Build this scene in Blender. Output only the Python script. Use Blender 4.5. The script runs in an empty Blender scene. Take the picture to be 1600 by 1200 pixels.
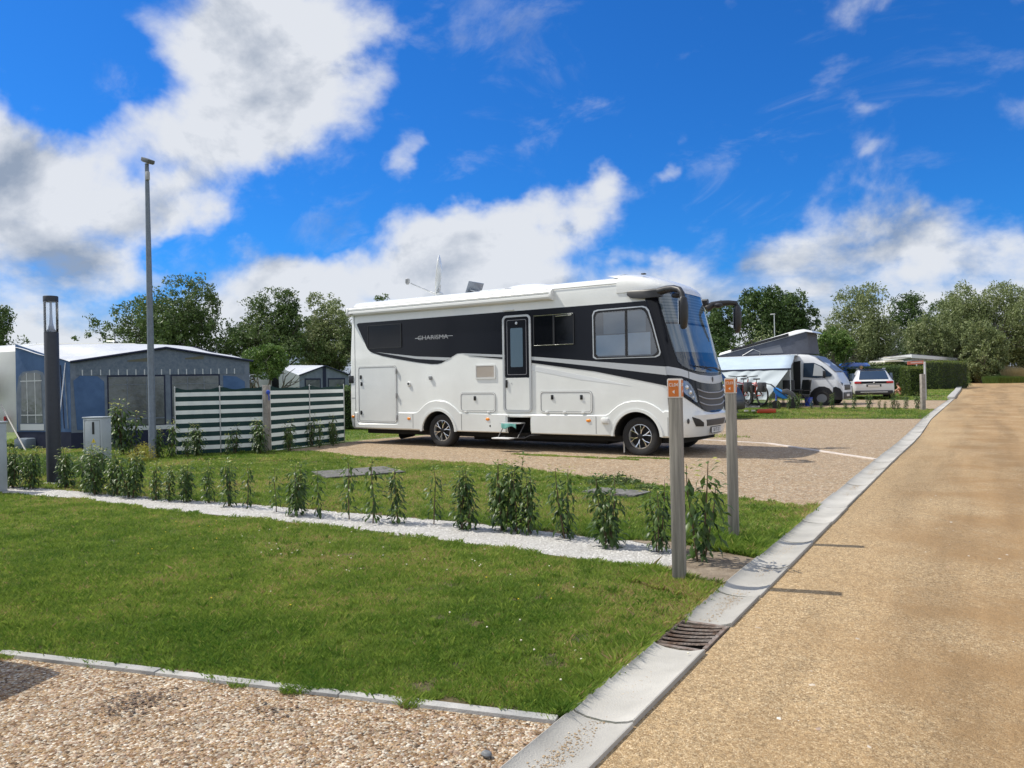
import bpy, bmesh, math, random
import numpy as np
from mathutils import Vector, Matrix
from mathutils.geometry import tessellate_polygon
random.seed(7); rng = np.random.default_rng(7)
sc = bpy.context.scene
PI = math.pi
# ------------------------------------------------------------------ camera
FPX = 1202.0
psi, rho, pit = math.radians(31.2), math.radians(1.25), math.radians(0.124)
CF = Vector((-math.sin(psi)*math.cos(pit), math.cos(psi)*math.cos(pit), math.sin(pit)))
CR = Vector((math.cos(psi), math.sin(psi), 0)); CU = CR.cross(CF)
CX = CR*math.cos(rho) - CU*math.sin(rho); CY = CR*math.sin(rho) + CU*math.cos(rho)
CP = Vector((0, 0, 1.4))
cam = bpy.data.cameras.new('camera'); camo = bpy.data.objects.new('camera', cam)
sc.collection.objects.link(camo)
m = Matrix((CX, CY, -CF)).transposed().to_4x4(); m.translation = CP
camo.matrix_world = m
cam.sensor_fit = 'HORIZONTAL'; cam.sensor_width = 36.0; cam.lens = 36.0*FPX/1600.0
cam.clip_start = 0.05; cam.clip_end = 6000
sc.camera = camo
# ------------------------------------------------------------------ view, sun
sc.view_settings.view_transform = 'Standard'; sc.view_settings.look = 'None'
sc.view_settings.gamma = 1.0; sc.view_settings.exposure = -0.06
sun_el = math.radians(55); sun_h = Vector((-0.976, -0.218, 0)).normalized()
sun_dir = Vector((sun_h.x*math.cos(sun_el), sun_h.y*math.cos(sun_el), math.sin(sun_el)))
sl = bpy.data.lights.new('sun', 'SUN'); sl.energy = 5.0; sl.angle = math.radians(0.53); sl.color = (1.0, 0.94, 0.83)
so = bpy.data.objects.new('sun', sl); sc.collection.objects.link(so)
so.rotation_euler = (-sun_dir).to_track_quat('-Z', 'Y').to_euler(); so.location = (0, 0, 60)

# pixel -> world direction / ground point
def ray(px, py): return CX*((px-800)/FPX) + CY*((600-py)/FPX) + CF
def clamp01(t): return max(0.0, min(1.0, t))
GX = -1.5
def zg(x, y):
    return 0.009*min(max(GX-x, 0), 25) + 0.4*clamp01((y-18)/27) + 0.3*clamp01((y-45)/45)
def G(px, py, h=0.0):
    d = ray(px, py); z = h
    for i in range(90):
        t = (z-1.4)/d.z; p = CP + d*t; z = 0.5*z + 0.5*(zg(p.x, p.y)+h)
    return Vector((p.x, p.y, z))
def D(px, dist):           # ground point straight below the sight line of a column, at a distance along the view axis
    d = ray(px, 600); p = CP + d*dist
    return Vector((p.x, p.y, zg(p.x, p.y)))
def zat(py, dist, px=800): # height seen at a row at a given distance
    return (CP + ray(px, py)*dist).z

# ------------------------------------------------------------------ world: sky with clouds
def N(nt, typ, **kw):
    n = nt.nodes.new(typ)
    for k, v in kw.items():
        if k == 'ins':
            for i, val in v.items(): n.inputs[i].default_value = val
        else: setattr(n, k, v)
    return n
def math_(nt, op, a, b=None, c=None, clamp=False):
    n = nt.nodes.new('ShaderNodeMath'); n.operation = op; n.use_clamp = clamp
    for i, v in enumerate((a, b, c)):
        if v is None: continue
        if hasattr(v, 'is_output') or isinstance(v, bpy.types.NodeSocket): nt.links.new(v, n.inputs[i])
        else: n.inputs[i].default_value = v
    return n.outputs[0]
w = bpy.data.worlds.new('World'); sc.world = w; w.use_nodes = True
nt = w.node_tree; nt.nodes.clear()
out = N(nt, 'ShaderNodeOutputWorld'); bg = N(nt, 'ShaderNodeBackground', ins={1: 0.108})
sky = N(nt, 'ShaderNodeTexSky', sky_type='NISHITA', sun_disc=False)
sky.sun_elevation = sun_el; sky.sun_rotation = math.atan2(sun_dir.x, sun_dir.y); sky.air_density = 1.0; sky.dust_density = 0.4; sky.ozone_density = 2.5
tint = N(nt, 'ShaderNodeVectorMath', operation='MULTIPLY'); nt.links.new(sky.outputs[0], tint.inputs[0]); tint.inputs[1].default_value = SKYTINT = (0.145, 0.66, 1.36)
tc = N(nt, 'ShaderNodeTexCoord')
sep = N(nt, 'ShaderNodeSeparateXYZ'); nt.links.new(tc.outputs['Generated'], sep.inputs[0])
AZ = math_(nt, 'ARCTAN2', sep.outputs[0], sep.outputs[1]); EL = math_(nt, 'ARCSINE', sep.outputs[2])
def azel(px, py):
    d = ray(px, py).normalized(); return math.atan2(d.x, d.y), math.asin(d.z)
# clouds as they stand in the sky: bearing / elevation of centre, half sizes, tilt, density
CL = [ # px, py, rx, ry, rot(deg), weight
 (395,95,150,115,-20,1.00),(300,60,170,80,25,0.85),(180,30,120,40,10,0.75),(420,180,120,80,-35,0.95),(330,190,150,90,30,0.90),
 (205,150,110,60,20,0.70),(60,290,150,95,12,1.10),(170,320,170,75,8,1.00),(0,210,70,60,0,0.80),(280,290,110,60,10,0.75),
 (60,400,150,70,0,1.15),(160,430,130,60,0,0.95),(30,480,170,50,0,1.00),(60,120,45,60,0,0.39),(250,230,150,60,20,0.70),
 (545,50,50,32,10,0.55),(400,290,50,18,0,0.39),(640,245,42,58,-25,0.85),(625,210,25,22,0,0.39),
 (870,325,120,60,12,1.10),(945,275,40,50,15,1.00),(800,355,110,60,5,1.00),(690,370,120,55,0,0.90),(580,355,85,45,10,0.80),
 (480,430,150,70,0,1.00),(640,430,160,60,0,0.95),(400,390,80,45,10,0.80),(800,440,160,45,0,0.80),(1000,440,130,45,0,0.65),(960,395,50,22,0,0.55),(1025,400,30,18,0,0.60),
 (1003,215,26,20,0,0.60),(1068,215,32,30,0,0.65),(1042,272,34,20,0,0.70),
 (1400,30,65,40,10,0.39),(1310,50,50,25,0,0.35),(1270,130,60,30,10,0.33),(1490,25,40,35,40,0.31),(1337,180,30,14,0,0.33),(1355,243,32,12,8,0.35),(1245,290,22,16,0,0.33),(1560,258,45,20,0,0.35),(1040,105,60,16,0,0.20),(835,98,22,12,0,0.23),(675,160,40,14,0,0.20),
 (1385,385,160,60,0,1.05),(1500,400,170,60,0,1.00),(1240,400,110,45,12,0.90),(1300,450,200,45,0,0.85),(1150,450,130,40,0,0.65),(1590,380,70,45,0,0.95),(1380,350,50,28,0,0.70),
 (300,500,300,40,0,0.60),(60,540,200,30,0,0.70),(800,500,300,30,0,0.60),(1200,500,300,30,0,0.70)]
dens = None
warp = N(nt, 'ShaderNodeTexNoise', ins={'Scale': 7.0, 'Detail': 5.0, 'Roughness': 0.6}); nt.links.new(tc.outputs['Generated'], warp.inputs['Vector'])
wsep = N(nt, 'ShaderNodeSeparateColor'); nt.links.new(warp.outputs['Color'], wsep.inputs[0])
AZW = math_(nt, 'MULTIPLY_ADD', wsep.outputs[0], 0.13, math_(nt, 'SUBTRACT', AZ, 0.065)); ELW = math_(nt, 'MULTIPLY_ADD', wsep.outputs[1], 0.10, math_(nt, 'SUBTRACT', EL, 0.05))
for (px, py, rx, ry, rot, wt) in CL:
    a0, e0 = azel(px, py); ce = math.cos(e0)
    ca, sa = math.cos(math.radians(rot)), math.sin(math.radians(rot))
    da = math_(nt, 'MULTIPLY', math_(nt, 'SUBTRACT', AZW, a0), ce*FPX/math.hypot(1, (px-800)/FPX)**0)
    de = math_(nt, 'MULTIPLY', math_(nt, 'SUBTRACT', ELW, e0), FPX)
    u = math_(nt, 'ADD', math_(nt, 'MULTIPLY', da, ca/rx), math_(nt, 'MULTIPLY', de, sa/rx))
    v = math_(nt, 'ADD', math_(nt, 'MULTIPLY', da, -sa/ry), math_(nt, 'MULTIPLY', de, ca/ry))
    r2 = math_(nt, 'ADD', math_(nt, 'MULTIPLY', u, u), math_(nt, 'MULTIPLY', v, v))
    g = math_(nt, 'MULTIPLY', math_(nt, 'EXPONENT', math_(nt, 'MULTIPLY', r2, -0.78)), wt)
    dens = g if dens is None else math_(nt, 'SMOOTH_MAX', dens, g, 0.22)
HOLES = [(295,395,60,26,10,0.7),(470,335,90,48,5,0.9),(150,95,70,38,-20,0.7),(30,80,80,60,0,0.8),(100,165,70,30,20,0.5),(500,245,60,60,0,0.8),(250,250,50,25,20,0.35),(560,330,60,30,0,0.4),(720,260,90,60,0,0.6),(215,478,40,10,0,0.4),(1130,250,120,120,0,0.4)]
for (px, py, rx, ry, rot, wt) in HOLES:
    a0, e0 = azel(px, py); ce = math.cos(e0); ca, sa = math.cos(math.radians(rot)), math.sin(math.radians(rot))
    da = math_(nt, 'MULTIPLY', math_(nt, 'SUBTRACT', AZW, a0), ce*FPX); de = math_(nt, 'MULTIPLY', math_(nt, 'SUBTRACT', ELW, e0), FPX)
    u = math_(nt, 'ADD', math_(nt, 'MULTIPLY', da, ca/rx), math_(nt, 'MULTIPLY', de, sa/rx)); v = math_(nt, 'ADD', math_(nt, 'MULTIPLY', da, -sa/ry), math_(nt, 'MULTIPLY', de, ca/ry))
    r2 = math_(nt, 'ADD', math_(nt, 'MULTIPLY', u, u), math_(nt, 'MULTIPLY', v, v))
    dens = math_(nt, 'SUBTRACT', dens, math_(nt, 'MULTIPLY', math_(nt, 'EXPONENT', math_(nt, 'MULTIPLY', r2, -0.8)), wt))
dens = math_(nt, 'MAXIMUM', dens, 0.0)
# unseen sky behind the photographer: dense cloud added to whiten the fill light
back = N(nt, 'ShaderNodeTexNoise', ins={'Scale': 2.2, 'Detail': 4.0}); nt.links.new(tc.outputs['Generated'], back.inputs['Vector'])
fa = math_(nt, 'ADD', math_(nt, 'MULTIPLY', sep.outputs[0], CF.x), math_(nt, 'MULTIPLY', sep.outputs[1], CF.y))
bm_ = math_(nt, 'MULTIPLY', math_(nt, 'SUBTRACT', 0.62, fa, clamp=True), 3.0, clamp=True)
bk = math_(nt, 'MULTIPLY', math_(nt, 'MULTIPLY', math_(nt, 'SUBTRACT', back.outputs[0], 0.36), 6.0, clamp=True), bm_)
hz = N(nt, 'ShaderNodeMapRange', interpolation_type='SMOOTHSTEP', ins={1: 0.21, 2: 0.05, 3: 0.0, 4: 1.05}); nt.links.new(EL, hz.inputs[0])
dens = math_(nt, 'MAXIMUM', math_(nt, 'ADD', dens, bk), hz.outputs[0])
dens = math_(nt, 'MINIMUM', math_(nt, 'MULTIPLY', dens, 1.0), 1.2)
mp = N(nt, 'ShaderNodeMapping'); nt.links.new(tc.outputs['Generated'], mp.inputs[0]); mp.inputs['Scale'].default_value = (1, 1, 1.35)
n1 = N(nt, 'ShaderNodeTexNoise', ins={'Scale': 5.5, 'Detail': 12.0, 'Roughness': 0.56, 'Distortion': 0.25}); nt.links.new(mp.outputs[0], n1.inputs['Vector'])
mp2 = N(nt, 'ShaderNodeMapping'); nt.links.new(mp.outputs[0], mp2.inputs[0]); mp2.inputs['Location'].default_value = (sun_dir.x*0.05, sun_dir.y*0.05, 0.06)
n2 = N(nt, 'ShaderNodeTexNoise', ins={'Scale': 5.5, 'Detail': 7.0, 'Roughness': 0.56, 'Distortion': 0.25}); nt.links.new(mp2.outputs[0], n2.inputs['Vector'])
d1 = math_(nt, 'ADD', dens, math_(nt, 'MULTIPLY', math_(nt, 'SUBTRACT', n1.outputs[0], 0.5), 2.3))
al0 = N(nt, 'ShaderNodeMapRange', interpolation_type='SMOOTHSTEP', ins={1: 0.22, 2: 0.84, 3: 0.0, 4: 1.0}); nt.links.new(d1, al0.inputs[0])
wm = N(nt, 'ShaderNodeMapping'); nt.links.new(tc.outputs['Generated'], wm.inputs[0]); wm.inputs['Rotation'].default_value = (0.3, 0.2, 0.9); wm.inputs['Scale'].default_value = (1.0, 2.6, 3.4)
wn_ = N(nt, 'ShaderNodeTexNoise', ins={'Scale': 3.6, 'Detail': 9.0, 'Roughness': 0.62, 'Distortion': 0.6}); nt.links.new(wm.outputs[0], wn_.inputs['Vector'])
wr = N(nt, 'ShaderNodeMapRange', interpolation_type='SMOOTHSTEP', ins={1: 0.535, 2: 0.80, 3: 0.0, 4: 0.34}); nt.links.new(wn_.outputs[0], wr.inputs[0])
al = N(nt, 'ShaderNodeMath', operation='MAXIMUM'); nt.links.new(al0.outputs[0], al.inputs[0]); nt.links.new(wr.outputs[0], al.inputs[1])
# lit edges and greyer thick undersides
sh = math_(nt, 'SUBTRACT', n1.outputs[0], n2.outputs[0])
thick = N(nt, 'ShaderNodeMapRange', interpolation_type='SMOOTHSTEP', ins={1: 0.62, 2: 1.75, 3: 0.0, 4: 0.85}); nt.links.new(d1, thick.inputs[0])
low = N(nt, 'ShaderNodeMapRange', interpolation_type='SMOOTHSTEP', ins={1: 0.26, 2: 0.04, 3: 0.45, 4: 1.0}); nt.links.new(EL, low.inputs[0])
gf = math_(nt, 'SUBTRACT', math_(nt, 'MULTIPLY', thick.outputs[0], math_(nt, 'ADD', low.outputs[0], 0.25)), math_(nt, 'MULTIPLY', sh, 5.2), clamp=True)
cc = N(nt, 'ShaderNodeMix', data_type='RGBA'); nt.links.new(gf, cc.inputs[0])
cc.inputs[6].default_value = (7.9, 8.2, 8.7, 1); cc.inputs[7].default_value = (3.1, 3.75, 4.8, 1)
cb = N(nt, 'ShaderNodeVectorMath', operation='SCALE'); nt.links.new(cc.outputs[2], cb.inputs[0]); nt.links.new(math_(nt, 'MULTIPLY_ADD', bm_, 0.30, 0.95), cb.inputs['Scale'])  # added rear clouds made brighter to lift surfaces facing the camera
mx = N(nt, 'ShaderNodeMix', data_type='RGBA'); nt.links.new(math_(nt, 'MULTIPLY', al.outputs[0], 0.97), mx.inputs[0])
nt.links.new(tint.outputs[0], mx.inputs[6]); nt.links.new(cb.outputs[0], mx.inputs[7])
nt.links.new(mx.outputs[2], bg.inputs[0]); nt.links.new(bg.outputs[0], out.inputs[0])
w.cycles.sampling_method = 'MANUAL'; w.cycles.sample_map_resolution = 512

# ------------------------------------------------------------------ materials
MATS = {}
def mat(name, col, rough=0.6, metal=0.0, var=0.0, vscale=8.0, bump=0.0, bscale=40.0, col2=None, spec=0.5, coat=0.0, dark=None, coords='Object', detail=5.0):
    """Principled paint / cloth / stone with its own colour variation, grime and bump."""
    if name in MATS: return MATS[name]
    mt = bpy.data.materials.new(name); mt.use_nodes = True; nt = mt.node_tree
    b = nt.nodes['Principled BSDF']; b.inputs['Roughness'].default_value = rough; b.inputs['Metallic'].default_value = metal
    b.inputs['Specular IOR Level'].default_value = spec; b.inputs['Coat Weight'].default_value = coat; b.inputs['Coat Roughness'].default_value = 0.06
    tc = N(nt, 'ShaderNodeTexCoord')
    if var > 0 or col2:
        ns = N(nt, 'ShaderNodeTexNoise', ins={'Scale': vscale, 'Detail': detail, 'Roughness': 0.6}); nt.links.new(tc.outputs[coords], ns.inputs['Vector'])
        cr = N(nt, 'ShaderNodeValToRGB'); nt.links.new(ns.outputs[0], cr.inputs[0])
        c2 = col2 if col2 else tuple(c*(1+var) for c in col); c1 = col if col2 else tuple(c*(1-var) for c in col)
        cr.color_ramp.elements[0].position = 0.36; cr.color_ramp.elements[0].color = (*c1, 1)
        cr.color_ramp.elements[1].position = 0.64; cr.color_ramp.elements[1].color = (*c2, 1)
        nt.links.new(cr.outputs[0], b.inputs['Base Color'])
        rr_ = math_(nt, 'MULTIPLY_ADD', ns.outputs[0], 0.25, rough-0.12, clamp=True); nt.links.new(rr_, b.inputs['Roughness'])
    else: b.inputs['Base Color'].default_value = (*col, 1)
    if bump > 0:
        nb = N(nt, 'ShaderNodeTexNoise', ins={'Scale': bscale, 'Detail': 4.0}); nt.links.new(tc.outputs[coords], nb.inputs['Vector'])
        bp = N(nt, 'ShaderNodeBump', ins={'Strength': bump, 'Distance': 0.02}); nt.links.new(nb.outputs[0], bp.inputs['Height']); nt.links.new(bp.outputs[0], b.inputs['Normal'])
    MATS[name] = mt; return mt
def glass(name, tintc=(0.9, 0.95, 1.0), trans=0.85, rough=0.02):
    if name in MATS: return MATS[name]
    mt = bpy.data.materials.new(name); mt.use_nodes = True; nt = mt.node_tree; nt.nodes.clear()
    o = N(nt, 'ShaderNodeOutputMaterial'); t = N(nt, 'ShaderNodeBsdfTransparent', ins={0: (*tintc, 1)}); g = N(nt, 'ShaderNodeBsdfGlossy', ins={0: (1, 1, 1, 1), 1: rough})
    fr = N(nt, 'ShaderNodeFresnel', ins={0: 1.55}); mx = N(nt, 'ShaderNodeMixShader')
    nt.links.new(math_(nt, 'ADD', fr.outputs[0], 1-trans, clamp=True), mx.inputs[0]); nt.links.new(t.outputs[0], mx.inputs[1]); nt.links.new(g.outputs[0], mx.inputs[2]); nt.links.new(mx.outputs[0], o.inputs[0])
    MATS[name] = mt; return mt
def gravel_mat(name, cols, cell=70.0, patch=None, bump=0.5, fine=0.35, wn=0.5, edge=None):
    """loose stones: cell colours picked per stone, uneven patches, bump per stone"""
    mt = bpy.data.materials.new(name); mt.use_nodes = True; nt = mt.node_tree; b = nt.nodes['Principled BSDF']; b.inputs['Roughness'].default_value = 0.85
    b.inputs['Specular IOR Level'].default_value = 0.25
    tc = N(nt, 'ShaderNodeTexCoord'); P = tc.outputs['Object']
    v = N(nt, 'ShaderNodeTexVoronoi', ins={'Scale': cell}); nt.links.new(P, v.inputs['Vector'])
    v2 = N(nt, 'ShaderNodeTexVoronoi', ins={'Scale': cell*0.37}); nt.links.new(P, v2.inputs['Vector'])
    s = N(nt, 'ShaderNodeSeparateColor'); nt.links.new(v.outputs['Color'], s.inputs[0])
    s2 = N(nt, 'ShaderNodeSeparateColor'); nt.links.new(v2.outputs['Color'], s2.inputs[0])
    cr = N(nt, 'ShaderNodeValToRGB'); cr.color_ramp.interpolation = 'CONSTANT'
    while len(cr.color_ramp.elements) < len(cols): cr.color_ramp.elements.new(0.5)
    tot = sum(c[1] for c in cols); a = 0
    for e, (c, wgt) in zip(cr.color_ramp.elements, cols): e.position = a; a += wgt/tot; e.color = (*c, 1)
    nt.links.new(s.outputs[0], cr.inputs[0])
    big = N(nt, 'ShaderNodeTexNoise', ins={'Scale': 0.9, 'Detail': 7.0, 'Roughness': 0.62}); nt.links.new(P, big.inputs['Vector'])
    mid = N(nt, 'ShaderNodeTexNoise', ins={'Scale': 9.0, 'Detail': 6.0, 'Roughness': 0.7}); nt.links.new(P, mid.inputs['Vector'])
    mp = N(nt, 'ShaderNodeMapRange', ins={1: 0.3, 2: 0.7, 3: 0.78, 4: 1.22}); nt.links.new(math_(nt, 'ADD', math_(nt, 'MULTIPLY', mid.outputs[0], 0.6), math_(nt, 'MULTIPLY', s2.outputs[1], 0.4)), mp.inputs[0])
    mul = N(nt, 'ShaderNodeVectorMath', operation='SCALE'); nt.links.new(cr.outputs[0], mul.inputs[0]); nt.links.new(mp.outputs[0], mul.inputs['Scale'])
    src = mul.outputs[0]
    if patch:
        pc, lo, hi, amt = patch
        mr = N(nt, 'ShaderNodeMapRange', interpolation_type='SMOOTHSTEP', ins={1: lo, 2: hi, 3: 0.0, 4: amt}); nt.links.new(math_(nt, 'ADD', math_(nt, 'MULTIPLY', big.outputs[0], 0.75), math_(nt, 'MULTIPLY', mid.outputs[0], 0.25)), mr.inputs[0])
        if edge:
            sx = N(nt, 'ShaderNodeSeparateXYZ'); nt.links.new(P, sx.inputs[0])
            ex = N(nt, 'ShaderNodeMapRange', interpolation_type='SMOOTHSTEP', ins={1: edge[0], 2: edge[1], 3: 0.12, 4: 1.0}); nt.links.new(math_(nt, 'MULTIPLY_ADD', big.outputs[0], 1.6, math_(nt, 'SUBTRACT', sx.outputs[0], 0.8)), ex.inputs[0])
            mfac = math_(nt, 'MULTIPLY', mr.outputs[0], ex.outputs[0])
        else: mfac = mr.outputs[0]
        gr = N(nt, 'ShaderNodeTexNoise', ins={'Scale': 160.0, 'Detail': 3.0}); nt.links.new(P, gr.inputs['Vector'])
        pcn = N(nt, 'ShaderNodeMix', data_type='RGBA'); nt.links.new(gr.outputs[0], pcn.inputs[0]); pcn.inputs[6].default_value = (*[c*0.6 for c in pc], 1); pcn.inputs[7].default_value = (*[c*1.4 for c in pc], 1)
        mx = N(nt, 'ShaderNodeMix', data_type='RGBA'); nt.links.new(mfac, mx.inputs[0]); nt.links.new(src, mx.inputs[6]); nt.links.new(pcn.outputs[2], mx.inputs[7]); src = mx.outputs[2]
    if edge:
        tm = N(nt, 'ShaderNodeMapping'); nt.links.new(P, tm.inputs[0]); tm.inputs['Scale'].default_value = (1.5, .13, 1.0)
        tn = N(nt, 'ShaderNodeTexNoise', ins={'Scale': 1.0, 'Detail': 4.0, 'Roughness': 0.55, 'Distortion': 0.3}); nt.links.new(tm.outputs[0], tn.inputs['Vector'])
        tr_ = N(nt, 'ShaderNodeMapRange', interpolation_type='SMOOTHSTEP', ins={1: 0.36, 2: 0.62, 3: 0.84, 4: 1.10}); nt.links.new(tn.outputs[0], tr_.inputs[0])
        ts = N(nt, 'ShaderNodeVectorMath', operation='SCALE'); nt.links.new(src, ts.inputs[0]); nt.links.new(tr_.outputs[0], ts.inputs['Scale']); src = ts.outputs[0]
    nt.links.new(src, b.inputs['Base Color'])
    h = math_(nt, 'ADD', math_(nt, 'MULTIPLY', s.outputs[1], 0.6), math_(nt, 'MULTIPLY', v.outputs['Distance'], -0.8*1.0))
    bp = N(nt, 'ShaderNodeBump', ins={'Strength': bump, 'Distance': 0.012}); nt.links.new(h, bp.inputs['Height'])
    bp2 = N(nt, 'ShaderNodeBump', ins={'Strength': 0.5, 'Distance': 0.06}); nt.links.new(mid.outputs[0], bp2.inputs['Height']); nt.links.new(bp.outputs[0], bp2.inputs['Normal'])
    nt.links.new(bp2.outputs[0], b.inputs['Normal'])
    MATS[name] = mt; return mt

# ------------------------------------------------------------------ object helpers
def link(o, parent=None):
    sc.collection.objects.link(o)
    if parent is not None: o.parent = parent
    return o
def tag(o, label=None, cat=None, group=None, kind=None):
    if label: o['label'] = label
    if cat: o['category'] = cat
    if group: o['group'] = group
    if kind: o['kind'] = kind
    return o
def thing(name, label, cat, loc=(0, 0, 0), rotz=0.0, group=None):
    o = bpy.data.objects.new(name, None); o.location = loc; o.rotation_euler = (0, 0, rotz); o.empty_display_size = 0.2
    link(o); return tag(o, label, cat, group)
def dup(root, loc, rotz=0.0, label=None, scale=None, group=None):
    r = root.copy(); link(r); r.location = loc; r.rotation_euler = (0, 0, rotz)
    if scale: r.scale = (scale,)*3
    if label: r['label'] = label
    if group: r['group'] = group
    for ch in list(root.children):
        c = ch.copy(); link(c, r)
        for g in ch.children:
            g2 = g.copy(); link(g2, c)
    return r
class MB:
    def __init__(s): s.v = []; s.f = []; s.mi = []
    def add(s, vs, fs, mi=0):
        o = len(s.v); s.v += [tuple(v) for v in vs]; s.f += [tuple(i+o for i in f) for f in fs]; s.mi += [mi]*len(fs); return s
    def box(s, c, d, rot=None, mi=0):
        x, y, z = d[0]/2, d[1]/2, d[2]/2
        vs = [Vector(p) for p in ((-x,-y,-z),(x,-y,-z),(x,y,-z),(-x,y,-z),(-x,-y,z),(x,-y,z),(x,y,z),(-x,y,z))]
        if rot is not None: vs = [rot @ v for v in vs]
        c = Vector(c); return s.add([v+c for v in vs], [(0,3,2,1),(4,5,6,7),(0,1,5,4),(1,2,6,5),(2,3,7,6),(3,0,4,7)], mi)
    def b2(s, p, q, mi=0):
        return s.box([(a+b)/2 for a, b in zip(p, q)], [abs(b-a) for a, b in zip(p, q)], None, mi)
    def tube(s, pts, rs, n=8, mi=0, cap=True):
        pts = [Vector(p) for p in pts]
        if not hasattr(rs, '__len__'): rs = [rs]*len(pts)
        vs = []; fs = []; a = None
        for i, p in enumerate(pts):
            t = (pts[min(i+1, len(pts)-1)] - pts[max(i-1, 0)]).normalized()
            if a is None: a = t.orthogonal().normalized()
            a = (a - t*a.dot(t)); a = a.normalized() if a.length > 1e-6 else t.orthogonal().normalized()
            b = t.cross(a)
            for k in range(n):
                th = 2*PI*k/n; vs.append(p + (a*math.cos(th)+b*math.sin(th))*rs[i])
        for i in range(len(pts)-1):
            for k in range(n): fs.append((i*n+k, i*n+(k+1) % n, (i+1)*n+(k+1) % n, (i+1)*n+k))
        if cap: fs.append(tuple(range(n-1, -1, -1))); fs.append(tuple(range((len(pts)-1)*n, len(pts)*n)))
        return s.add(vs, fs, mi)
    def lathe(s, prof, c=(0, 0, 0), n=24, axis='Z', mi=0, cap=True):
        vs = []; fs = []; c = Vector(c)
        for r, h in prof:
            for k in range(n):
                th = 2*PI*k/n; a, b = r*math.cos(th), r*math.sin(th)
                vs.append(c + Vector((a, b, h) if axis == 'Z' else ((a, h, b) if axis == 'Y' else (h, a, b))))
        for i in range(len(prof)-1):
            for k in range(n):
                q = (i*n+k, i*n+(k+1) % n, (i+1)*n+(k+1) % n, (i+1)*n+k); fs.append(q if axis != 'Y' else q[::-1])
        if cap: fs.append(tuple(range(n))); fs.append(tuple(range((len(prof)-1)*n, len(prof)*n)))
        return s.add(vs, fs, mi)
    def ell(s, c, r, n=12, mi=0, rot=None):
        vs = []; fs = []; m_ = n//2
        for i in range(m_+1):
            ph = PI*i/m_
            for k in range(n):
                th = 2*PI*k/n; v = Vector((r[0]*math.sin(ph)*math.cos(th), r[1]*math.sin(ph)*math.sin(th), r[2]*math.cos(ph)))
                if rot is not None: v = rot @ v
                vs.append(Vector(c)+v)
        for i in range(m_):
            for k in range(n): fs.append((i*n+k, (i+1)*n+k, (i+1)*n+(k+1) % n, i*n+(k+1) % n))
        return s.add(vs, fs, mi)
    def plate(s, pts, y0, y1, ch=0.0, mi=0, fn=None):
        """outline (x,z), solid from y0 to y1 (faces y1), optional chamfer; fn maps (x,y,z)"""
        area = sum(pts[i][0]*pts[(i+1) % len(pts)][1]-pts[(i+1) % len(pts)][0]*pts[i][1] for i in range(len(pts)))
        if area < 0: pts = pts[::-1]
        n = len(pts); ins = []
        for i in range(n):
            a, b, c = Vector(pts[i-1]), Vector(pts[i]), Vector(pts[(i+1) % n])
            e1, e2 = (b-a), (c-b)
            n1 = Vector((-e1.y, e1.x)); n2 = Vector((-e2.y, e2.x))
            if n1.length > 0: n1.normalize()
            if n2.length > 0: n2.normalize()
            nn = n1+n2; nn = nn/max(nn.length_squared/2, 0.35) if nn.length > 1e-5 else n1
            ins.append(b+nn*ch)
        sg = 1 if y1 > y0 else -1
        rings = [[(p[0], y0, p[1]) for p in pts], [(p[0], y1-sg*ch, p[1]) for p in pts]]
        if ch > 0: rings.append([(p[0], y1, p[1]) for p in ins])
        vs = [Vector(v) for r in rings for v in r]; fs = []
        for j in range(len(rings)-1):
            for k in range(n): fs.append((j*n+k, j*n+(k+1) % n, (j+1)*n+(k+1) % n, (j+1)*n+k))
        o = (len(rings)-1)*n
        for t in tessellate_polygon([[Vector((v[0], v[2], 0)) for v in rings[-1]]]): fs.append(tuple(o+i for i in t))
        if fn: vs = [fn(v) for v in vs]
        return s.add(vs, fs, mi)
    def ring(s, outer, inner, y0, y1, mi=0, open_=False):
        n = len(outer); vs = [(p[0], y, p[1]) for y in (y0, y1) for p in outer]+[(p[0], y, p[1]) for y in (y0, y1) for p in inner]; fs = []
        for k in range(n-1 if open_ else n):
            l = (k+1) % n
            fs += [(k, l, n+l, n+k), (2*n+l, 2*n+k, 3*n+k, 3*n+l), (n+k, n+l, 3*n+l, 3*n+k)]
        return s.add(vs, fs, mi)
    def loft(s, rings, mi=0, cap0=True, cap1=True, close=True):
        n = len(rings[0]); vs = [v for r in rings for v in r]; fs = []
        for j in range(len(rings)-1):
            for k in range(n if close else n-1): fs.append((j*n+k, j*n+(k+1) % n, (j+1)*n+(k+1) % n, (j+1)*n+k))
        if cap0: fs.append(tuple(range(n-1, -1, -1)))
        if cap1: fs.append(tuple(range((len(rings)-1)*n, len(rings)*n)))
        return s.add(vs, fs, mi)
    def grid(s, fn, nu, nv, mi=0):
        vs = [fn(i/nu, j/nv) for j in range(nv+1) for i in range(nu+1)]
        fs = [(j*(nu+1)+i, j*(nu+1)+i+1, (j+1)*(nu+1)+i+1, (j+1)*(nu+1)+i) for j in range(nv) for i in range(nu)]
        return s.add(vs, fs, mi)
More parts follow.
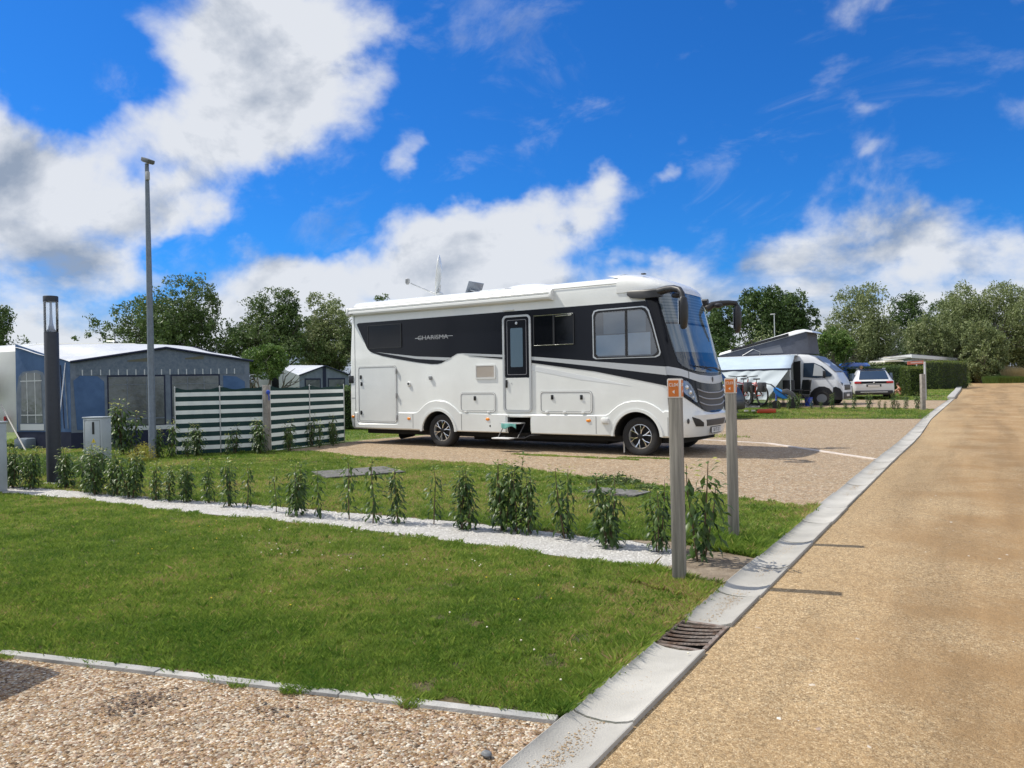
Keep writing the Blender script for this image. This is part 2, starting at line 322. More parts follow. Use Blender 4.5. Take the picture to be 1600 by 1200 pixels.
    def islands(s):
        par = list(range(len(s.v)))
        def find(a):
            while par[a] != a: par[a] = par[par[a]]; a = par[a]
            return a
        key = {}
        for i, v in enumerate(s.v):
            k = tuple(round(c, 5) for c in v)
            if k in key: par[find(i)] = find(key[k])
            else: key[k] = i
        for f in s.f:
            for i in f[1:]: par[find(i)] = find(f[0])
        gr = {}
        for f, m_ in zip(s.f, s.mi): gr.setdefault(find(f[0]), []).append((f, m_))
        out = []
        for fl in gr.values():
            ids = sorted({i for f, _ in fl for i in f}); mp_ = {a: b for b, a in enumerate(ids)}
            q = MB(); q.v = [s.v[i] for i in ids]; q.f = [tuple(mp_[i] for i in f) for f, _ in fl]; q.mi = [m_ for _, m_ in fl]; out.append(q)
        return out
    def each(s, name, mats, parent=None, **kw): return [q.build(name, mats, parent, **kw) for q in s.islands()]
    def build(s, name, mats, parent=None, bevel=0.0, smooth=35, recalc=True):
        me = bpy.data.meshes.new(name)
        if not isinstance(mats, (list, tuple)): mats = [mats]
        me.from_pydata([tuple(v) for v in s.v], [], s.f)
        for m_ in mats: me.materials.append(m_)
        me.polygons.foreach_set('material_index', s.mi); me.update()
        bm = bmesh.new(); bm.from_mesh(me)
        if recalc: bmesh.ops.remove_doubles(bm, verts=bm.verts, dist=1e-5); bmesh.ops.recalc_face_normals(bm, faces=bm.faces)
        if bevel > 0:
            es = [e for e in bm.edges if len(e.link_faces) == 2 and e.calc_face_angle(0) > 0.6]
            bmesh.ops.bevel(bm, geom=es, offset=bevel, segments=2, profile=0.5, affect='EDGES', clamp_overlap=True)
        bm.to_mesh(me); bm.free()
        if smooth: me.shade_smooth(); me.set_sharp_from_angle(angle=math.radians(smooth))
        return link(bpy.data.objects.new(name, me), parent)
def rr(x0, z0, x1, z1, r, n=5):
    pts = []
    for cx, cz, a0 in ((x1-r, z0+r, -PI/2), (x1-r, z1-r, 0), (x0+r, z1-r, PI/2), (x0+r, z0+r, PI)):
        for i in range(n+1): a = a0+PI/2*i/n; pts.append((cx+r*math.cos(a), cz+r*math.sin(a)))
    return pts
def npmesh(name, verts, faces_n, mats, parent=None, attr=None, smooth=False):
    """verts (n,3) numpy; faces_n: (m,k) int array"""
    me = bpy.data.meshes.new(name); nv = len(verts); nf, k = faces_n.shape
    me.vertices.add(nv); me.vertices.foreach_set('co', np.ascontiguousarray(verts, dtype=np.float32).ravel())
    me.loops.add(nf*k); me.loops.foreach_set('vertex_index', np.ascontiguousarray(faces_n, dtype=np.int32).ravel())
    me.polygons.add(nf); me.polygons.foreach_set('loop_start', np.arange(0, nf*k, k, dtype=np.int32))
    me.update(calc_edges=True)
    if attr is not None:
        a = me.attributes.new('v', 'FLOAT', 'POINT'); a.data.foreach_set('value', np.ascontiguousarray(attr, dtype=np.float32))
    for m_ in (mats if isinstance(mats, (list, tuple)) else [mats]): me.materials.append(m_)
    if smooth: me.shade_smooth()
    return link(bpy.data.objects.new(name, me), parent)
def leafmat(name, c0, c1, c2=None, rough=0.45, transl=0.25, spec=0.4):
    """foliage: per-leaf shade between two greens, some light through the leaf"""
    mt = bpy.data.materials.new(name); mt.use_nodes = True; nt = mt.node_tree; b = nt.nodes['Principled BSDF']; o = nt.nodes['Material Output']
    at = N(nt, 'ShaderNodeAttribute', attribute_name='v'); cr = N(nt, 'ShaderNodeValToRGB'); nt.links.new(at.outputs['Fac'], cr.inputs[0])
    cr.color_ramp.elements[0].color = (*c0, 1); cr.color_ramp.elements[1].color = (*c1, 1); cr.color_ramp.elements[1].position = 0.8
    if c2: e = cr.color_ramp.elements.new(0.96); e.color = (*c2, 1)
    nt.links.new(cr.outputs[0], b.inputs['Base Color']); b.inputs['Roughness'].default_value = rough; b.inputs['Specular IOR Level'].default_value = spec
    tr = N(nt, 'ShaderNodeBsdfTranslucent'); nt.links.new(cr.outputs[0], tr.inputs[0]); mx = N(nt, 'ShaderNodeMixShader', ins={0: transl})
    nt.links.new(b.outputs[0], mx.inputs[1]); nt.links.new(tr.outputs[0], mx.inputs[2]); nt.links.new(mx.outputs[0], o.inputs[0])
    MATS[name] = mt; return mt

# ------------------------------------------------------------------ the ground
def inpoly(px, py, poly):
    r = np.zeros(len(px), bool); n = len(poly); j = n-1
    for i in range(n):
        xi, yi = poly[i][0], poly[i][1]; xj, yj = poly[j][0], poly[j][1]
        c = ((yi > py) != (yj > py)) & (px < (xj-xi)*(py-yi)/((yj-yi) if yj != yi else 1e-9)+xi); r ^= c; j = i
    return r
def zgn(x, y): return 0.009*np.clip(GX-x, 0, 25)+0.4*np.clip((y-18)/27, 0, 1)+0.3*np.clip((y-45)/45, 0, 1)
def sheet(name, poly, off, m_, kind='structure', label=None, cat=None, step=None):
    bm = bmesh.new(); vs = [bm.verts.new((p[0], p[1], 0)) for p in poly]; bm.faces.new(vs)
    def cut(co, no): bmesh.ops.bisect_plane(bm, geom=bm.verts[:]+bm.edges[:]+bm.faces[:], plane_co=co, plane_no=no)
    cut((GX, 0, 0), (1, 0, 0)); cut((GX-25, 0, 0), (1, 0, 0))
    for y in (18, 45, 90): cut((0, y, 0), (0, 1, 0))
    for v in bm.verts: v.co.z = zg(v.co.x, v.co.y)+off
    bmesh.ops.triangulate(bm, faces=bm.faces)
    for f in bm.faces:
        if f.normal.z < 0: f.normal_flip()
    me = bpy.data.meshes.new(name); bm.to_mesh(me); bm.free(); me.materials.append(m_)
    o = link(bpy.data.objects.new(name, me)); tag(o, label, cat, None, kind); return o
def gp(*px): return [tuple(G(*p)[:2]) for p in px]
soil_grass = mat('turf_soil', (0.035, 0.055, 0.012), 0.95, col2=(0.13, 0.09, 0.045), vscale=2.5, bump=0.8, bscale=60, coords='Object')
field = mat('field_grass', (0.07, 0.11, 0.02), 0.95, col2=(0.13, 0.17, 0.04), vscale=0.8, bump=0.6, bscale=30)
shell = gravel_mat('shell_gravel', [((0.339, 0.222, 0.117), 3), ((0.385, 0.285, 0.186), 4), ((0.508, 0.433, 0.330), 3), ((0.208, 0.122, 0.062), 2.4), ((0.346, 0.244, 0.172), 3), ((0.100, 0.067, 0.041), 1.1), ((0.616, 0.555, 0.461), 1.3)], cell=85, bump=1.0)
pitchg = gravel_mat('pitch_gravel', [((0.316, 0.221, 0.134), 3), ((0.361, 0.275, 0.187), 4), ((0.418, 0.353, 0.266), 2), ((0.249, 0.160, 0.088), 2), ((0.485, 0.430, 0.346), 0.7)], cell=60, bump=0.8, patch=((0.328, 0.237, 0.134), 0.52, 0.66, 0.45))
roadm = gravel_mat('road_sand_gravel', [((0.324, 0.225, 0.119), 4), ((0.374, 0.269, 0.150), 4), ((0.449, 0.342, 0.208), 2.2), ((0.225, 0.147, 0.075), 1.8), ((0.549, 0.435, 0.283), 0.8)], cell=170, bump=0.4, patch=((0.283, 0.178, 0.083), 0.34, 0.60, 0.90), edge=(-1.15, 0.2))
whiteg = mat('white_crushed_stone', (0.40, 0.385, 0.365), 0.9, col2=(0.56, 0.55, 0.53), vscale=55, bump=1.0, bscale=90)
dirtm = mat('bare_dirt', (0.14, 0.105, 0.07), 0.95, col2=(0.27, 0.22, 0.165), vscale=6, bump=0.8, bscale=50)
concm = mat('gutter_concrete', (0.335, 0.322, 0.292), 0.8, col2=(0.44, 0.425, 0.39), vscale=2.2, bump=0.25, bscale=120, detail=10)
_nt = concm.node_tree; _bs = _nt.nodes['Principled BSDF']; _src = _bs.inputs['Base Color'].links[0].from_socket; _ge = N(_nt, 'ShaderNodeNewGeometry'); _mr = N(_nt, 'ShaderNodeMapRange', ins={1: 0.0, 2: 1.0, 3: 0.86, 4: 1.09}); _nt.links.new(_ge.outputs['Random Per Island'], _mr.inputs[0])
_vs = N(_nt, 'ShaderNodeVectorMath', operation='SCALE'); _nt.links.new(_src, _vs.inputs[0]); _nt.links.new(_mr.outputs[0], _vs.inputs['Scale']); _nt.links.new(_vs.outputs[0], _bs.inputs['Base Color'])
sheet('ground', [(-900, -40), (900, -40), (900, 1500), (-900, 1500)], 0.0, field)
LAWN_NEAR = [(-1.5, 2.80), (-4.44, 2.07), (-7.4, 1.30), (-12.5, 0.0), (-20, 0.0), (-20, 5.25), (-11.31, 5.29), (-9.66, 5.47), (-7.94, 5.40), (-6.54, 5.50), (-5.66, 5.57), (-4.52, 5.56), (-3.61, 5.48), (-3.04, 5.45), (-2.55, 5.41), (-2.06, 5.44), (-1.75, 5.3), (-1.5, 5.2)]
STRIP_HI = [(-20, 5.6), (-11.97, 5.69), (-10.74, 5.83), (-8.85, 5.86), (-7.53, 6.12), (-6.11, 6.20), (-5.45, 6.25), (-4.52, 6.31), (-3.85, 6.31), (-3.13, 6.23), (-2.74, 6.22)]
NEAR = [(-12.73, 11.42), (-11.91, 11.6), (-10.24, 11.13), (-8.92, 11.05), (-7.79, 11.02), (-6.65, 10.80), (-4.84, 10.08), (-3.4, 9.53), (-2.36, 9.02), (-1.5, 8.75)]
EDGE_FAR = [(-1.5, 14.34), (-3.89, 16.98), (-6.1, 17.72), (-9.75, 17.31), (-12.86, 16.7), (-13.21, 14.64)]
LAWN_MID = STRIP_HI + [(-2.3, 6.34), (-1.5, 6.05)] + NEAR[::-1] + [(-14, 11.2), (-20, 9.5)]
BEHIND = G(1448, 655); BE2 = G(1461, 641); P3R = G(1484, 626)
gs = gp((1100, 656), (1155, 655), (1300, 655), (1446, 655)); gh = gp((1460, 640), (1350, 637.5), (1200, 637.5), (1100, 637.5))
sheet('pitch_gravel_foreground', [(-1.5, -8), (-1.5, 2.80)] + [(-4.44, 2.07), (-7.4, 1.30), (-12.5, 0.0), (-12.5, -8)], 0.010, shell)
sheet('lawn_foreground', LAWN_NEAR, 0.014, soil_grass)
sheet('lawn_behind_strip', LAWN_MID, 0.013, soil_grass)
sheet('white_gravel_strip', [(-20, 5.25), (-11.31, 5.29), (-9.66, 5.47), (-7.94, 5.40), (-6.54, 5.50), (-5.66, 5.57), (-4.52, 5.56), (-3.61, 5.48), (-3.04, 5.45), (-2.55, 5.41), (-2.06, 5.44), (-1.75, 5.3), (-1.5, 5.2), (-1.5, 6.05), (-2.3, 6.34)] + STRIP_HI[::-1], 0.018, whiteg)
sheet('dirt_patch', [(-2.62, 6.24), (-2.3, 6.34), (-1.5, 6.05), (-1.5, 5.2), (-1.75, 5.3), (-2.02, 5.44), (-1.96, 5.7), (-2.2, 6.1)], 0.023, dirtm)
sheet('motorhome_pitch', NEAR + EDGE_FAR, 0.010, pitchg)
sheet('pitch_behind', EDGE_FAR[:4][::-1] + [(-1.5, 14.34)][:0] + [(-1.48, 14.34), (-1.40, 20), (gs[3][0], gs[3][1])] + gs[::-1][1:] + [(gs[0][0]-6, gs[0][1]-1.0), (-12, 20)], 0.010, pitchg)
GR3 = [gs[0], gs[1], gs[2], gs[3]] + gh
sheet('lawn_strip_far', [(gs[0][0]-6, gs[0][1]-1)] + GR3 + [(gh[3][0]-8, gh[3][1]-1)], 0.014, soil_grass)
g4 = gp((1484, 625.5), (1350, 625), (1200, 626))
sheet('pitch_far', [gh[0], (P3R.x, P3R.y)] + g4[1:] + [gh[2], gh[1]], 0.010, pitchg)
g5 = gp((1150, 626), (1200, 626), (1350, 625), (1484, 625.5), (1499, 603), (1440, 603), (1300, 606), (1150, 610))
sheet('lawn_by_hedges', g5, 0.012, field)
g6 = gp((1499, 601.5), (1503, 596), (1350, 600), (1350, 602.5))
sheet('path_by_hedges', g6, 0.016, mat('pale_path', (0.36, 0.27, 0.22), 0.9, var=0.15, vscale=20))
# the gutter runs along x = -1.5 .. -1.22 and bends slightly in the distance
GL = [(-1.5, -3), (-1.5, 14.34), (-1.45, 20), tuple(G(1441, 656)[:2]), tuple(G(1461, 640)[:2]), tuple(G(1484, 624)[:2]), tuple(G(1498, 603)[:2])]
GRt = [(-1.22, -3), (-1.22, 14.34), (-1.16, 20), tuple(G(1455, 656)[:2]), tuple(G(1473, 640)[:2]), tuple(G(1491, 624)[:2]), tuple(G(1503, 603)[:2])]
rd = [(p[0]+0.0, p[1]) for p in GRt]
sheet('road', rd[:1] + [(14, -8), (14, 30), tuple(D(1700, 60)[:2]), tuple(G(1760, 592.5)[:2]), tuple(G(1600, 596.5)[:2]), tuple(G(1503, 597.5)[:2])] + rd[::-1][:-1], 0.010, roadm)
# ------------------------------------------------------------------ gutter, kerbs, drain
def gx_at(y, pts):
    return float(np.interp(y, [p[1] for p in pts], [p[0] for p in pts]))
mb = MB(); rj = random.Random(3)
ys = [-3, -2.1, -1.1, -0.1, 0.9, 1.9, 2.9, 3.86, None, 4.34, 5.0, 5.85, 6.85, 7.85, 8.85, 9.85, 10.85, 11.85, 12.85, 13.85] + [14.85+i for i in range(0, 14)] + [30, 32, 34, 36, 38, 40, 44, 50, 58, 66]
prof = [(0, .034), (.02, .037), (.07, .024), (.25, .012), (.5, .008), (.72, .012), (.90, .024), (.98, .034), (1, .032)]
prev = None
for a, b in zip(ys[:-1], ys[1:]):
    if a is None or b is None: continue
    g0, g1 = a+0.006, b-0.006
    dz0 = rj.uniform(-.004, .004); tl = rj.uniform(-.006, .006); dx = rj.uniform(-.006, .006) if a < 14 else 0
    rings = []
    for y in (g0, g1):
        xl, xr = gx_at(y, GL)+dx, gx_at(y, GRt)+dx; base = zg(xl, y) if y > 18 else 0
        top = [(xl+(xr-xl)*u, y, base+h+dz0+tl*(u-.5)) for u, h in prof]
        rings.append(top + [(xr, y, base-.08), (xl, y, base-.08)])
    mb.loft(rings)
gut = mb.build('gutter', concm, smooth=30); tag(gut, kind='structure')
# sandy grit lying in the dish
def pebbles(name, n, region, size, cols_mat, zoff, seed, flat=0.45):
    r = np.random.default_rng(seed); x, y, extra = region(r, n)
    n = len(x); s = size[0]+(size[1]-size[0])*r.random(n)**2.5; z = zgn(x, y)+zoff+extra
    base = np.array([(1, 0, 0), (-.5, .87, 0), (-.5, -.87, 0), (0, 0, 1.0), (0.3, 0.9, .35), (.6, -.7, .4)])
    fc = np.array([(0, 1, 3), (1, 2, 3), (2, 0, 3), (0, 4, 3), (4, 1, 3), (2, 5, 3), (5, 0, 3)])
    th = r.random(n)*2*PI; jit = 0.7+0.6*r.random((n, 6, 3))
    b = base[None]*jit; b[:, :, 2] *= flat
    c, s_ = np.cos(th)[:, None], np.sin(th)[:, None]
    X = (b[:, :, 0]*c-b[:, :, 1]*s_)*s[:, None]+x[:, None]; Y = (b[:, :, 0]*s_+b[:, :, 1]*c)*s[:, None]+y[:, None]; Z = b[:, :, 2]*s[:, None]+z[:, None]
    V = np.stack([X, Y, Z], -1).reshape(-1, 3); F = (fc[None]+6*np.arange(n)[:, None, None]).reshape(-1, 3)
    return npmesh(name, V, F, cols_mat, attr=np.repeat(r.random(n), 6))
def stonemat(name, cols):
    mt = bpy.data.materials.new(name); mt.use_nodes = True; nt = mt.node_tree; b = nt.nodes['Principled BSDF']
    at = N(nt, 'ShaderNodeAttribute', attribute_name='v'); cr = N(nt, 'ShaderNodeValToRGB'); cr.color_ramp.interpolation = 'CONSTANT'
    while len(cr.color_ramp.elements) < len(cols): cr.color_ramp.elements.new(0.5)
    for i, c in enumerate(cols): cr.color_ramp.elements[i].position = i/len(cols); cr.color_ramp.elements[i].color = (*c, 1)
    nt.links.new(at.outputs['Fac'], cr.inputs[0]); nt.links.new(cr.outputs[0], b.inputs['Base Color']); b.inputs['Roughness'].default_value = 0.7
    return mt
st_shell = stonemat('shell_bits', [(0.334, 0.236, 0.137), (0.380, 0.296, 0.213), (0.517, 0.448, 0.365), (0.228, 0.144, 0.084), (0.350, 0.258, 0.198), (0.426, 0.350, 0.266), (0.137, 0.099, 0.076), (0.608, 0.570, 0.509), (0.350, 0.236, 0.152)])
st_road = stonemat('road_bits', [(0.336, 0.240, 0.136), (0.400, 0.304, 0.200), (0.272, 0.184, 0.096), (0.496, 0.416, 0.304), (0.320, 0.224, 0.128)])
def near_tri(r, n):      # foreground pitch: denser near the camera
    x = -1.55-7*r.random(n)**1.3; y = 2.75-5*r.random(n); ok = (y < 2.75+(x+1.5)*0.248) & (y > 0.2-.0*x) & (x > -7)
    return x[ok], y[ok], 0.0
tag(pebbles('loose_shells', 90000, near_tri, (.004, .013), st_shell, .006, 11), kind='stuff')
def road_edge(r, n):
    y = 1.5+22*r.random(n)**2.2; x = -1.2+np.abs(r.normal(0, .55, n))+0.0; ok = x < 6
    return x[ok], y[ok], 0.0
tag(pebbles('loose_road_gravel', 60000, road_edge, (.003, .009), st_road, .006, 12), kind='stuff')
def litter(r, n):
    c = [G(215, 1105), G(250, 1095), G(185, 1112), G(410, 1118)]; k = r.integers(0, 4, n); q = r.normal(0, .045, (n, 2)); 
    return np.array([c[i].x for i in k])+q[:, 0]*1.6, np.array([c[i].y for i in k])+q[:, 1], 0.004
tag(pebbles('dry_litter', 380, litter, (.003, .011), stonemat('litter_bits', [(.06, .035, .02), (.10, .06, .035), (.04, .03, .02), (.16, .10, .06)]), .012, 17, flat=.3), kind='stuff')
def big_bits(r, n):
    y = 1.6+10*r.random(n)**1.6; x = -1.1+4.5*r.random(n); return x, y, 0.0
tag(pebbles('larger_road_stones', 260, big_bits, (.007, .018), st_shell, .008, 18), kind='stuff')
def gut_reg(r, n):
    y = 1.8+14*r.random(n)**1.4; ok = ((y < 3.8) | (y > 4.4)) & (np.sin(y*3.1)+np.sin(y*7.7+1)+r.normal(0, .8, n) > 0.1)
    y = y[ok]; x = -1.37+r.normal(0, .028, len(y)); u = np.clip((x+1.5)/.28, 0, 1)
    return x, y, np.interp(u, [p[0] for p in prof], [p[1] for p in prof])-0.0*y
tag(pebbles('grit_in_gutter', 9000, gut_reg, (.002, .006), st_road, -.001, 13), kind='stuff')
def pitch_mid(r, n):
    x = -13+11.5*r.random(n); y = 8.7+7*r.random(n); ok = inpoly(x, y, NEAR+EDGE_FAR); return x[ok], y[ok], 0.0
tag(pebbles('loose_pitch_gravel', 45000, pitch_mid, (.006, .014), st_shell, .006, 14), kind='stuff')
def strip_reg(r, n):
    y = 5.25+1.1*r.random(n); x = -12+10.2*r.random(n)
    pl = [(-12, 5.25), (-9.66, 5.47), (-6.54, 5.50), (-3.61, 5.48), (-2.06, 5.44), (-2.0, 6.0), (-2.35, 6.3), (-2.74, 6.22), (-4.52, 6.31), (-7.53, 6.12), (-10.74, 5.83), (-12, 5.69)]
    ok = inpoly(x, y, pl); return x[ok], y[ok], .006
tag(pebbles('crushed_stone', 26000, strip_reg, (.005, .014), stonemat('white_bits', [(0.533, 0.525, 0.507), (0.447, 0.439, 0.421), (0.619, 0.611, 0.593), (0.361, 0.344, 0.318), (0.499, 0.486, 0.464)]), .012, 15), kind='stuff')
# low concrete edging of the foreground pitch and between the two pitches behind
kerbm = mat('edging_concrete', (0.30, 0.30, 0.29), 0.85, col2=(0.44, 0.43, 0.41), vscale=5, bump=0.3, bscale=90)
def kerb(name, pts, wd, h, m_, seg=1.0):
    mb = MB()
    for p, q in zip(pts[:-1], pts[1:]):
        p, q = Vector((*p, 0)), Vector((*q, 0)); L_ = (q-p).length; n = max(1, int(L_/seg)); t = (q-p).normalized(); nn = Vector((-t.y, t.x, 0))*wd/2
        for i in range(n):
            a, b = p+t*(L_*i/n+.004), p+t*(L_*(i+1)/n-.004); jz = random.uniform(-.003, .003)
            vs = []
            for e in (a, b):
                z = zg(e.x, e.y)
                vs += [(e.x-nn.x, e.y-nn.y, z-.05), (e.x+nn.x, e.y+nn.y, z-.05), (e.x+nn.x, e.y+nn.y, z+h+jz), (e.x-nn.x, e.y-nn.y, z+h+jz)]
            mb.add(vs, [(0, 1, 2, 3), (7, 6, 5, 4), (3, 2, 6, 7), (0, 3, 7, 4), (1, 5, 6, 2)])
    o = mb.build(name, m_, bevel=0.004); return tag(o, kind='structure')
kerb('pitch_edging', [(-1.51, 2.80), (-4.44, 2.07), (-7.4, 1.30), (-12.5, 0.0)], .055, .028, kerbm)
pk = mat('pink_edging', (0.56, 0.50, 0.45), 0.85, var=0.1, vscale=5, bump=.2)
kerb('pitch_edging_behind', [(-1.50, 14.34), (-3.89, 16.98), (-6.1, 17.72), (-9.75, 17.31), (-12.86, 16.7)], .10, .03, pk)
kerb('kerb_far', gp((1486, 624), (1496, 612), (1503, 599)), .3, .12, kerbm, 3)
# cast iron drain grate in the gap of the gutter
iron = mat('rusty_iron', (0.16, 0.10, 0.07), 0.7, metal=0.4, col2=(0.30, 0.26, 0.23), vscale=14, bump=.4, bscale=90)
t = thing('drain_grate', 'rusty slotted drain grate set in the gap of the gutter', 'drain grate', (-1.365, 4.1, -.002))
mb = MB(); mb.b2((-.14, -.235, .0), (.14, -.205, .018)).b2((-.14, .205, .0), (.14, .235, .018)).b2((-.14, -.205, .0), (-.12, .205, .024)).b2((.12, -.205, .0), (.14, .205, .024))
for i in range(6):
    y = -.165+.064*i
    mb.tube([(-.125, y-.03, .020), (-.07, y-.012, .014), (.0, y+.01, .012), (.07, y+.03, .014), (.125, y+.045, .020)], .0085, 5)
mb.build('grate_bars', iron, t)
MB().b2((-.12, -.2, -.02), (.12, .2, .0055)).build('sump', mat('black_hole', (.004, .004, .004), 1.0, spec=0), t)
# grey round stone by the gutter
mb = MB(); mb.ell((0, 0, .012), (.022, .018, .013), 12); st = mb.build('stone', mat('grey_stone', (.16, .17, .18), .6, var=.3, vscale=60)); st.location = (-1.60, 2.40, .012); tag(st, 'small dark grey round stone lying on the shell gravel beside the gutter', 'stone')

# ------------------------------------------------------------------ grass
grassm = leafmat('grass_blades', (0.072, 0.168, 0.018), (0.335, 0.425, 0.075), (0.46, 0.33, 0.16), 0.5, 0.40, 0.35)
def vnoise(x, y, f, seed):
    r_ = np.random.default_rng(seed); g = r_.random((64, 64)); X, Y = x*f+100, y*f+100
    ix, iy = np.floor(X).astype(int), np.floor(Y).astype(int); fx, fy = X-ix, Y-iy; fx = fx*fx*(3-2*fx); fy = fy*fy*(3-2*fy)
    G_ = lambda a, b: g[a % 64, b % 64]
    return (G_(ix, iy)*(1-fx)+G_(ix+1, iy)*fx)*(1-fy)+(G_(ix, iy+1)*(1-fx)+G_(ix+1, iy+1)*fx)*fy
def blades(name, poly, n, seed, hmin=.018, hmax=.045, near=1.2, gpow=1.6, wpx=.0009, extra=None, bbox=None):
    r = np.random.default_rng(seed); P_ = np.array(poly); x0, y0 = P_.min(0); x1, y1 = P_.max(0)
    if bbox: x0, y0, x1, y1 = max(x0, bbox[0]), max(y0, bbox[1]), min(x1, bbox[2]), min(y1, bbox[3])
    xs = []; ys_ = []; got = 0
    while got < n:
        m_ = n*3; x = x0+(x1-x0)*r.random(m_); y = y0+(y1-y0)*r.random(m_)
        d = np.hypot(x, y); fwd = x*CF.x+y*CF.y; side = x*CR.x+y*CR.y
        jx = .035*np.sin(x*9+2*np.sin(y*7))+.02*np.sin(x*31+y*17); jy = .05*np.sin(y*8+2*np.sin(x*6))+.03*np.sin(x*23+1)
        bare = vnoise(x, y, 3.2, 44)*.6+vnoise(x, y, 9., 45)*.4
        ok = (r.random(m_) < np.clip((.84-bare)*9, .08, 1)) & inpoly(x+jx*(x < -1.6), y+jy*(x < -1.7), poly) & (fwd > .5) & (np.abs(side) < fwd*.74+.6) & (r.random(m_) < (near/np.maximum(d, near))**gpow*3)
        xs.append(x[ok]); ys_.append(y[ok]); got += ok.sum()
        if m_ > 5e7: break
    x = np.concatenate(xs)[:n]; y = np.concatenate(ys_)[:n]; n = len(x); d = np.hypot(x, y)
    # tufts: clumpy height and colour
    def fn(fx, fy, s): return np.sin(fx*s+1.3*np.sin(fy*s*.7+s))*np.sin(fy*s*1.1+1.7*np.sin(fx*s*.6))
    nz = vnoise(x, y, 1.3, 5)*.5+vnoise(x, y, 4.5, 6)*.35+vnoise(x, y, 14., 7)*.35; cl = np.clip((nz-.6)*2.2+.5, 0, 1); pat = vnoise(x, y, .8, 8)*.5+vnoise(x, y, 2.6, 9)*.3+vnoise(x, y, 9., 10)*.2; pat = np.clip((pat-.5)*3+.5, 0, 1)
    h = (hmin+(hmax-hmin)*(.35*r.random(n)+.65*cl*r.random(n)))*(1+.5*(r.random(n) > .97)); wd = np.maximum(.0028, d*wpx)*(.7+.6*r.random(n))
    th = r.random(n)*2*PI; lean = (.25+.9*r.random(n))*h; la = r.random(n)*2*PI
    z = zgn(x, y)+.012
    dx, dy = np.cos(th)*wd/2, np.sin(th)*wd/2; lx, ly = np.cos(la)*lean, np.sin(la)*lean
    p = [np.stack([x-dx, y-dy, z], -1), np.stack([x+dx, y+dy, z], -1), np.stack([x+lx*.4+dx*.7, y+ly*.4+dy*.7, z+h*.62], -1), np.stack([x+lx, y+ly, z+h], -1)]
    V = np.stack(p, 1).reshape(-1, 3); F = (np.array([(0, 1, 2), (0, 2, 3)])[None]+4*np.arange(n)[:, None, None]).reshape(-1, 3)
    a = np.clip(-.04+.46*r.random(n)**1.3+.28*(1-cl)*r.random(n)+.50*pat**1.3+(r.random(n) > .97-.16*pat**2)*.5, 0, 1)
    return npmesh(name, V, F, grassm, attr=np.repeat(a, 4))
FG = [p for p in LAWN_NEAR]
FG[0] = (-1.505, 2.83); FG[-1] = (-1.50, 5.2)
tag(blades('grass_foreground', FG, 430000, 21, .008, .048), kind='stuff')
tag(blades('grass_fringe', [(-1.50, 2.83), (-1.56, 2.83), (-1.57, 5.2), (-1.50, 5.2)], 5000, 27, .03, .075), kind='stuff')
tag(blades('grass_fringe', [(-1.50, 6.1), (-1.56, 6.1), (-1.57, 8.7), (-1.50, 8.7)], 5000, 28, .04, .10), kind='stuff')
tag(blades('grass_fringe', [(-1.52, 4.7), (-2.1, 5.0), (-2.2, 5.40), (-1.55, 5.1)], 9000, 29, .03, .10), kind='stuff')
tag(blades('grass_fringe', [(-1.55, 6.1), (-2.2, 6.35), (-2.1, 6.75), (-1.55, 6.7)], 9000, 30, .04, .12), kind='stuff')
MG = [(-20, 5.7)]+[(p[0], p[1]+.02) for p in STRIP_HI[1:]]+[(-2.3, 6.36), (-1.50, 6.07), (-1.50, 8.75)]+[(p[0], p[1]+.05) for p in NEAR[::-1]][1:]+[(-14, 11.2), (-20, 9.5)]
tag(blades('grass_behind_strip', MG, 230000, 22, .018, .05), kind='stuff')
tag(blades('grass_far_strip', [(gs[0][0]-6, gs[0][1]-1)]+GR3+[(gh[3][0]-8, gh[3][1]-1)], 60000, 23, .02, .06, near=20), kind='stuff')
tag(blades('grass_by_hedges', g5, 40000, 24, .02, .07, near=30), kind='stuff')
WBG = [(-20, 8.5), (-14.5, 9.0), (-13.0, 11.2), (-13.4, 14.6), (-13, 17), (-9.7, 17.6), (-6.1, 18.0), (-4.5, 18.5), (-9, 21), (-20, 24), (-24, 12)]
tag(blades('grass_around_windbreak', WBG, 70000, 25, .02, .06, near=12), kind='stuff')
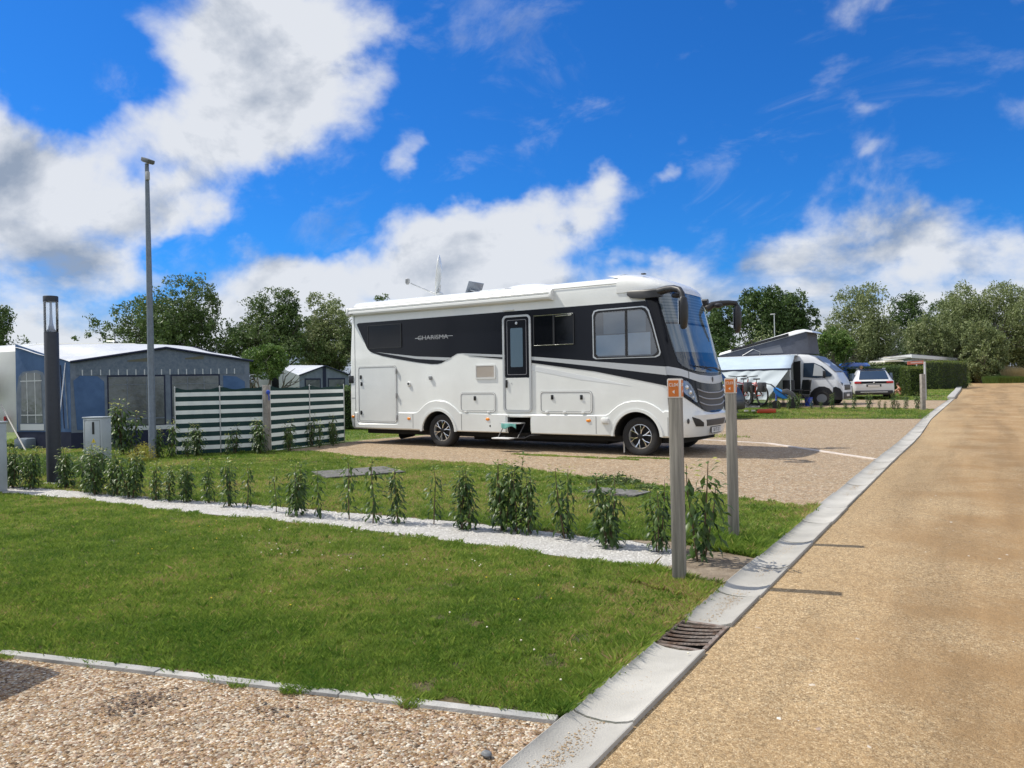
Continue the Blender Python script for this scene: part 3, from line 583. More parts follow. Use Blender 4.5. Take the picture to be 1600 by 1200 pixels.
def tufts(name, poly, nt_, per, seed, h0, h1):
    r = np.random.default_rng(seed); P_ = np.array(poly); x0, y0 = P_.min(0); x1, y1 = P_.max(0); C_ = np.zeros((0, 2))
    while len(C_) < nt_:
        c = np.stack([x0+(x1-x0)*r.random(nt_*6), y0+(y1-y0)*r.random(nt_*6)], -1); fw = c[:, 0]*CF.x+c[:, 1]*CF.y; sd = c[:, 0]*CR.x+c[:, 1]*CR.y; d = np.hypot(c[:, 0], c[:, 1])
        C_ = np.concatenate([C_, c[inpoly(c[:, 0], c[:, 1], poly) & (np.abs(sd) < fw*.72+.3) & (r.random(len(c)) < (2.2/np.maximum(d, 2.2))**1.4)]])
    C_ = C_[:nt_]; n = nt_*per; c = np.repeat(C_, per, 0); th = r.random(n)*2*PI; q = np.repeat(.015+.05*r.random(nt_), per)*np.sqrt(r.random(n)); x, y = c[:, 0]+np.cos(th)*q, c[:, 1]+np.sin(th)*q
    h = np.repeat(h0+(h1-h0)*r.random(nt_)**1.5, per)*(.5+.6*r.random(n)); wd = np.maximum(.0026, np.hypot(x, y)*.0008); ln = h*(.2+.6*r.random(n)); t2 = r.random(n)*2*PI; z = zgn(x, y)+.012
    dx, dy = np.cos(t2)*wd/2, np.sin(t2)*wd/2; lx, ly = np.cos(th)*ln, np.sin(th)*ln
    V = np.stack([np.stack([x-dx, y-dy, z], -1), np.stack([x+dx, y+dy, z], -1), np.stack([x+lx*.35+dx*.8, y+ly*.35+dy*.8, z+h*.7], -1), np.stack([x+lx, y+ly, z+h], -1)], 1).reshape(-1, 3)
    F = (np.array([(0, 1, 2), (0, 2, 3)])[None]+4*np.arange(n)[:, None, None]).reshape(-1, 3); a = np.clip(np.repeat(.05+.5*r.random(nt_)**1.6, per)+.25*r.random(n), 0, .8)
    return tag(npmesh(name, V, F, grassm, attr=np.repeat(a, 4)), kind='stuff')
tufts('grass_tufts', FG, 2600, 26, 51, .020, .050); tufts('grass_tufts', MG, 900, 26, 52, .025, .065)
# clover heads and a few yellow flowers in the lawn
def flowers(name, n, m_, seed, rad, xr, yr):
    r = random.Random(seed); mb = MB()
    for i in range(n):
        cx, cy = r.choice(FLC); x, y = cx+r.gauss(0, .35), cy+r.gauss(0, .3); z = zg(x, y)+.03+.02*r.random()
        mb.ell((x, y, z), (rad, rad, rad*.7), 6)
    o = mb.build(name, m_, smooth=60, recalc=False); return tag(o, kind='stuff')
FLC = [(-4.3, 4.3), (-3.6, 4.2), (-4.8, 4.6), (-3.9, 4.6), (-2.1, 3.6), (-5.5, 4.7), (-6.6, 5.0), (-3.2, 4.7), (-4.5, 9.2), (-6.5, 9.6)]
flowers('clover_flowers', 75, mat('clover_white', (.7, .66, .52), .8), 5, .0065, 0, 0)
FLC = [(-5.8, 4.0), (-4.1, 3.1), (-6.4, 4.9), (-2.9, 4.4)]
flowers('yellow_flowers', 16, mat('flower_yellow', (.75, .55, .03), .7), 6, .0065, 0, 0)
# green weeds creeping over the pitch gravel
WE = gp((840, 712), (850, 713), (925, 716), (960, 718), (1010, 717), (660, 716), (700, 718), (880, 720))
r_ = random.Random(4); wp = []
tuft = []
for cx, cy in WE:
    tuft.append([(cx-.55, cy-.10), (cx+.5, cy-.08), (cx+.45, cy+.10), (cx-.5, cy+.08)])
for i, tp in enumerate(tuft[:5]): tag(blades('weeds_in_gravel', tp, 900, 40+i, .01, .03, near=20), kind='stuff')
# ================================================================== the motorhome
A_ = G(1000, 713); B_ = G(689, 698.7); vd = (A_-B_).normalized()
vu = (Vector((0, 0, 1))-vd*vd.z).normalized(); vy = vu.cross(vd)       # vy points away from the camera
mhroot = bpy.data.objects.new('motorhome', None); link(mhroot)
tag(mhroot, 'large white integrated motorhome with black window band and CHARISMA lettering, parked on the gravel pitch', 'motorhome')
mm = Matrix((vd, vy, vu)).transposed().to_4x4(); mm.translation = A_ - vy*0.03
mhroot.matrix_world = mm; MH = mhroot
white = mat('motorhome_white', (0.77, 0.79, 0.78), 0.22, coat=0.5, var=0.045, vscale=1.1, bump=.02, bscale=1.2)
white2 = mat('motorhome_roof_white', (0.74, 0.75, 0.74), 0.3, coat=0.3)
navy = mat('gloss_black_band', (0.006, 0.007, 0.012), 0.16, spec=0.28)
silver = mat('silver_stripe', (0.52, 0.54, 0.56), 0.35, metal=0.25)
blackp = mat('black_plastic', (0.014, 0.014, 0.016), 0.45)
darkpl = mat('dark_grey_plastic', (0.05, 0.05, 0.055), 0.5)
alu = mat('aluminium', (0.62, 0.63, 0.64), 0.35, metal=0.7)
rubber = mat('tyre_rubber', (0.022, 0.022, 0.023), 0.85, bump=.3, bscale=60)
acryl = mat('dark_acrylic_window', (0.006, 0.007, 0.010), 0.05, spec=0.3)
amber = mat('amber_lens', (0.85, 0.28, 0.03), 0.25)
redl = mat('red_lens', (0.45, 0.01, 0.012), 0.2)
chrome = mat('chrome', (0.75, 0.76, 0.78), 0.12, metal=1.0)
seam = mat('panel_seam', (0.10, 0.10, 0.11), 0.7)
under = mat('underbody_black', (0.012, 0.012, 0.012), 0.9)
XFZ = [(.30, .96), (.37, 1.0), (.44, 1.03), (.62, 1.07), (.76, 1.07), (.82, 1.03), (1.0, 1.01), (1.2, 1.0), (1.41, .985), (1.6, .95), (1.75, .90), (3.13, .54), (3.2, .47), (3.28, .36), (3.34, .22), (3.4, 0), (3.46, -.2)]
_z = [a[0] for a in XFZ]; _x = [a[1] for a in XFZ]
def xf(z): return float(np.interp(z, _z, _x))
W_, NN, DN = 1.17, 3.0, .64
def S0(t, z):
    a = t*PI; ca, sa = math.cos(a), max(math.sin(a), 0)
    return Vector((xf(z)-DN+DN*sa**(2/NN), W_-W_*math.copysign(abs(ca)**(2/NN), ca), z))
def SF(t, z, off=0.0):
    p = S0(t, z)
    if off == 0: return p
    e = .004; tt = min(max(t, .006), .994); du = S0(tt+e, z)-S0(tt-e, z); dv = S0(tt, z+.02)-S0(tt, z-.02)
    n = du.cross(dv).normalized()
    if n.x < 0 and .1 < t < .9: n = -n
    if t <= .1 and n.y > 0: n = -n
    if t >= .9 and n.y < 0: n = -n
    return p+n*off
def fpatch(mb, pts, off, base=-0.004, mi=0, gt=.02, gz=.07):
    """outline in (t,z) laid on the nose surface, off thick"""
    area = sum(pts[i][0]*pts[(i+1) % len(pts)][1]-pts[(i+1) % len(pts)][0]*pts[i][1] for i in range(len(pts)))
    if area < 0: pts = pts[::-1]
    bm = bmesh.new(); bm.faces.new([bm.verts.new((p[0], p[1], 0)) for p in pts])
    t0, t1 = min(p[0] for p in pts), max(p[0] for p in pts); z0, z1 = min(p[1] for p in pts), max(p[1] for p in pts)
    k = math.floor(t0/gt)+1
    while k*gt < t1: bmesh.ops.bisect_plane(bm, geom=bm.verts[:]+bm.edges[:]+bm.faces[:], plane_co=(k*gt, 0, 0), plane_no=(1, 0, 0)); k += 1
    k = math.floor(z0/gz)+1
    while k*gz < z1: bmesh.ops.bisect_plane(bm, geom=bm.verts[:]+bm.edges[:]+bm.faces[:], plane_co=(0, k*gz, 0), plane_no=(0, 1, 0)); k += 1
    bmesh.ops.triangulate(bm, faces=[f for f in bm.faces if len(f.verts) > 4])
    bm.verts.index_update(); vs = [SF(v.co.x, v.co.y, off) for v in bm.verts]; n0 = len(vs)
    fs = [tuple(v.index for v in f.verts) for f in bm.faces]; bi = {}
    for e in bm.edges:
        if len(e.link_faces) == 1:
            for v in e.verts:
                if v.index not in bi: bi[v.index] = len(vs); vs.append(SF(v.co.x, v.co.y, base))
            a, b = e.verts[0].index, e.verts[1].index; fs.append((a, b, bi[b], bi[a]))
    bm.free(); mb.add(vs, fs, mi); return mb
def mirror(pts): return [(1-t, z) for t, z in pts][::-1]
def xr(z): return float(np.interp(z, [.36, .45, .6, 2.0, 3.37], [-7.50, -7.54, -7.56, -7.55, -7.45]))
# body shell
lv = [(.36, .03), (.42, .0), (.62, 0), (.76, 0), (.82, 0), (1.0, 0), (1.2, 0), (1.41, 0), (1.6, 0), (1.75, 0), (2.1, 0), (2.6, 0), (3.0, 0), (3.13, .0), (3.20, .006), (3.27, .02), (3.32, .05), (3.355, .10), (3.37, .18)]
rings = []
for z, ins in lv:
    r_ = []
    NT = 40
    for i in range(NT+1):
        p = S0(i/NT, z); y = W_+(p.y-W_)*(1-ins/W_); x = p.x if z <= 3.13 else min(p.x, p.x)-ins*.2
        r_.append(Vector((x, y, z)))
    x0 = xr(z)
    r_ += [Vector((x0+.10, 2*W_-ins, z)), Vector((x0+.03+ins*.5, 2*W_-ins-.03, z)), Vector((x0+ins*.5, 2*W_-ins-.10, z)), Vector((x0+ins*.5, ins+.10, z)), Vector((x0+.03+ins*.5, ins+.03, z)), Vector((x0+.10, ins, z))]
    rings.append(r_)
mb = MB(); mb.loft(rings); body = mb.build('body', [white, under], MH, smooth=30)
cut = MB()
cut.lathe([(.47, -.2), (.47, .42)], (-.04, 0, .36), 40, 'Y').lathe([(.47, 1.92), (.47, 2.6)], (-.04, 0, .36), 40, 'Y')
cut.lathe([(.46, -.2), (.46, .42)], (-4.79, 0, .34), 40, 'Y').lathe([(.46, 1.92), (.46, 2.6)], (-4.79, 0, .34), 40, 'Y')
cut.b2((-2.95, -.2, .2), (-2.39, .45, .69))
co = cut.build('cutter_tmp', under, MH, smooth=0)
md = body.modifiers.new('b', 'BOOLEAN'); md.operation = 'DIFFERENCE'; md.object = co; md.solver = 'EXACT'; md.material_mode = 'TRANSFER'
bpy.context.view_layer.update()
dg = bpy.context.evaluated_depsgraph_get(); nm = bpy.data.meshes.new_from_object(body.evaluated_get(dg), depsgraph=dg)
body.modifiers.clear(); old = body.data; body.data = nm; bpy.data.objects.remove(co)
# underbody dark chassis
mb = MB(); mb.b2((-7.2, .25, .24), (.7, 2.1, .355)); mb.b2((-4.2, .5, .16), (-.9, 1.8, .24)); mb.tube([(-7.0, 1.2, .12), (-6.6, 1.2, .2)], .09, 10); mb.tube([(-4.79, .3, .34), (-4.79, 2.1, .34)], .07, 8); mb.tube([(-.04, .3, .34), (-.04, 2.1, .34)], .07, 8)
mb.build('chassis', under, MH)
# skirt trim along the side with flared arches
def arc(cx, cz, r, a0, a1, n): return [(cx+r*math.cos(math.radians(a0+(a1-a0)*i/n)), cz+r*math.sin(math.radians(a0+(a1-a0)*i/n))) for i in range(n+1)]
def hump(cx): # top edge over a wheel, left to right
    return [(cx-.72, .755), (cx-.64, .76), (cx-.57, .79), (cx-.48, .865), (cx-.38, .94), (cx-.25, 1.0), (cx-.1, 1.03), (cx+.05, 1.035), (cx+.2, 1.015), (cx+.33, .965), (cx+.44, .90), (cx+.53, .83)]
def archin(cx, cz, r, zb): # underside opening right to left
    a0 = math.degrees(math.asin((zb-cz)/r)); return arc(cx, cz, r, a0, 180-a0, 22)
sk = []
sk += [(-7.36, .38), (-7.36, .74), (-7.275, .74), (-7.275, .53), (-7.25, .50), (-7.2, .485), (-6.05, .485), (-5.99, .50), (-5.965, .55), (-5.965, .755)]
sk += hump(-4.79) + [(-4.79+.60, .77), (-4.79+.68, .755), (-4.17, .75), (-3.2, .75), (-2.2, .75), (-.84, .755)] + hump(-.04)[1:] + [(.53, .855), (.60, .85), (.62, .85)]
sk += [(.60, .38)] + archin(-.04, .36, .47, .38)[:] + [(-.9, .37), (-2.36, .37), (-2.36, .70), (-2.98, .70), (-2.98, .37), (-4.2, .37)] + archin(-4.79, .34, .46, .37) + [(-5.6, .38)]
mb = MB(); mb.plate(sk, .01, -.026, .012); mb.build('side_skirt', white, MH, smooth=25)
mb = MB()
for x in (-7.36+.0, -5.52, -4.14, -2.9, -.88, .585):
    mb.b2((x-.004, -.0285, .40), (x+.004, -.02, .735))
mb.each('skirt_seam', seam, MH)
# flare lip inside arches
mb = MB()
for cx, cz, r in ((-.04, .36, .47), (-4.79, .34, .46)):
    o = arc(cx, cz, r+.055, 2, 178, 30); i = arc(cx, cz, r, 2, 178, 30)
    mb.ring(o+[(o[-1][0], o[-1][1]-.01)], i+[(i[-1][0], i[-1][1]-.01)], -.02, -.042, open_=True)
mb.each('wheel_arch_lip', white, MH, smooth=30)
# black band and stripes on the camera side
band = [(-7.25, 2.80), (-7.27, 2.84), (-7.22, 2.865), (.16, 2.875), (.30, 2.60), (.42, 2.1), (.53, 1.72), (.54, 1.655), (-.9, 1.79), (-2.12, 1.905), (-3.05, 1.985), (-4.1, 2.05), (-4.25, 2.045), (-4.38, 1.99), (-4.52, 1.92), (-4.70, 1.85), (-4.80, 1.835), (-4.97, 1.835), (-5.4, 1.885), (-6.0, 1.98), (-6.45, 2.06), (-6.75, 2.14), (-6.86, 2.19), (-6.94, 2.26)]
MB().plate(band, .002, -.004).build('black_band', navy, MH, smooth=0)
mb = MB()
mb.plate([(-6.68, 2.165), (-6.4, 2.13), (-5.4, 2.02), (-4.42, 1.965), (-4.56, 1.905), (-5.4, 1.965), (-6.2, 2.085)], .002, -.0065)
mb.plate([(-4.1, 2.049), (-3.05, 1.984), (-2.12, 1.904), (-.9, 1.789), (.54, 1.654), (.56, 1.50), (-.9, 1.69), (-2.12, 1.835), (-3.05, 1.93), (-3.9, 2.0)], .002, -.0075)
mb.each('silver_stripe', silver, MH, smooth=0)
MB().plate([(-3.95, 1.985), (-3.05, 1.93), (-2.12, 1.835), (-.9, 1.69), (.56, 1.50), (.60, 1.30), (-.9, 1.595), (-2.12, 1.765), (-3.05, 1.895)], .002, -.0055).build('black_wedge_stripe', navy, MH, smooth=0)
MB().plate([(-3.0, 1.80), (-2.12, 1.70), (-.9, 1.47), (-.15, 1.31), (-1.2, 1.44), (-2.2, 1.62), (-3.0, 1.73)], .002, -.003).build('pearl_swoosh', mat('pearl_grey', (.80, .82, .84), .2, metal=.2), MH, smooth=0)
# lettering
def text(name, s, size, m_, parent, mat4, depth=.002, sx=1.0, align='CENTER', bold=0.0):
    cu = bpy.data.curves.new('tmp_text', 'FONT'); cu.body = s; cu.size = size; cu.extrude = depth; cu.align_x = align; cu.align_y = 'CENTER'; cu.resolution_u = 3; cu.offset = bold
    to = bpy.data.objects.new('tmp_text', cu); sc.collection.objects.link(to); bpy.context.view_layer.update()
    me = bpy.data.meshes.new_from_object(to.evaluated_get(bpy.context.evaluated_depsgraph_get())); bpy.data.objects.remove(to); bpy.data.curves.remove(cu)
    me.name = name; me.transform(Matrix.Diagonal((sx, 1, 1, 1))); me.transform(mat4); me.materials.clear(); me.materials.append(m_)
    return link(bpy.data.objects.new(name, me), parent)
SIDE = Matrix(((1, 0, 0, 0), (0, 0, -1, 0), (0, 1, 0, 0), (0, 0, 0, 1)))   # text plane facing -Y
text('lettering', 'CHARISMA', .135, mat('lettering_grey', (.34, .35, .37), .4), MH, Matrix.Translation((-4.93, -.006, 2.425)) @ SIDE, sx=1.34)
MB().b2((-5.44, -.007, 2.418), (-5.22, -.003, 2.430)).b2((-4.62, -.007, 2.436), (-4.36, -.003, 2.446)).b2((-5.22, -.0075, 2.424), (-4.62, -.006, 2.429)).each('lettering_dash', silver, MH)
# windows
def frame_window(name, x0, z0, x1, z1, r=.03, split=None):
    w_ = MB().ring(rr(x0, z0, x1, z1, r), rr(x0+.02, z0+.02, x1-.02, z1-.02, r*.7), .0, -.022).build(name, mat('window_rubber', (.02, .02, .022), .35), MH)
    MB().plate(rr(x0+.02, z0+.02, x1-.02, z1-.02, r*.7), .0, -.014).build('pane', acryl, w_)
    if split:
        MB().b2((split-.02, -.024, z0+.02), (split+.02, -.015, z1-.02)).build('window_divider', blackp, w_)
    return w_
frame_window('rear_window', -6.90, 2.24, -5.84, 2.79)
wk = frame_window('kitchen_window', -2.28, 2.13, -1.34, 2.745, split=-1.80)
mb = MB(); mb.tube([(-1.75, -.03, 2.70), (-1.38, -.03, 2.71)], .008, 6); mb.tube([(-2.27, -.026, 2.738), (-1.35, -.026, 2.74)], .006, 6); mb.tube([(-2.27, -.026, 2.14), (-1.35, -.026, 2.14)], .006, 6); mb.each('window_trim', chrome, wk)
# cab side window
def cabw(g):
    return [(-.93+g, 1.86+g*1.2), (-.87+g, 1.83+g*.6), (.36-g, 1.83+g*.6), (.44-g, 1.86+g), (.46-g*1.2, 1.92+g*.5), (.33-g, 2.40), (.24-g, 2.70-g), (.19-g, 2.76-g), (.12-g, 2.785-g), (-.82+g, 2.775-g), (-.90+g, 2.755-g), (-.935+g, 2.68-g)]
w3 = MB().ring(cabw(0), cabw(.022), .0, -.020).build('cab_side_window', alu, MH)
MB().ring(cabw(.022), cabw(.06), .0, -.014).build('window_rubber', blackp, w3)
MB().plate(cabw(.05), .0, -.0062).build('shade_backing', mat('cab_interior_dim', (.035, .045, .06), .6), w3)
blind = mat('pleated_blind', (.54, .59, .66), .6, var=.05, vscale=3)
MB().b2((-.86, -.010, 1.89), (-.26, -.0075, 2.28)).b2((-.19, -.010, 1.89), (.26, -.0075, 2.30)).each('pleated_blind', blind, w3)
MB().b2((-.70, -.0090, 2.30), (-.26, -.0072, 2.70)).b2((-.19, -.0090, 2.31), (.17, -.0072, 2.70)).each('upper_shade', mat('shade_upper', (.20, .25, .31), .5), w3)
MB().plate(cabw(.06), -.011, -.0125).build('pane', glass('cab_glass', (.80, .88, .95), .90), w3)
MB().b2((-.245, -.022, 1.87), (-.205, -.013, 2.75)).build('window_divider', blackp, w3)
# entrance door
dr = MB().ring(rr(-3.04, .79, -2.34, 2.785, .10), rr(-2.995, .83, -2.385, 2.745, .07), .0, -.026).build('door', silver, MH, smooth=30)
MB().plate(rr(-2.985, .84, -2.395, 1.50, .05), .0, -.016, .004).build('door_panel', white, dr)
MB().plate(rr(-2.985, 1.50, -2.395, 2.735, .04), .0, -.0165, .004).build('door_glass_surround', navy, dr)
MB().plate(rr(-2.84, 1.72, -2.54, 2.52, .03), -.01, -.020).build('door_window', mat('door_pane_blue', (.10, .155, .21), .12), dr)
MB().ring(rr(-2.93, 1.56, -2.45, 2.69, .03), rr(-2.918, 1.572, -2.462, 2.678, .025), -.01, -.019).build('door_glass_trim', mat('thin_trim', (.2, .2, .22), .3), dr)
MB().b2((-2.965, -.04, 1.30), (-2.925, -.016, 1.46)).build('handle', blackp, dr, bevel=.008)
MB().lathe([(.03, -.016), (.028, -.024), (.0, -.026)], (-2.69, 0, 2.62), 14, 'Y').build('door_badge', alu, dr)
MB().lathe([(.014, -.016), (.012, -.022), (.0, -.023)], (-2.83, 0, 1.39), 10, 'Y').build('door_lock', alu, dr)
# lockers, garage door, vents
def locker(x0, z0, x1, z1, r, name, latches=(), hinges=(), hv=False):
    l = MB().ring(rr(x0, z0, x1, z1, r), rr(x0+.022, z0+.022, x1-.022, z1-.022, r*.8), .0, -.014).build(name, alu if False else white2, MH)
    MB().ring(rr(x0-.005, z0-.005, x1+.005, z1+.005, r), rr(x0, z0, x1, z1, r), .0, -.0035).ring(rr(x0+.022, z0+.022, x1-.022, z1-.022, r*.8), rr(x0+.030, z0+.030, x1-.030, z1-.030, r*.75), .0, -.0095).build('locker_seal', mat('seal_grey', (.20, .21, .22), .6), l)
    MB().plate(rr(x0+.030, z0+.030, x1-.030, z1-.030, r*.75), .0, -.008, .002).build('locker_panel', white, l)
    for x, z in latches: MB().b2((x-.028, -.022, z-.045), (x+.028, -.007, z+.045)).b2((x-.012, -.03, z-.02), (x+.012, -.021, z+.025)).build('latch', blackp, l, bevel=.004)
    for x, z in hinges: (MB().b2((x-.035, -.034, z-.018), (x+.035, -.008, z+.018)) if not hv else MB().b2((x-.014, -.034, z-.06), (x+.014, -.008, z+.06))).build('hinge', white2 if not hv else mat('hinge_grey', (.3, .3, .31), .4), l, bevel=.006)
    return l
locker(-7.245, .52, -6.03, 1.83, .06, 'garage_door', [(-7.15, 1.58), (-7.13, 1.42), (-7.15, .74)], [(-6.015, 1.70), (-6.015, 1.14), (-6.015, .64)], True)
locker(-4.18, .79, -3.25, 1.20, .07, 'storage_locker', [(-3.78, 1.08)], [(-4.02, .79), (-3.42, .79)])
locker(-2.15, .79, -.97, 1.22, .07, 'storage_locker', [(-1.86, 1.10), (-1.20, 1.10)], [(-1.99, .80), (-1.58, .80), (-1.16, .80)])
ve = MB().ring(rr(-3.76, 1.49, -3.24, 1.79, .02), rr(-3.73, 1.52, -3.27, 1.76, .015), .0, -.018).build('fridge_vent', white2, MH)
mb = MB()
for i in range(11): mb.box((-3.5, -.007, 1.532+.021*i), (.45, .012, .012), Matrix.Rotation(.5, 3, 'X'))
mb.b2((-3.73, -.003, 1.52), (-3.27, -.001, 1.76), )
mb.build('vent_louvres', mat('vent_warm_white', (.60, .55, .50), .5), ve)
mb = MB(); mb.lathe([(.055, 0), (.055, -.012), (.042, -.022), (0, -.024)], (-5.64, 0, 1.40), 16, 'Y'); cap = mb.build('water_filler_cap', white2, MH); MB().lathe([(.03, -.022), (.03, -.028), (0, -.03)], (-5.645, 0, 1.41), 10, 'Y').build('cap_lock', darkpl, cap)
MB().b2((-5.04, -.03, 1.49), (-4.96, -.002, 1.57)).b2((-5.06, -.02, 1.54), (-5.02, -.002, 1.56)).build('power_socket', mat('socket_grey', (.25, .26, .27), .5), MH, bevel=.006)
MB().b2((-.76, -.07, .60), (-.60, -.02, .71)).build('fuel_flap', white2, MH, bevel=.02)
for x, z in ((-7.43, .64), (-5.64, .62), (-3.44, .64), (-1.04, .65)):
    MB().ell((x, -.028 if x > -7.4 else -.004, z), (.055, .014, .032), 12).build('side_marker_lamp', amber, MH)
MB().ell((-3.38, -.024, .50), (.022, .008, .026), 10).build('skirt_hole', blackp, MH)
MB().b2((-7.56, -.012, 1.44), (-7.40, .06, 1.62)).build('rear_marker_block', blackp, MH, bevel=.01)
MB().b2((-7.352, -.003, .78), (-7.344, 0.001, 3.2)).b2((-7.56, -.003, 1.08), (-7.35, .001, 1.09)).b2((-3.03+.0, -.0035, 2.875), (-3.022, .001, 2.9)).each('rear_corner_seam', seam, MH)
# roof rail, gutter line, awning cassette
mb = MB(); mb.b2((-7.40, -.006, 3.238), (-.42, .004, 3.247)); mb.build('roof_gutter_line', seam, MH)
pr = [(.0, 3.232), (-.05, 3.235), (-.085, 3.225), (-.105, 3.195), (-.105, 3.165), (-.092, 3.155), (-.092, 3.145), (-.115, 3.13), (-.12, 3.09), (-.105, 3.055), (-.06, 3.035), (.0, 3.035)]
mb = MB(); mb.loft([[Vector((x, y, z)) for y, z in pr] for x in (-7.46, -1.84)])
aw = mb.build('awning_cassette', white2, MH, smooth=28)
pe = [(.0, 3.24), (-.055, 3.243), (-.095, 3.23), (-.118, 3.20), (-.13, 3.13), (-.13, 3.08), (-.115, 3.045), (-.065, 3.025), (.0, 3.025)]
for x0 in (-7.50, -1.84): MB().loft([[Vector((x, y, z)) for y, z in pe] for x in (x0, x0+.045)]).build('awning_end_cap', white2, aw, smooth=28)
MB().b2((-7.38, -.124, 3.075), (-7.28, -.117, 3.09)).build('awning_mark', darkpl, aw)
MB().b2((-3.0, -.03, 2.885), (-2.75, -.001, 2.91)).build('door_light', white2, MH, bevel=.008)
# roof cap over the cab
lv2 = [(3.00, -.012, .30), (3.06, -.016, .0), (3.13, -.016, 0), (3.20, -.012, 0), (3.27, 0, 0), (3.33, .03, 0), (3.375, .075, 0), (3.41, .14, 0), (3.435, .24, 0), (3.45, .42, 0), (3.455, .8, 0)]
rings = []
for z, ins, xc in lv2[1:]:
    r_ = []
    for i in range(33):
        zz = min(z, 3.46); p = S0(i/32, zz); y = W_+(p.y-W_)*(1-ins/W_)
        r_.append(Vector((p.x+.03, y, z)))
    r_ += [Vector((-.42+max(0, (z-3.40))*1.5, 2*W_-ins-.001, z)), Vector((-.42+max(0, z-3.40)*1.5, ins+.001, z))]
    rings.append(r_)
cap = MB().loft(rings).build('roof_cap', white2, MH, smooth=40)
# trim arc under the cap on the side
# nose pieces
pillar = [(.055, 1.60), (.055, 2.87), (.055, 3.06), (.945, 3.06), (.945, 2.87), (.945, 1.60), (.90, 1.545), (.74, 1.545), (.6, 1.50), (.5, 1.475), (.4, 1.50), (.26, 1.56), (.12, 1.60)]
mb = MB(); fpatch(mb, pillar, .010); mb.build('windscreen_surround', navy, MH, smooth=40)
stripf = [(.055, 1.66), (.10, 1.655), (.20, 1.61), (.275, 1.56), (.38, 1.50), (.5, 1.472), (.62, 1.50), (.725, 1.56), (.80, 1.61), (.90, 1.655), (.945, 1.66), (.945, 1.51), (.90, 1.50), (.80, 1.475), (.73, 1.43), (.62, 1.36), (.5, 1.325), (.38, 1.36), (.27, 1.43), (.20, 1.475), (.10, 1.50), (.055, 1.51)]
mb = MB(); fpatch(mb, stripf, .014); mb.build('front_strip', silver, MH, smooth=40)
mb = MB(); fpatch(mb, [(.262, 1.415), (.268, 1.415), (.282, 1.57), (.276, 1.57)], .0155); fpatch(mb, mirror([(.262, 1.415), (.268, 1.415), (.282, 1.57), (.276, 1.57)]), .0155); mb.each('bonnet_seam', blackp, MH)
mask = [(.055, 1.51), (.10, 1.50), (.20, 1.475), (.27, 1.43), (.38, 1.36), (.5, 1.325), (.62, 1.36), (.73, 1.43), (.80, 1.475), (.90, 1.50), (.945, 1.51), (.945, 1.30), (.90, 1.24), (.80, 1.10), (.70, .97), (.63, .885), (.58, .82), (.52, .785), (.48, .785), (.42, .82), (.37, .885), (.30, .97), (.20, 1.10), (.10, 1.24), (.055, 1.30)]
mb = MB(); fpatch(mb, mask, .012); mb.build('front_mask', navy, MH, smooth=40)
# windscreen with blinds behind the glass
wsr = [(.165, 3.00), (.175, 2.5), (.185, 2.0), (.20, 1.74), (.225, 1.66), (.28, 1.60), (.36, 1.56), (.5, 1.53), (.64, 1.56), (.72, 1.60), (.775, 1.66), (.80, 1.74), (.815, 2.0), (.825, 2.5), (.835, 3.00), (.70, 3.05), (.5, 3.07), (.30, 3.05)]
mb = MB(); fpatch(mb, wsr, .014, .0); wsb = mb.build('windscreen', mat('cab_interior_blue', (.035, .045, .06), .5), MH, smooth=40)
mb = MB(); fpatch(mb, [(.175, 2.98), (.178, 2.47), (.822, 2.47), (.825, 2.98), (.5, 3.04)], .018, .015)
bl2 = bpy.data.materials.new('striped_blind'); bl2.use_nodes = True; _n = bl2.node_tree; _tc = N(_n, 'ShaderNodeTexCoord'); _s = N(_n, 'ShaderNodeSeparateXYZ'); _n.links.new(_tc.outputs['Object'], _s.inputs[0])
_w = math_(_n, 'SINE', math_(_n, 'MULTIPLY', _s.outputs[2], 110)); _r = N(_n, 'ShaderNodeMapRange', ins={1: -1, 2: 1, 3: .24, 4: .42}); _n.links.new(_w, _r.inputs[0])
_c = N(_n, 'ShaderNodeCombineColor'); _n.links.new(math_(_n, 'MULTIPLY', _r.outputs[0], .9), _c.inputs[0]); _n.links.new(_r.outputs[0], _c.inputs[1]); _n.links.new(math_(_n, 'MULTIPLY', _r.outputs[0], 1.05), _c.inputs[2]); _n.links.new(_c.outputs[0], _n.nodes['Principled BSDF'].inputs['Base Color'])
mb.build('upper_blind', bl2, wsb, smooth=40)
mb = MB(); fpatch(mb, [(.185, 2.44), (.20, 1.92), (.80, 1.92), (.815, 2.44)], .018, .015); mb.build('lower_blind', mat('lower_blind', (.30, .36, .42), .55, var=.1, vscale=2), wsb, smooth=40)
mb = MB(); fpatch(mb, [(.18, 2.475), (.181, 2.435), (.819, 2.435), (.82, 2.475)], .020, .017); mb.build('blind_rail', blackp, wsb)
mb = MB(); fpatch(mb, wsr, .026, .024); mb.build('pane', glass('windscreen_glass', (.80, .88, .95), .96, .01), wsb, smooth=40)
for t0, t1, z0 in ((.50, .34, 1.60), (.60, .46, 1.585)):
    mb = MB(); mb.tube([SF(t0, z0-.02, .035), SF((t0+t1)/2, z0+.035, .05), SF(t1, z0+.05, .04)], .008, 6); mb.tube([SF(t0+.06, z0, .04), SF(t1-.03, z0+.07, .036)], .006, 6); mb.build('wiper', blackp, MH)
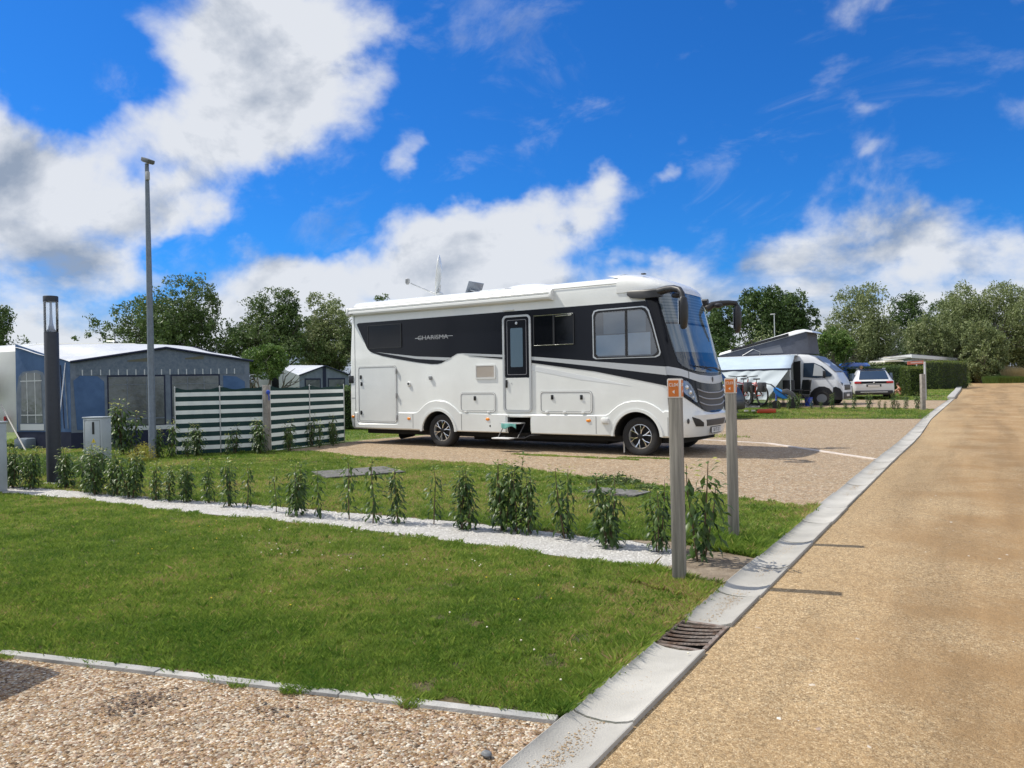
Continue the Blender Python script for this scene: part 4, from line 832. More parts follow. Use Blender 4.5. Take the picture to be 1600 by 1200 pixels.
# grille
mb = MB(); fpatch(mb, [(.345, 1.26), (.42, 1.20), (.5, 1.18), (.58, 1.20), (.655, 1.26), (.645, 1.0), (.62, .90), (.57, .84), (.5, .81), (.43, .84), (.38, .90), (.355, 1.0)], .016)
gr = mb.build('grille', mat('grille_mesh_grey', (.045, .045, .05), .45, metal=.3), MH, smooth=40)
for z0 in (1.235, 1.115, .995):
    mb = MB(); w0 = .155 if z0 > 1.2 else (.148 if z0 > 1.1 else .14)
    mb.tube([SF(.5-w0+2*w0*i/14, z0-.075*(1-(abs(i-7)/7)**2)+.0, .022) for i in range(15)], .012, 6); mb.build('grille_bar', mat('satin_bar', (.42, .42, .43), .42, metal=.5), gr)
mb = MB(); mb.plate([(0, -.055), (.03, 0), (0, .055), (-.03, 0)], 0, -.012, .004); 
emb = mb.build('front_emblem', mat('emblem_dark', (.08, .08, .09), .3, metal=.6), MH)
emb.data.transform(Matrix.Rotation(PI/2, 4, 'Z')); emb.data.transform(Matrix.Translation(SF(.5, 1.41, .016)+Vector((0, 0, 0))))
# headlamps
hl = [(.205, 1.40), (.245, 1.375), (.275, 1.31), (.30, 1.22), (.318, 1.12), (.33, .99), (.30, 1.01), (.26, 1.08), (.215, 1.15), (.185, 1.22), (.18, 1.33)]
for q in (hl, mirror(hl)):
    mb = MB(); fpatch(mb, q, .016); h_ = mb.build('headlight', mat('lamp_bowl', (.10, .16, .26), .12, metal=.8), MH, smooth=40)
    ti = (q[0][0] < .5)
    for t_, z_, r_ in ((.235, 1.27, .05), (.265, 1.18, .05), (.295, 1.09, .035)):
        p = SF(t_ if ti else 1-t_, z_, .012); MB().ell(p, (r_*.8, r_*.8, r_), 12).build('lamp_unit', chrome, h_)
    mb = MB(); fpatch(mb, q, .040, .038); mb.build('lamp_glass', glass('lamp_glass', (.95, .97, 1), .93, .02), h_, smooth=40)
# bumper details
fog = [(.25, .735), (.33, .685), (.375, .62), (.385, .55), (.30, .56), (.275, .62)]
for q in (fog, mirror(fog)): mb = MB(); fpatch(mb, q, .012); mb.build('fog_lamp_recess', blackp, MH, smooth=40)
mb = MB(); fpatch(mb, [(.41, .665), (.59, .665), (.575, .55), (.425, .55)], .012); mb.build('bumper_intake', darkpl, MH)
for t_ in (.21, .79): MB().ell(SF(t_, .66, .008), (.022, .03, .05), 10).build('bumper_round_vent', darkpl, MH)
mb = MB(); q = SF(.5, .465, .02); mb.box(q, (.012, .53, .125)); pl = mb.build('number_plate', mat('plate_frame', (.03, .03, .03), .5), MH)
mb = MB(); mb.box(q+Vector((.007, 0, 0)), (.006, .50, .10)); mb.build('plate_face', mat('plate_white', (.62, .63, .63), .4), pl)
FRONT = Matrix(((0, 0, 1, 0), (1, 0, 0, 0), (0, 1, 0, 0), (0, 0, 0, 1)))
text('plate_text', 'SU TI 27', .095, blackp, pl, Matrix.Translation(q+Vector((.011, 0, 0))) @ FRONT, depth=.001)
mb = MB()
for t_ in (.06, .94): fpatch(mb, [(t_-.002, .42), (t_+.002, .42), (t_+.002, 1.25), (t_-.002, 1.25)], .004)
mb.each('nose_seam', seam, MH)
# mirrors with black arms
def mirror_arm(sg):
    Y = lambda y: y if sg > 0 else 2*W_-y
    mb = MB()
    def rg(x, y, z, hw, hh): return [Vector((x, Y(y)-hw, z-hh)), Vector((x, Y(y)+hw, z-hh)), Vector((x, Y(y)+hw, z+hh*.6)), Vector((x, Y(y)+hw*.4, z+hh)), Vector((x, Y(y)-hw*.4, z+hh)), Vector((x, Y(y)-hw, z+hh*.6))]
    mb.loft([rg(-.19, -.02, 3.035, .02, .035), rg(-.1, -.035, 3.01, .035, .07), rg(.1, -.045, 2.995, .045, .08), rg(.35, -.05, 3.0, .05, .08), rg(.5, -.03, 3.0, .06, .075)])
    if sg > 0: pts = [(.45, -.03, 3.02), (.62, -.08, 3.045), (.78, -.16, 3.04), (.92, -.24, 3.0), (.98, -.28, 2.93), (1.0, -.30, 2.85)]; hd = (1.0, -.30, 2.60)
    else: pts = [(.48, 2.33, 2.86), (.58, 2.40, 2.95), (.72, 2.50, 2.98), (.86, 2.58, 2.99), (.99, 2.66, 2.98), (1.01, 2.68, 2.90)]; hd = (1.0, 2.68, 2.66)
    a = mb.build('mirror_arm', blackp, MH, smooth=40)
    mb = MB(); mb.tube(pts, [.075, .07, .062, .055, .05, .05], 10); mb.build('mirror_bracket', blackp, a, smooth=50)
    h = MB(); hc = Vector(hd)
    rings = []
    for zz, sx_, sy_ in ((-.30, .02, .05), (-.27, .05, .10), (-.1, .07, .115), (.1, .075, .115), (.24, .06, .09), (.28, .03, .05)):
        rings.append([hc+Vector((sx_*math.cos(th)*(1.3 if math.cos(th) > 0 else .55), sy_*math.sin(th), zz)) for th in [2*PI*k/14 for k in range(14)]])
    h.loft(rings); hh = h.build('mirror_head', blackp, a, smooth=50)
    MB().b2((hd[0]-.052, hd[1]-.085, hd[2]-.22), (hd[0]-.043, hd[1]+.085, hd[2]+.2)).build('mirror_glass', chrome, hh)
    MB().ell((.78 if sg > 0 else .72, Y(-.03), 2.93), (.10, .07, .055), 10).build('marker_camera', blackp, a)
mirror_arm(1); mirror_arm(-1)
# wheels
def wheel(cx, cz, y0, outward):
    t_ = MB(); R = .368
    prof = [(.225, .06), (.232, .02), (.26, .004), (.32, -.004), (.348, .006), (.362, .03), (.368, .06), (.368, .19), (.355, .225), (.30, .235), (.225, .22)]
    s = 1 if outward < 0 else -1
    t_.lathe([(r, y0+s*h) for r, h in prof], (cx, 0, cz), 48, 'Y', cap=False)
    tr = t_.build('wheel', rubber, MH, smooth=40)
    mb = MB(); mb.lathe([(.232, y0+s*.02), (.222, y0+s*.015), (.214, y0+s*.03), (.205, y0+s*.12)], (cx, 0, cz), 40, 'Y', cap=False); mb.build('rim', alu, tr, smooth=40)
    mb = MB(); mb.lathe([(.21, y0+s*.07), (.0, y0+s*.072)], (cx, 0, cz), 32, 'Y', cap=False); mb.build('brake_shadow_disc', under, tr)
    mb = MB()
    for k in range(6):
        for dd in (-.20, .20):
            a = 2*PI*k/6+.3; b = a+dd
            p0 = Vector((cx+.055*math.cos(a), y0+s*.028, cz+.055*math.sin(a))); pm = Vector((cx+.13*math.cos(a+dd*.35), y0+s*.018, cz+.13*math.sin(a+dd*.35))); p1 = Vector((cx+.215*math.cos(b), y0+s*.020, cz+.215*math.sin(b)))
            mb.tube([p0, pm, p1], [.010, .009, .012], 5)
    mb.build('spokes', chrome, tr)
    mb = MB(); mb.lathe([(.06, y0+s*.05), (.058, y0+s*.022), (.04, y0+s*.014), (0, y0+s*.013)], (cx, 0, cz), 20, 'Y'); mb.build('hub_cap', blackp, tr)
wheel(0, .365, .03, -1); wheel(-4.74, .365, .03, -1); wheel(0, .365, 2*W_-.03, 1); wheel(-4.74, .365, 2*W_-.03, 1)
# folding step hanging from its recess
st = MB().box((-2.74, -.13, .575), (.46, .26, .022)).build('entrance_step', alu, MH, bevel=.006)
MB().box((-2.83, -.34, .28), (.42, .24, .022)).build('lower_tread', mat('step_light', (.72, .73, .74), .4), st, bevel=.006)
mb = MB()
for x in (-2.98, -2.50): mb.tube([(x, -.05, .56), (x-.02, -.28, .29), (x+.03, -.1, .30)], .011, 6)
mb.tube([(-2.62, -.24, .28), (-2.42, -.2, .28), (-2.36, -.06, .33), (-2.2, .06, .34)], .012, 6); mb.each('step_linkage', darkpl, st)
mb = MB(); mb.grid(lambda u, v: Vector((-2.93+.36*u, -.262+.01*math.sin(9*u), .575-.085*v*(1+.35*math.sin(u*7)))), 14, 4); o = mb.build('towel', mat('teal_cloth', (.16, .42, .38), .9), None)
o.matrix_world = mm; so_ = o.modifiers.new('s', 'SOLIDIFY'); so_.thickness = .006; tag(o, 'small teal cloth hanging over the motorhome entrance step', 'cloth')
MB().tube([(-.36, .12, .36), (-.36, .12, .05)], .018, 8).build('support_leg', alu, MH)
MB().box((-3.98, .35, .30), (.30, .06, .03)).build('support_foot', alu, MH)
# roof equipment
mb = MB(); mb.box((-5.35, .75, 3.40), (.30, .25, .06)); mb.lathe([(.10, 3.42), (.10, 3.50), (.04, 3.53)], (-5.35, .75, 0), 14); dish = mb.build('satellite_dish', white2, MH, bevel=.01)
DR = Matrix.Rotation(math.radians(36), 3, 'Z')
def dishf(u, v):
    a, b = (u-.5)*2, (v-.5)*2; rr2 = max(abs(a), abs(b)); th = math.atan2(b, a); r_ = rr2
    return Vector((-5.33, .75, 3.93))+DR @ Vector((-.10*r_*r_+.06+.05*r_*math.sin(th), .40*r_*math.cos(th), .46*r_*math.sin(th)))
mb = MB(); mb.grid(dishf, 16, 16); dd = mb.build('dish_reflector', white2, dish, smooth=60, recalc=False); sm = dd.modifiers.new('s', 'SOLIDIFY'); sm.thickness = .015
MB().tube([(-5.36, .75, 3.46), (-5.32, .75, 3.70)], .03, 8).build('dish_neck', alu, dish)
mb = MB(); mb.tube([(-5.36, .72, 3.45), (-5.62, .53, 3.60)], .024, 8); mb.tube([(-5.60, .54, 3.59), (-5.86, .35, 3.74)], .013, 8); mb.build('dish_arm', alu, dish)
MB().lathe([(.03, 3.74), (.055, 3.78), (.055, 3.86), (.03, 3.88)], (-5.92, .31, -.03), 12).build('feed_horn', mat('horn_grey', (.35, .36, .38), .5), dish)
mb = MB(); mb.b2((-4.72, .75, 3.37), (-4.20, 1.35, 3.41)); rl = mb.build('rooflight', white2, MH, bevel=.01)
MB().box((-4.56, 1.05, 3.52), (.42, .56, .03), Matrix.Rotation(math.radians(112), 3, 'Y') ).build('rooflight_lid', mat('smoked_lid', (.22, .25, .30), .15), rl, bevel=.01)
MB().box((-4.30, 1.05, 3.45), (.38, .52, .02), Matrix.Rotation(math.radians(20), 3, 'Y')).build('rooflight_frame', mat('hinge_grey2', (.3, .32, .35), .4), rl)
mb = MB(); mb.b2((-4.05, .55, 3.37), (-3.0, 1.6, 3.445)); ac = mb.build('roof_box', white2, MH, bevel=.03)
mb = MB(); mb.ell((-3.0, 1.05, 3.43), (.62, .45, .11), 20); mb.build('roof_dome', white2, MH)
MB().b2((-3.35, .545, 3.41), (-3.18, .552, 3.43)).build('roof_box_mark', darkpl, ac)
mb = MB(); mb.b2((-7.2, .55, 3.37), (-6.0, 1.8, 3.405)); mb.build('solar_panel', acryl, MH, bevel=.005)
mb = MB(); mb.b2((-.02, .22, 3.40), (.06, .30, 3.425)); mb.build('cap_camera', darkpl, MH, bevel=.008)
# far side: same band, plain windows
mb = MB()
mb.add([Vector((x, 2*W_-(-.006), z)) for x, z in band], [tuple(i) for i in tessellate_polygon([[Vector((x, z, 0)) for x, z in band]])]); mb.build('black_band', navy, MH, smooth=0)
for n_ in ('rear_light_cluster',):
    for y in (.12, 2*W_-.12): MB().b2((-7.575, y-.05, .75), (-7.545, y+.05, 1.25)).build('tail_lamp', redl, MH, bevel=.01)
MB().b2((-7.57, .5, 1.9), (-7.52, 1.84, 2.6)).build('rear_window', acryl, MH, bevel=.02)
# ================================================================== foliage builders
def rand_dirs(r, n):
    v = r.normal(size=(n, 3)); return v/np.linalg.norm(v, axis=1)[:, None]
def leafcloud(cent, rad, per, size, r, droop=0.0, flat=1.0, aspect=.42, up=0.35, hang=None):
    """clusters of single leaves; returns verts, quads"""
    n = len(cent)*per; c = np.repeat(cent, per, 0); rr_ = np.repeat(rad, per)
    d = rand_dirs(r, n); rad_ = rr_*r.random(n)**(1/2.2)
    p = c+d*rad_[:, None]*np.array([1, 1, flat])
    if hang is not None: p[:, 2] -= np.abs(r.random(n))**1.5*hang*rr_
    ax = rand_dirs(r, n); ax[:, 2] += up-droop*2.2; ax /= np.linalg.norm(ax, axis=1)[:, None]
    sd = np.cross(ax, rand_dirs(r, n)); sd /= np.linalg.norm(sd, axis=1)[:, None]+1e-9
    s = size*(.6+.8*r.random(n)); L = ax*s[:, None]; Wd = sd*(s*aspect*.5)[:, None]
    q = np.stack([p-L*.5, p+Wd, p+L*.5, p-Wd], 1).reshape(-1, 3)
    F = np.arange(n*4).reshape(-1, 4)
    return q, F, n
LM = {
 'willow': leafmat('leaf_willow', (.072, .105, .036), (.25, .30, .12), (.32, .34, .18), .5, .30, .45),
 'dark': leafmat('leaf_dark_green', (.022, .050, .014), (.085, .145, .038), (.14, .20, .06), .5, .22, .35),
 'mid': leafmat('leaf_mid_green', (.034, .068, .020), (.12, .18, .052), (.18, .23, .09), .5, .25, .35),
 'bright': leafmat('leaf_bright_green', (.045, .095, .018), (.14, .23, .05), (.22, .29, .09), .5, .30, .35),
 'yellow': leafmat('leaf_yellowish', (.16, .18, .03), (.40, .36, .06), (.5, .42, .1), .5, .3, .3),
 'hedge': leafmat('leaf_hedge', (.035, .065, .012), (.12, .17, .030), (.22, .24, .05), .5, .25, .3),
 'sapling': leafmat('leaf_laurel', (.022, .056, .012), (.115, .185, .038), (.40, .40, .09), .42, .28, .4),
}
bark = mat('bark', (.045, .038, .030), .95, col2=(.10, .085, .07), vscale=6, bump=.8, bscale=25)
barkp = mat('bark_pale', (.10, .09, .075), .95, col2=(.19, .17, .14), vscale=6, bump=.8, bscale=25)
def branchy(mb, p, d, L, r0, lvl, rg, tips, spread=.55, up=.25):
    pts = [p]; q = p.copy(); dd = d.copy(); n = 4
    for i in range(n):
        dd = (dd+Vector((rg.gauss(0, .13), rg.gauss(0, .13), rg.gauss(0, .08)+up*.12))).normalized(); q = q+dd*(L/n); pts.append(q.copy())
    mb.tube(pts, [r0*(1-.16*i) for i in range(n+1)], 6 if lvl > 1 else 4, cap=False)
    if lvl == 0: tips.append(q); tips.append(pts[2]); return
    for k in range(rg.choice((2, 3, 3)) + (1 if lvl > 1 else 0)):
        a = rg.uniform(0, 2*PI); o = dd.orthogonal().normalized(); o.rotate(Matrix.Rotation(a, 3, dd)) if False else None
        o = (Matrix.Rotation(a, 3, dd) @ dd.orthogonal().normalized())
        nd = (dd+o*rg.uniform(.45, 1.0)*spread*1.5).normalized(); i = rg.choice((2, 3, 4, 4))
        branchy(mb, pts[i], nd, L*rg.uniform(.58, .82), r0*.52, lvl-1, rg, tips, spread, up)
def tree(name, label, loc, H, Wd, kind, seed, group=None, trunk_h=.22, leaves=9000, lsize=.15, lumps=9, crown_z0=.15, airy=False, droop=0, hang=None, lean=0.0, base_w=.8, cat='tree', barkm=None):
    """tapered trunk and limbs, crown of separate leaves gathered in clusters over an uneven set of lobes"""
    rg = random.Random(seed); r = np.random.default_rng(seed)
    t = thing(name, label, cat, loc, 0, group); mb = MB(); tips = []
    R = Wd/2; r0 = max(.10, H*.022)
    mb.tube([(0, 0, -.2), (0, 0, H*trunk_h*.5), (lean*H*.1, 0, H*trunk_h)], [r0*1.35, r0, r0*.85], 8)
    top = Vector((lean*H*.1, 0, H*trunk_h))
    nl = 5 if airy else 4
    for k in range(nl):
        a = 2*PI*k/nl+rg.uniform(-.4, .4); el = rg.uniform(.5, 1.3); d = Vector((math.cos(a)*math.cos(el), math.sin(a)*math.cos(el), math.sin(el)))
        branchy(mb, top-Vector((0, 0, rg.uniform(0, .3)*H*trunk_h)), d, H*(.30 if airy else .28)*(Wd/H*.5+.55), r0*.6, 2 if not airy else 3, rg, tips)
    mb.build('trunk', barkm or bark, t, smooth=60, recalc=False)
    # lobes fill the crown envelope
    lob = []
    zc = H*(crown_z0+(1-crown_z0)*.52); rz = H*(1-crown_z0)*.5
    for k in range(lumps):
        u = rg.random(); a = rg.uniform(0, 2*PI); zz = rg.uniform(-.85, .80); rr2 = math.sqrt(max(0, 1-zz*zz))*(base_w if zz < -.3 else 1)
        lr = rg.uniform(.26, .44); q = (1-lr*.8)*rg.uniform(.55, 1.0)
        lob.append((Vector((math.cos(a)*R*rr2*q+lean*R*zz, math.sin(a)*R*rr2*q, zc+rz*zz*(1-lr*.5))), lr*R*1.05, lr*rz*1.1))
    lob.append((Vector((0, 0, zc)), R*.55, rz*.6)); lob.append((Vector((lean*R, 0, zc+rz*.5)), R*.42, rz*.45))
    cs = []; per = 26; nc = leaves//per
    for k in range(nc):
        if airy and rg.random() < .45 and tips:
            b = rg.choice(tips); c = b+Vector((rg.gauss(0, .05), rg.gauss(0, .05), rg.gauss(0, .04)))*H
        else:
            l = rg.choice(lob); d = Vector((rg.gauss(0, 1), rg.gauss(0, 1), rg.gauss(0, 1))).normalized()*rg.uniform(.72, 1.06)
            c = l[0]+Vector((d.x*l[1], d.y*l[1], d.z*l[2]))
        if c.z < H*crown_z0*.7: c.z = H*crown_z0*.7+rg.random()*.3*H
        if c.z > H: c.z = H*rg.uniform(.9, 1)
        cs.append(tuple(c))
    cs = np.array(cs); rad = (.030+.035*r.random(len(cs)))*H*(1.0 if not airy else .85)
    q, F, n = leafcloud(cs, rad, per, lsize, r, droop, .8, hang=hang)
    cv = np.repeat(r.random(len(cs)), per); a = np.clip(.15+.45*cv+.4*r.random(n)+.1*r.normal(size=n), 0, 1)
    npmesh('crown', q, F, LM[kind], t, attr=np.repeat(a, 4))
    return t
def hedge(name, label, p, q, wd, h, kind='hedge', n=9000, seed=1, lsize=.05, group=None, cat='hedge', z=None):
    p, q = Vector(p), Vector(q); L = (q-p).length; a = math.atan2(q.y-p.y, q.x-p.x); r = np.random.default_rng(seed)
    t = thing(name, label, cat, (p.x, p.y, zg(p.x, p.y)), a, group)
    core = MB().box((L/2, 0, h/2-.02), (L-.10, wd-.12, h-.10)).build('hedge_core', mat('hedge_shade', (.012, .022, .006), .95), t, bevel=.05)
    # leaves over the five faces
    A = [L*h, L*h, wd*h, wd*h, L*wd]; tot = sum(A); P = []
    for i, ar in enumerate(A):
        m_ = int(n*ar/tot); u, v = r.random(m_), r.random(m_); e = r.normal(0, .025, m_)
        if i < 2: P.append(np.stack([u*L, (wd/2+e)*(1 if i else -1), v*h], -1))
        elif i < 4: P.append(np.stack([(L+e) if i == 3 else -e, (u-.5)*wd, v*h], -1))
        else: P.append(np.stack([u*L, (v-.5)*wd, h+e*1.6], -1))
    P = np.concatenate(P); m_ = len(P); q_, F, m2 = leafcloud(P, np.full(m_, .02), 1, lsize, r)
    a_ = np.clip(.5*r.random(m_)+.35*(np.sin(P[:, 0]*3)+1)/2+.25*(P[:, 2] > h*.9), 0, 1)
    npmesh('hedge_leaves', q_, F, LM[kind], t, attr=np.repeat(a_, 4)); return t
def shrub(name, label, loc, wd, h, kind, seed, n=2500, lsize=.07, group=None, cat='shrub'):
    r = np.random.default_rng(seed); rg = random.Random(seed); t = thing(name, label, cat, loc, 0, group); mb = MB()
    for k in range(6): a = rg.uniform(0, 2*PI); mb.tube([(0, 0, -.05), (math.cos(a)*wd*.15, math.sin(a)*wd*.15, h*.4), (math.cos(a)*wd*.35, math.sin(a)*wd*.35, h*.8)], [.025*h, .018*h, .008*h], 5)
    mb.build('stems', bark, t, smooth=60, recalc=False)
    nc = max(20, n//18); d = rand_dirs(r, nc); d[:, 2] = np.abs(d[:, 2])*1.0; k = (.55+.45*r.random(nc))[:, None]
    c = d*k*np.array([wd/2, wd/2, h*.92]); c[:, 2] = np.maximum(c[:, 2]*(.9+.2*r.random(nc)), h*.08)
    q_, F, m_ = leafcloud(c, np.full(nc, .12*h+.06*wd), 18, lsize, r)
    a = np.clip(.2+.4*np.repeat(r.random(nc), 18)+.4*r.random(m_), 0, 1)
    npmesh('foliage', q_, F, LM[kind], t, attr=np.repeat(a, 4)); return t

# ------------------------------------------------------------------ young laurel-like plants in the strip
def sapling(seed, H, stems, name='hedge_sapling', spread=.10, bushy=1.0):
    rg = random.Random(seed); t = thing(name, 'x', 'hedge plant'); V = []; A = []
    st = MB(); F = []
    for s in range(stems):
        a = rg.uniform(0, 2*PI); e = rg.uniform(.3, 1)*spread*(1 if stems > 1 else .4); h = H*rg.uniform(.72, 1.0) if s else H
        pts = [Vector((math.cos(a)*.02, math.sin(a)*.02, -.02)), Vector((math.cos(a)*e*.6, math.sin(a)*e*.6, h*.4)), Vector((math.cos(a)*e+rg.gauss(0, .01), math.sin(a)*e+rg.gauss(0, .01), h*.75)), Vector((math.cos(a)*e*1.05, math.sin(a)*e*1.05, h))]
        st.tube(pts, [.007, .006, .004, .002], 5)
        nl = int((h/.5)*68*bushy*rg.uniform(.7, 1.15)); bare = rg.uniform(.03, .18)
        for i in range(nl):
            f = bare+(1-bare)*(i+rg.random())/nl; k = min(int(f*3), 2) if f < 1 else 2
            seg = [0, .4, .75, 1.0]; j = 0 if f < .4 else (1 if f < .75 else 2); u = (f-seg[j])/(seg[j+1]-seg[j]); p = pts[j].lerp(pts[j+1], min(u, 1))
            th = i*2.4+rg.gauss(0, .4); out_ = Vector((math.cos(th), math.sin(th), 0)); tip = f > .86
            reach = (rg.uniform(.01, .085)*(1-.5*f)+.005)*(1.35 if bushy > 1.1 else 1)
            p = p+out_*reach+Vector((0, 0, reach*.5)); L = rg.uniform(.06, .105)*(.65 if tip else 1)
            el = rg.uniform(.1, .8) if tip else rg.uniform(-1.15, .15); w_ = L*rg.uniform(.15, .21)
            d1 = (out_*math.cos(el)+Vector((0, 0, math.sin(el)))); d2 = (out_*math.cos(el-.7)+Vector((0, 0, math.sin(el-.7))))
            sd = Vector((-math.sin(th), math.cos(th), 0)); sd = (sd+Vector((0, 0, rg.uniform(-.4, .4)))).normalized(); upn = sd.cross(d1).normalized()*w_*.45
            b0 = p; b1 = p+d1*L*.5; b2 = b1+d2*L*.5; o = len(V)
            V += [b0, b1+sd*w_+upn, b1, b1-sd*w_+upn, b2]; F += [(o, o+1, o+2), (o, o+2, o+3), (o+2, o+1, o+4), (o+3, o+2, o+4)]
            v = (rg.uniform(.75, 1.0) if tip and rg.random() < .7 else min(.78, max(0, rg.gauss(.34, .22)+.25*(f-.5)))); A += [v]*5
    st.build('stem', mat('sapling_stem', (.12, .085, .05), .8), t, smooth=60, recalc=False)
    npmesh('foliage', np.array([tuple(v) for v in V]), np.array(F), LM['sapling'], t, attr=np.array(A), smooth=False)
    return t
SPL = [ # pixel of the foot, height (m), stems, variant
 (20, 764, .62, 2), (50, 766, .60, 2), (105, 764, .58, 2), (140, 770, .66, 2), (150, 775, .62, 2), (185, 776, .60, 2), (205, 780, .62, 2), (243, 784, .50, 1), (262, 786, .46, 1), (292, 786, .50, 2), (330, 788, .52, 1),
 (358, 794, .56, 1), (389, 797, .52, 0), (431, 803, .50, 0), (462, 808, .58, 2), (497, 812, .52, 0), (545, 814, .66, 0), (586, 820, .66, 0), (624, 820, .58, 1), (680, 822, .58, 0), (722, 829, .60, 1), (736, 830, .60, 1),
 (786, 832, .66, 2), (808, 834, .72, 3), (828, 838, .58, 1), (886, 844, .64, 3), (952, 858, .62, 2), (1030, 866, .60, 3), (1094, 880, .80, 3)]
protos = {}
ORD = ['first', 'second', 'third', 'fourth', 'fifth', 'sixth', 'seventh', 'eighth', 'ninth', 'tenth', 'eleventh', 'twelfth', 'thirteenth', 'fourteenth', 'fifteenth', 'sixteenth', 'seventeenth', 'eighteenth', 'nineteenth', 'twentieth']
def spl_label(i):
    px = SPL[i][0]
    if px < 85: return 'leafy hedge plant left of the lamp bollard, %s to the frame edge' % ('nearest' if i == 0 else 'second')
    if px > 1060: return 'tallest hedge sapling, between the two orange-capped posts'
    k = i-2
    n_ = 28-i
    if n_ <= 12: return 'hedge sapling in the white gravel strip, %s left of the nearer orange post' % ORD[n_-1]
    return 'hedge sapling in the white gravel strip, %s right of the lamp bollard' % ORD[k]
kk = 0
for i, (px, py, h, v) in enumerate(SPL):
    key = (v, i % 3)
    p = G(px, py)
    if px < 1050 and p.y > 6.16: p.y = 6.16
    if key not in protos:
        protos[key] = (sapling(100+10*v+i % 3, .62, [1, 2, 4, 3][v], spread=[.04, .07, .13, .12][v], bushy=[.9, 1.1, 1.25, .85][v]), .62); o, hh = protos[key]
        o.location = p; o.rotation_euler = (0, 0, i*1.3); o.scale = (h/hh,)*3; o['label'] = spl_label(i); o['group'] = 'young hedge plants along the white gravel strip'
    else:
        o0, hh = protos[key]; dup(o0, p, i*1.7, spl_label(i), h/hh, 'young hedge plants along the white gravel strip')
# the same plants along the windbreak, behind the motorhome and on the far grass strip
def row(pts, hs, lab, grp, vset=(2, 1)):
    for i, p in enumerate(pts):
        o0, hh = protos[(vset[i % len(vset)], i % 3)] if (vset[i % len(vset)], i % 3) in protos else protos[(2, 0)]
        dup(o0, p, i*2.1, lab(i, len(pts)), hs[i % len(hs)]/hh, grp)
n1_ = 12; PTS = [G(262, 716)+(G(412, 708)-G(262, 716))*(i/6) for i in range(7)]+[G(440, 706)+(G(545, 692)-G(440, 706))*(i/6) for i in range(7)]
PTS = [p+Vector((.25*math.sin(i*3.3), -.30+.1*math.cos(i*5), 0)) for i, p in enumerate(PTS)]
row(PTS, (.62, .74, .52, .68, .45), lambda i, n: 'dark leafy hedge plant in front of the %s striped windbreak, %s from its left end' % (('left', ORD[i]) if i < 7 else ('right', ORD[i-7])), 'hedge plants in front of the striped windbreak', (2, 1, 3))
PTB = [Vector((-13.1+i*.62, 16.9+.04*i+.05*math.sin(i*4), zg(-13, 17))) for i in range(10)]+[Vector((-6.6+i*.0, 17.9, zg(-6, 18))) for i in range(1)]
row(PTB[:10], (.62, .5, .58), lambda i, n: 'low hedge plant on the edging behind the motorhome, %s from its rear end' % ORD[i], 'hedge plants behind the motorhome')
FP = [1172, 1188, 1203, 1218, 1232, 1247, 1268, 1283, 1300, 1322, 1334, 1358, 1374, 1383, 1395, 1404, 1415, 1434]
FY = [650, 648, 641, 641, 641, 641, 641, 640, 640, 640, 639, 638, 638, 638, 638, 638, 638, 638]
row([G(a, 640.5) for a in FP[2:]], (.62, .40, .55, .66, .42, .36), lambda i, n: 'thin young hedge plant on the far grass strip, %s from the left' % ORD[i], 'hedge plants on the far grass strip', (1, 3))
# tall weed in front of the tent, yellowing bush by the galvanised pole
p = G(197, 712); dup(protos[(2, 0)][0], p, 1.0, 'tall single hedge plant between the grey cabinet and the galvanised pole', 1.15/.62, None)
shrub('yellow_shrub', 'small yellowing bush at the foot of the galvanised pole', G(222, 722), .55, .42, 'yellow', 61, 1600, .03)
shrub('weed_clump', 'dark green weed clump at the gravel edge right of the small cover', G(958, 758), .75, .14, 'mid', 62, 1500, .04, cat='weed')
shrub('weed_clump', 'low green weed clump beside the motorhome pitch near the second post', G(1010, 768), .40, .10, 'mid', 63, 700, .035, cat='weed')
shrub('low_ground_cover', 'rounded light green ground cover bush behind the lamp bollard', G(50, 742), 1.9, .34, 'bright', 64, 4500, .035)
shrub('low_ground_cover', 'light green low bush in front of the grey electricity cabinet', G(128, 738), 1.3, .33, 'bright', 65, 3000, .035)
